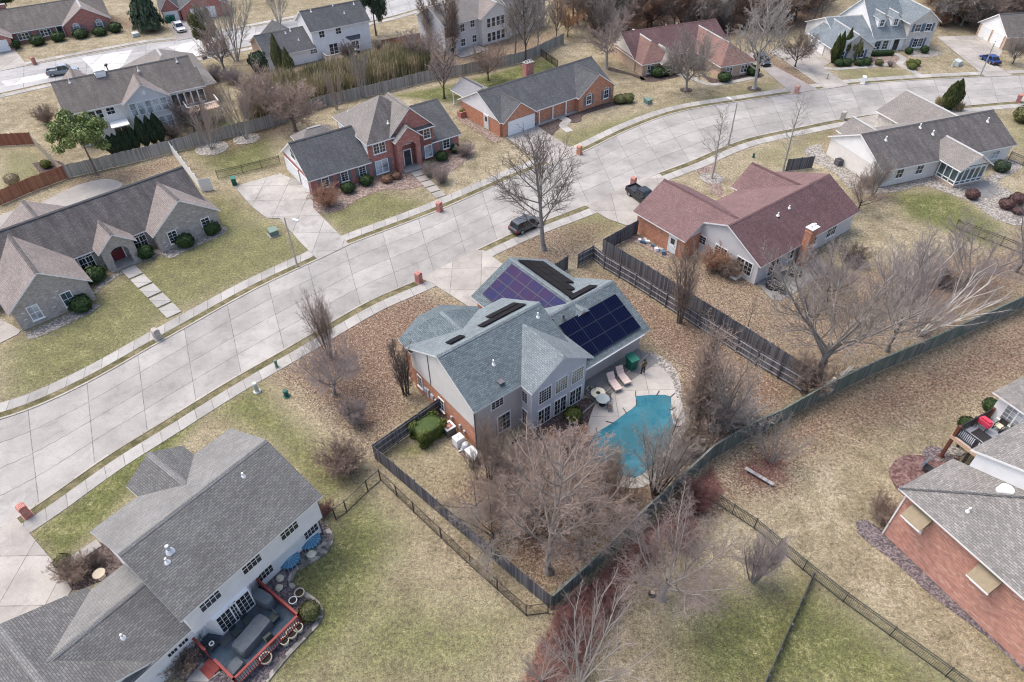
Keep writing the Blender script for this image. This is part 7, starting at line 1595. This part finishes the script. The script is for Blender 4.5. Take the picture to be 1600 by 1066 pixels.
# the person at the pool
plain('skin', (.42, .26, .19), .6); plain('jacket_olive', (.12, .1, .05), .9, var=.5, sc=9); plain('trousers', (.02, .02, .024), .9); plain('hair', (.03, .022, .018), .8)
def person():
    t = thing('person', 'person standing by the pool in an olive patterned jacket and dark trousers', 'person', G(1004, 584, .05), rad(205))
    V = {'pel': (0, 0, .95), 'sp': (0, .01, 1.15), 'ch': (0, .0, 1.36), 'nk': (0, .0, 1.5), 'hd0': (0, -.02, 1.58), 'hd1': (0, -.03, 1.7), 'hd2': (0, -.02, 1.79)}
    E = [('pel', 'sp'), ('sp', 'ch'), ('ch', 'nk'), ('nk', 'hd0'), ('hd0', 'hd1'), ('hd1', 'hd2')]; Rr = {'pel': .155, 'sp': .15, 'ch': .17, 'nk': .06, 'hd0': .075, 'hd1': .1, 'hd2': .065}
    for s, n in ((-1, 'l'), (1, 'r')):
        V.update({'hip' + n: (s * .1, 0, .88), 'kn' + n: (s * .13, -.02, .48), 'an' + n: (s * .15, .02, .09), 'to' + n: (s * .17, -.15, .04), 'sh' + n: (s * .19, 0, 1.42), 'el' + n: (s * .29, .04, 1.14), 'wr' + n: (s * .2, -.14, .98)})
        Rr.update({'hip' + n: .1, 'kn' + n: .068, 'an' + n: .05, 'to' + n: .04, 'sh' + n: .08, 'el' + n: .058, 'wr' + n: .04})
        E += [('pel', 'hip' + n), ('hip' + n, 'kn' + n), ('kn' + n, 'an' + n), ('an' + n, 'to' + n), ('ch', 'sh' + n), ('sh' + n, 'el' + n), ('el' + n, 'wr' + n)]
        for k, (dx, ln, cz) in enumerate(((-.03, .075, 0), (-.01, .085, .005), (.01, .08, .004), (.028, .065, 0), (-.045, .05, .03))):
            V['f%s%d' % (n, k)] = (s * .2 + dx, -.14 - ln * .6, .95 + cz); V['g%s%d' % (n, k)] = (s * .2 + dx, -.14 - ln, .91 + cz); Rr['f%s%d' % (n, k)] = .011; Rr['g%s%d' % (n, k)] = .009; E += [('wr' + n, 'f%s%d' % (n, k)), ('f%s%d' % (n, k), 'g%s%d' % (n, k))]
    keys = list(V); me = bpy.data.meshes.new('body'); me.from_pydata([V[k] for k in keys], [(keys.index(a), keys.index(b)) for a, b in E], [])
    o = bpy.data.objects.new('body', me); COL.objects.link(o); sk_ = o.modifiers.new('skin', 'SKIN'); ly = me.skin_vertices[0] if me.skin_vertices else None
    if ly is None: bpy.context.view_layer.objects.active = o; ly = me.skin_vertices[0]
    for i, k in enumerate(keys): ly.data[i].radius = (Rr[k], Rr[k] * (.72 if k in ('pel', 'sp', 'ch') else 1)); ly.data[i].use_root = k == 'pel'
    su = o.modifiers.new('sub', 'SUBSURF'); su.levels = su.render_levels = 2
    dg = bpy.context.evaluated_depsgraph_get(); m2 = bpy.data.meshes.new_from_object(o.evaluated_get(dg)); o.modifiers.clear(); o.data = m2; m2.materials.clear()
    for k in ('skin', 'jacket_olive', 'trousers'): m2.materials.append(MATS[k])
    for p in m2.polygons:
        z = p.center.z; p.material_index = 2 if z < .93 and abs(p.center.x) < .26 and p.center.y > -.11 or z < .8 else (0 if z > 1.53 or (p.center.y < -.1 and z < 1.04) else 1); p.use_smooth = True
    o.parent = t
    mb = MB(); mb.lathe([(.001, 1.85), (.07, 1.83), (.112, 1.75), (.115, 1.68), (.09, 1.62)], (0, .012, 0), 12); mb.build('hair', 'hair', t, smooth=True)
    f = MB()
    for s in (-1, 1): f.obox((s * .035, -.125, 1.72), Vector((1, 0, 0)), Vector((0, 1, 0)), Z, .03, .02, .015)
    f.build('eye', 'hair', t); f = MB(); f.obox((0, -.135, 1.68), Vector((1, 0, 0)), Vector((0, 1, 0)), Z, .025, .04, .05); f.build('nose', 'skin', t); f = MB(); f.obox((0, -.12, 1.63), Vector((1, 0, 0)), Vector((0, 1, 0)), Z, .05, .015, .012); f.build('mouth', 'door_red', t)
person()
# equipment along the brick end wall
w_ = lambda h, x, y, z=0: h.world(x, y, z)
t = thing('air_conditioner', 'square grey air conditioner with a white rim beside the clipped hedge', 'air conditioner', w_(S, -.75, 2.9, .0), rad(38)); mb = MB(); mb.box(-.42, .42, -.42, .42, .05, .85); mb.build('cabinet', 'gutter_dark', t); mb = MB(); mb.box(-.46, .46, -.46, -.3, .85, .93); mb.box(-.46, .46, .3, .46, .85, .93); mb.box(-.46, -.3, -.3, .3, .85, .93); mb.box(.3, .46, -.3, .3, .85, .93); mb.build('rim', 'white_plastic', t); mb = MB(); mb.lathe([(.001, .87), (.3, .86)], n=16); mb.build('fan_guard', 'brick_red', t)
t = thing('pool_heater', 'white pool heater box at the brick wall', 'pool heater', w_(S, -.85, 1.35), rad(38)); mb = MB(); mb.box(-.4, .4, -.36, .36, .05, .95); mb.box(-.36, .36, -.32, .32, .95, 1.0); mb.build('cabinet', 'white_plastic', t); mb = MB(); mb.box(-.12, .12, -.1, .1, 1.0, 1.03); mb.build('vent', 'metal_panel', t)
t = thing('pool_filter', 'grey domed pool filter tank between the heater and the white chest', 'pool filter', w_(S, -.75, .5), 0); mb = MB(); mb.lathe([(.26, .05), (.34, .25), (.34, .6), (.24, .85), (.08, .93), (.001, .95)], n=16); mb.build('tank', 'metal_panel', t, smooth=True); mb = MB(); mb.tube([(-.5, .3, .15), (-.45, 0, .15), (-.1, 0, .15)], .05, 6); mb.tube([(-.6, -.2, .1), (-.3, -.2, .3), (-.3, 0, .4)], .05, 6); mb.build('pipe', 'white_plastic', t)
t = thing('storage_chest', 'pale cream storage chest at the house corner', 'storage chest', w_(S, -.75, -.5), rad(38 + 90)); mb = MB(); mb.box(-.65, .65, -.34, .34, 0, .6); mb.build('chest', 'cream', t); mb = MB(); mb.box(-.68, .68, -.37, .37, .6, .68); mb.box(-.5, .5, -.25, .25, .68, .71); mb.build('lid', 'white_plastic', t)
t = thing('air_conditioner', 'dark air conditioner on the gravel at the ranch house end wall', 'air conditioner', G(1309, 258), rad(18)); mb = MB(); mb.box(-.4, .4, -.4, .4, .05, .85); mb.build('cabinet', 'gutter_dark', t); mb = MB(); mb.lathe([(.001, .9), (.34, .87), (.36, .85)], n=16); mb.build('fan_guard', 'iron', t)
# deck of the grey-roofed house
plain('cover_grey', (.105, .12, .135), .75, var=.15); plain('terracotta', (.3, .17, .1), .8); plain('soil', (.04, .03, .025), .95)
def covered(h, x, y, z, l, w, hh, label, name, rz, cat, rnd=.25, n=10):
    t = thing(name, label, cat, h.world(x, y, z), h.root.rotation_euler.z + rz); mb = MB(); rings = []
    rng = random.Random(int(l * 10))
    for k, (s, zz) in enumerate(((1.0, 0), (1.02, hh * .35), (.98, hh * .85), (.93, hh), (.6, hh * 1.02))):
        ring = []
        for i in range(24):
            a = 6.2832 * i / 24; e = rnd; cx = abs(math.cos(a)) ** e * math.copysign(1, math.cos(a)); cy = abs(math.sin(a)) ** e * math.copysign(1, math.sin(a)); q = 1 + rng.uniform(-.02, .02); ring.append(Vector((cx * l / 2 * s * q, cy * w / 2 * s * q, zz + (rng.uniform(-.02, .02) if k else 0))))
        rings.append(ring)
    for a, b in zip(rings, rings[1:]):
        for i in range(24): j = (i + 1) % 24; mb.face([a[i], a[j], b[j], b[i]])
    mb.face(rings[-1]); mb.build('cover', 'cover_grey', t, smooth=True)
    k = MB()
    for sx in (-1, 1): 
        for sy in (-1, 1): k.box(sx * l * .4 - .03, sx * l * .4 + .03, sy * w * .38 - .03, sy * w * .38 + .03, -.0, .1)
    k.build('leg', 'iron', t); return t
covered(L, -8.1, -2.75, .46, 2.6, 1.15, .75, 'long covered patio table in the middle of the red-railed deck', 'covered_table', .12, 'covered table')
covered(L, -6.15, -1.35, .46, .75, 1.75, .95, 'covered barbecue in the upper corner of the red-railed deck', 'covered_grill', .15, 'covered grill', .5)
covered(L, -10.0, -3.4, .46, 1.0, .75, .35, 'low dark cushion box in the lower corner of the red-railed deck', 'deck_box', .1, 'deck box', .3)
plain('mat_slate', (.07, .08, .09), .9)
for nm, x, y, lb in (('doormat', -9.3, -1.4, 'dark doormat left of the bay on the red-railed deck'), ('doormat', -6.5, -1.35, 'dark doormat right of the bay on the red-railed deck')):
    mb = MB(); mb.box(-.45, .45, -.3, .3, 0, .02); tag(mb.build(nm, 'mat_slate', None, L.world(x, y, .456)), lb, 'doormat').rotation_euler.z = rad(52.6)
t = thing('fire_pit', 'square dark side table with a white ring on the red-railed deck', 'table', L.world(-10.0, -1.1, .46), rad(52.6)); mb = MB(); mb.box(-.32, .32, -.32, .32, .3, .36); mb.build('tabletop', 'iron', t); mb = MB()
for sx in (-.28, .28): 
    for sy in (-.28, .28): mb.box(sx - .03, sx + .03, sy - .03, sy + .03, 0, .3)
mb.build('leg', 'iron', t); mb = MB(); mb.lathe([(.1, .36), (.17, .36), (.17, .45), (.1, .45), (.1, .36)], n=14); mb.build('ring', 'white_plastic', t)
def deck_chair(x, y, rz, lb):
    t = thing('deck_chair', lb, 'chair', L.world(x, y, .46), rad(52.6) + rz, 'dark chairs on the deck'); mb = MB(); mb.box(-.26, .26, -.26, .26, .38, .44); mb.build('seat', 'iron_green', t); mb = MB(); mb.obox((0, .3, .68), Vector((1, 0, 0)), Vector((0, .25, -1)).normalized(), Vector((0, 1, .25)).normalized(), .5, .55, .04); mb.build('backrest', 'iron_green', t)
    for sx in (-.23, .23):
        for sy in (-.23, .23): k = MB(); k.box(sx - .02, sx + .02, sy - .02, sy + .02, 0, .38); k.build('leg', 'iron', t)
for a in ((-8.6, -1.75, 0, 'dark deck chair between the bay and the covered table, left'), (-7.7, -1.7, 0, 'dark deck chair between the bay and the covered table, right'), (-6.55, -2.9, -1.5, 'dark deck chair at the right end of the covered table'), (-7.6, -3.7, 3.1, 'dark deck chair on the railing side of the covered table')): deck_chair(*a)
def pot(px, py, r, label, mat='terracotta', white=False):
    t = thing('flower_pot', label, 'flower pot', G(px, py, .03), 0, 'pots round the red-railed deck'); mb = MB(); mb.lathe([(r * .7, 0), (r, .4), (r * 1.08, .42), (r * 1.08, .48), (r * .86, .48), (r * .84, .4)], n=16); mb.build('pot', mat, t); mb = MB(); mb.lathe([(r * .85, .41), (.001, .43)], n=12); mb.build('soil', 'soil', t)
for i, (x, y, r, lb) in enumerate(((470, 931, .33, 'round tan pot beside the green shrub, uppermost of the pots'), (468, 985, .31, 'tan pot just below the deck corner'), (458, 994, .36, 'larger tan pot second from the deck corner'), (447, 1006, .27, 'small tan pot third from the deck corner'), (418, 1033, .38, 'largest tan pot near the bottom of the deck bed'))): pot(x, y, r, lb, 'cream' if i % 2 else 'pole_tan')
pot(460, 943, .27, 'white pot beside the red deck rail', 'white_plastic')
t = thing('bird_bath', 'pale stone urn in the mulch bed by the front entry', 'urn', G(160, 903)); mb = MB(); mb.lathe([(.2, 0), (.1, .15), (.1, .4), (.38, .55), (.42, .62), (.34, .6), (.001, .56)], n=16); mb.build('bowl', 'pole_tan', t); mb = MB(); mb.lathe([(.26, 0), (.26, .06), (.001, .07)], n=12); mb.build('base', 'pole_tan', t)
def rock(px, py, r, label):
    rng = random.Random(int(px)); mb = MB(); n = 9; rings = [[Vector((math.cos(6.2832 * i / n) * r * s * rng.uniform(.8, 1.15), math.sin(6.2832 * i / n) * r * s * rng.uniform(.7, 1.1), z * r)) for i in range(n)] for s, z in ((1, 0), (1.05, .25), (.6, .55))]
    for a, b in zip(rings, rings[1:]):
        for i in range(n): j = (i + 1) % n; mb.face([a[i], a[j], b[j], b[i]])
    mb.face(rings[-1]); tag(mb.build('rock', 'cream', None, G(px, py, .03)), label, 'rock', 'pale rocks in the beds')
for a in ((438, 904, .3, 'heart-shaped pale rock in the bed under the siding wall'), (436, 919, .28, 'pale rock lower in the bed beside the red rail'), (487, 866, .35, 'broad tan rock between the two blue window covers')): rock(*a)
patch('path', [(316, 1036), (338, 1042), (345, 1052), (330, 1062), (300, 1090), (285, 1075), (300, 1055)], 'walk', 0.1, curve=True)
patch('patio', [(275, 1032), (300, 1020), (318, 1035), (300, 1055), (285, 1060), (268, 1050)], 'stones', 0.055)
# raised deck of the tall brick house
t = thing('barbecue', 'red covered barbecue on the raised grey deck', 'barbecue', Bh.world(-2.35, 12.2, 2.67), rad(-63)); mb = MB()
mb.prism([(-.45, -.25), (.45, -.25), (.5, 0), (.45, .25), (-.45, .25), (-.5, 0)], .5, .9); mb.prism([(-.35, -.16), (.35, -.16), (.4, 0), (.35, .16), (-.35, .16)], .9, 1.08); plain('red_cover', (.5, .05, .09), .6); mb.build('cover', 'red_cover', t); mb = MB()
for sx in (-.35, .35):
    for sy in (-.18, .18): mb.box(sx - .03, sx + .03, sy - .03, sy + .03, 0, .5)
mb.build('leg', 'iron', t)
mb = MB(); mb.box(-.75, .75, -.5, .5, 0, .02); o = mb.build('grill_mat', 'rail_black', None, Bh.world(-1.7, 11.6, 2.665)); tag(o, 'black mat under the red barbecue', 'mat'); o.rotation_euler.z = rad(-63)
def bench(x, y, lb):
    t = thing('patio_chair', lb, 'chair', Bh.world(x, y, 2.665), rad(-63.6), 'chairs on the raised deck'); mb = MB(); mb.box(-.3, .3, -.28, .28, .4, .48); mb.build('seat', 'cream', t); mb = MB(); mb.box(-.3, .3, .24, .32, .45, .95); mb.build('backrest', 'rail_black', t)
    for sx in (-.27, .27): k = MB(); k.box(sx - .03, sx + .03, -.3, .3, .0, .03); k.box(sx - .03, sx + .03, -.3, -.25, 0, .62); k.box(sx - .03, sx + .03, -.3, .3, .6, .65); k.build('arm', 'rail_black', t)
bench(-1.7, 13.2, 'dark framed chair on the left under the raised deck window'); bench(-.85, 13.2, 'dark framed chair on the right under the raised deck window')
t = thing('garden_chair', 'dark blue folding chair on the brick patio at the right', 'chair', G(1447, 736, .05), .7); mb = MB(); mb.box(-.3, .3, -.3, .3, .38, .46); mb.build('seat', 'rail_black', t); mb = MB(); mb.obox((0, .36, .75), Vector((1, 0, 0)), Vector((0, .3, -1)).normalized(), Vector((0, 1, .3)).normalized(), .58, .65, .06); mb.build('backrest', 'shutter_blue', t); mb = MB()
for sx in (-.28, .28): mb.tube([(sx, -.3, 0), (sx, .3, .45)], .02, 5); mb.tube([(sx, .3, 0), (sx, -.3, .45)], .02, 5)
mb.build('leg', 'iron', t)
# maroon house odds and ends
def wire(px, py, r, label):
    t = thing('covered_barbecue', label, 'covered table', G(px, py, .05), px); mb = MB(); mb.lathe([(r, 0), (r * 1.02, .45), (r * .85, .75), (r * .3, .85), (.001, .86)], n=14); mb.build('cover', 'plastic_black', t); k = MB()
    for i in range(5): a = i * 1.257; k.tube([(r * math.cos(a), r * math.sin(a), .02), (r * .9 * math.cos(a), r * .9 * math.sin(a), .74), (0, 0, .88)], .02, 4)
    k.build('strap', 'metal_panel', t)
wire(1207, 448, .75, 'large black covered table on the maroon house patio corner'); wire(1222, 457, .4, 'small black covered drum beside the large covered table'); wire(1241, 428, .7, 'black covered table further along the maroon house patio')
rngp = random.Random(4); mb = MB()
for i in range(9):
    x, y = rngp.uniform(-1.9, 1.9), rngp.uniform(-.35, .35); s = rngp.uniform(.18, .42); a = rngp.uniform(0, 3); mb.obox((x, y, s * .5), Vector((math.cos(a), math.sin(a), .2)).normalized(), Vector((-math.sin(a), math.cos(a), 0)), Vector((-.2 * math.cos(a), -.2 * math.sin(a), 1)).normalized(), s * 1.6, s, s, i % 3)
t = thing('debris_pile', 'untidy pile of pots and sacks along the brick garage wall', 'debris pile', Mh.world(-3.7, 11.4), rad(36.2 + 90)); mb.build('debris', ['metal_panel', 'shutter_blue', 'white_plastic'], t)
t = thing('firewood_stack', 'low grey pile of branches lying near the fence junction', 'branch pile', G(1322, 582), .6); mb = MB()
for i in range(6): mb.tube([(-1 + i * .05, i * .12 - .3, .08 + .04 * (i % 2)), (1 - i * .08, .25 * math.sin(i), .12)], .06, 5)
mb.build('branch', 'bark_pale', t)
t = thing('timber_beam', 'pale length of timber lying by the long fence', 'timber', G(1297, 596), .55); mb = MB(); mb.box(-.7, .7, -.12, .12, 0, .12); mb.build('beam', 'cream', t); mb = MB(); mb.box(-.72, -.6, -.13, .13, .0, .125); mb.build('end', 'pole_tan', t)
t = thing('bench', 'low grey plank bench outside the rear fence beside the sprawling grey shrub', 'bench', G(1185, 748), -.75); mb = MB(); mb.box(-1.2, 1.2, -.15, .15, .3, .36); mb.build('seat', 'fence_rail', t)
for sx in (-1, 1): mb = MB(); mb.box(sx - .05, sx + .05, -.13, .13, 0, .3); mb.build('leg', 'fence_rail', t)
t = thing('planter_box', 'red wooden planter boxes with yellow plants beside the orange brick garage', 'planter', G(727, 181), rad(37)); mb = MB(); mb.box(-1.1, 1.1, -.5, .5, 0, .9); mb.build('box', 'brick_red', t)
for k in range(3): mb = MB(); mb.lathe([(.32, .9), (.3, 1.15), (.001, 1.25)], (-.7 + k * .7, 0, 0), 9); mb.build('plant', 'leaf_box', t)
t = thing('garden_rock', 'dark stump beside the pale bare tree trunk on the lawn', 'tree stump', G(1019, 929)); mb = MB(); mb.lathe([(.3, 0), (.22, .15), (.2, .3), (.001, .31)], n=9); mb.build('stump', 'bark_dark', t); mb = MB(); mb.lathe([(.001, .315), (.15, .31)], n=9); mb.build('cut', 'pole_tan', t)
# ================================================================ light
EL, AZ = rad(62), rad(-62)           # sun high behind thin cloud, beyond the far houses
w = bpy.data.worlds.new('World'); SC.world = w; w.use_nodes = True
nt = w.node_tree; bg = nt.nodes['Background']; sk = nt.nodes.new('ShaderNodeTexSky'); sk.sky_type = 'NISHITA'; sk.sun_disc = False
sk.sun_elevation = EL; sk.sun_rotation = AZ; sk.dust_density = 4.5; sk.air_density = 1.0; sk.ozone_density = 0.4
nt.links.new(sk.outputs[0], bg.inputs[0]); bg.inputs[1].default_value = 0.15
sd = bpy.data.lights.new('sun', 'SUN'); sd.energy = 0.9; sd.angle = rad(30); sd.color = (1, 0.97, 0.93)
so = bpy.data.objects.new('sun', sd); COL.objects.link(so)
dirv = Vector((math.sin(AZ) * math.cos(EL), math.cos(AZ) * math.cos(EL), math.sin(EL)))
so.rotation_euler = dirv.to_track_quat('Z', 'Y').to_euler(); so.location = dirv * 200
SC.cycles.filter_width = 1.1
SC.view_settings.view_transform = 'Standard'; SC.view_settings.look = 'None'; SC.view_settings.exposure = 1.04; SC.view_settings.gamma = 1
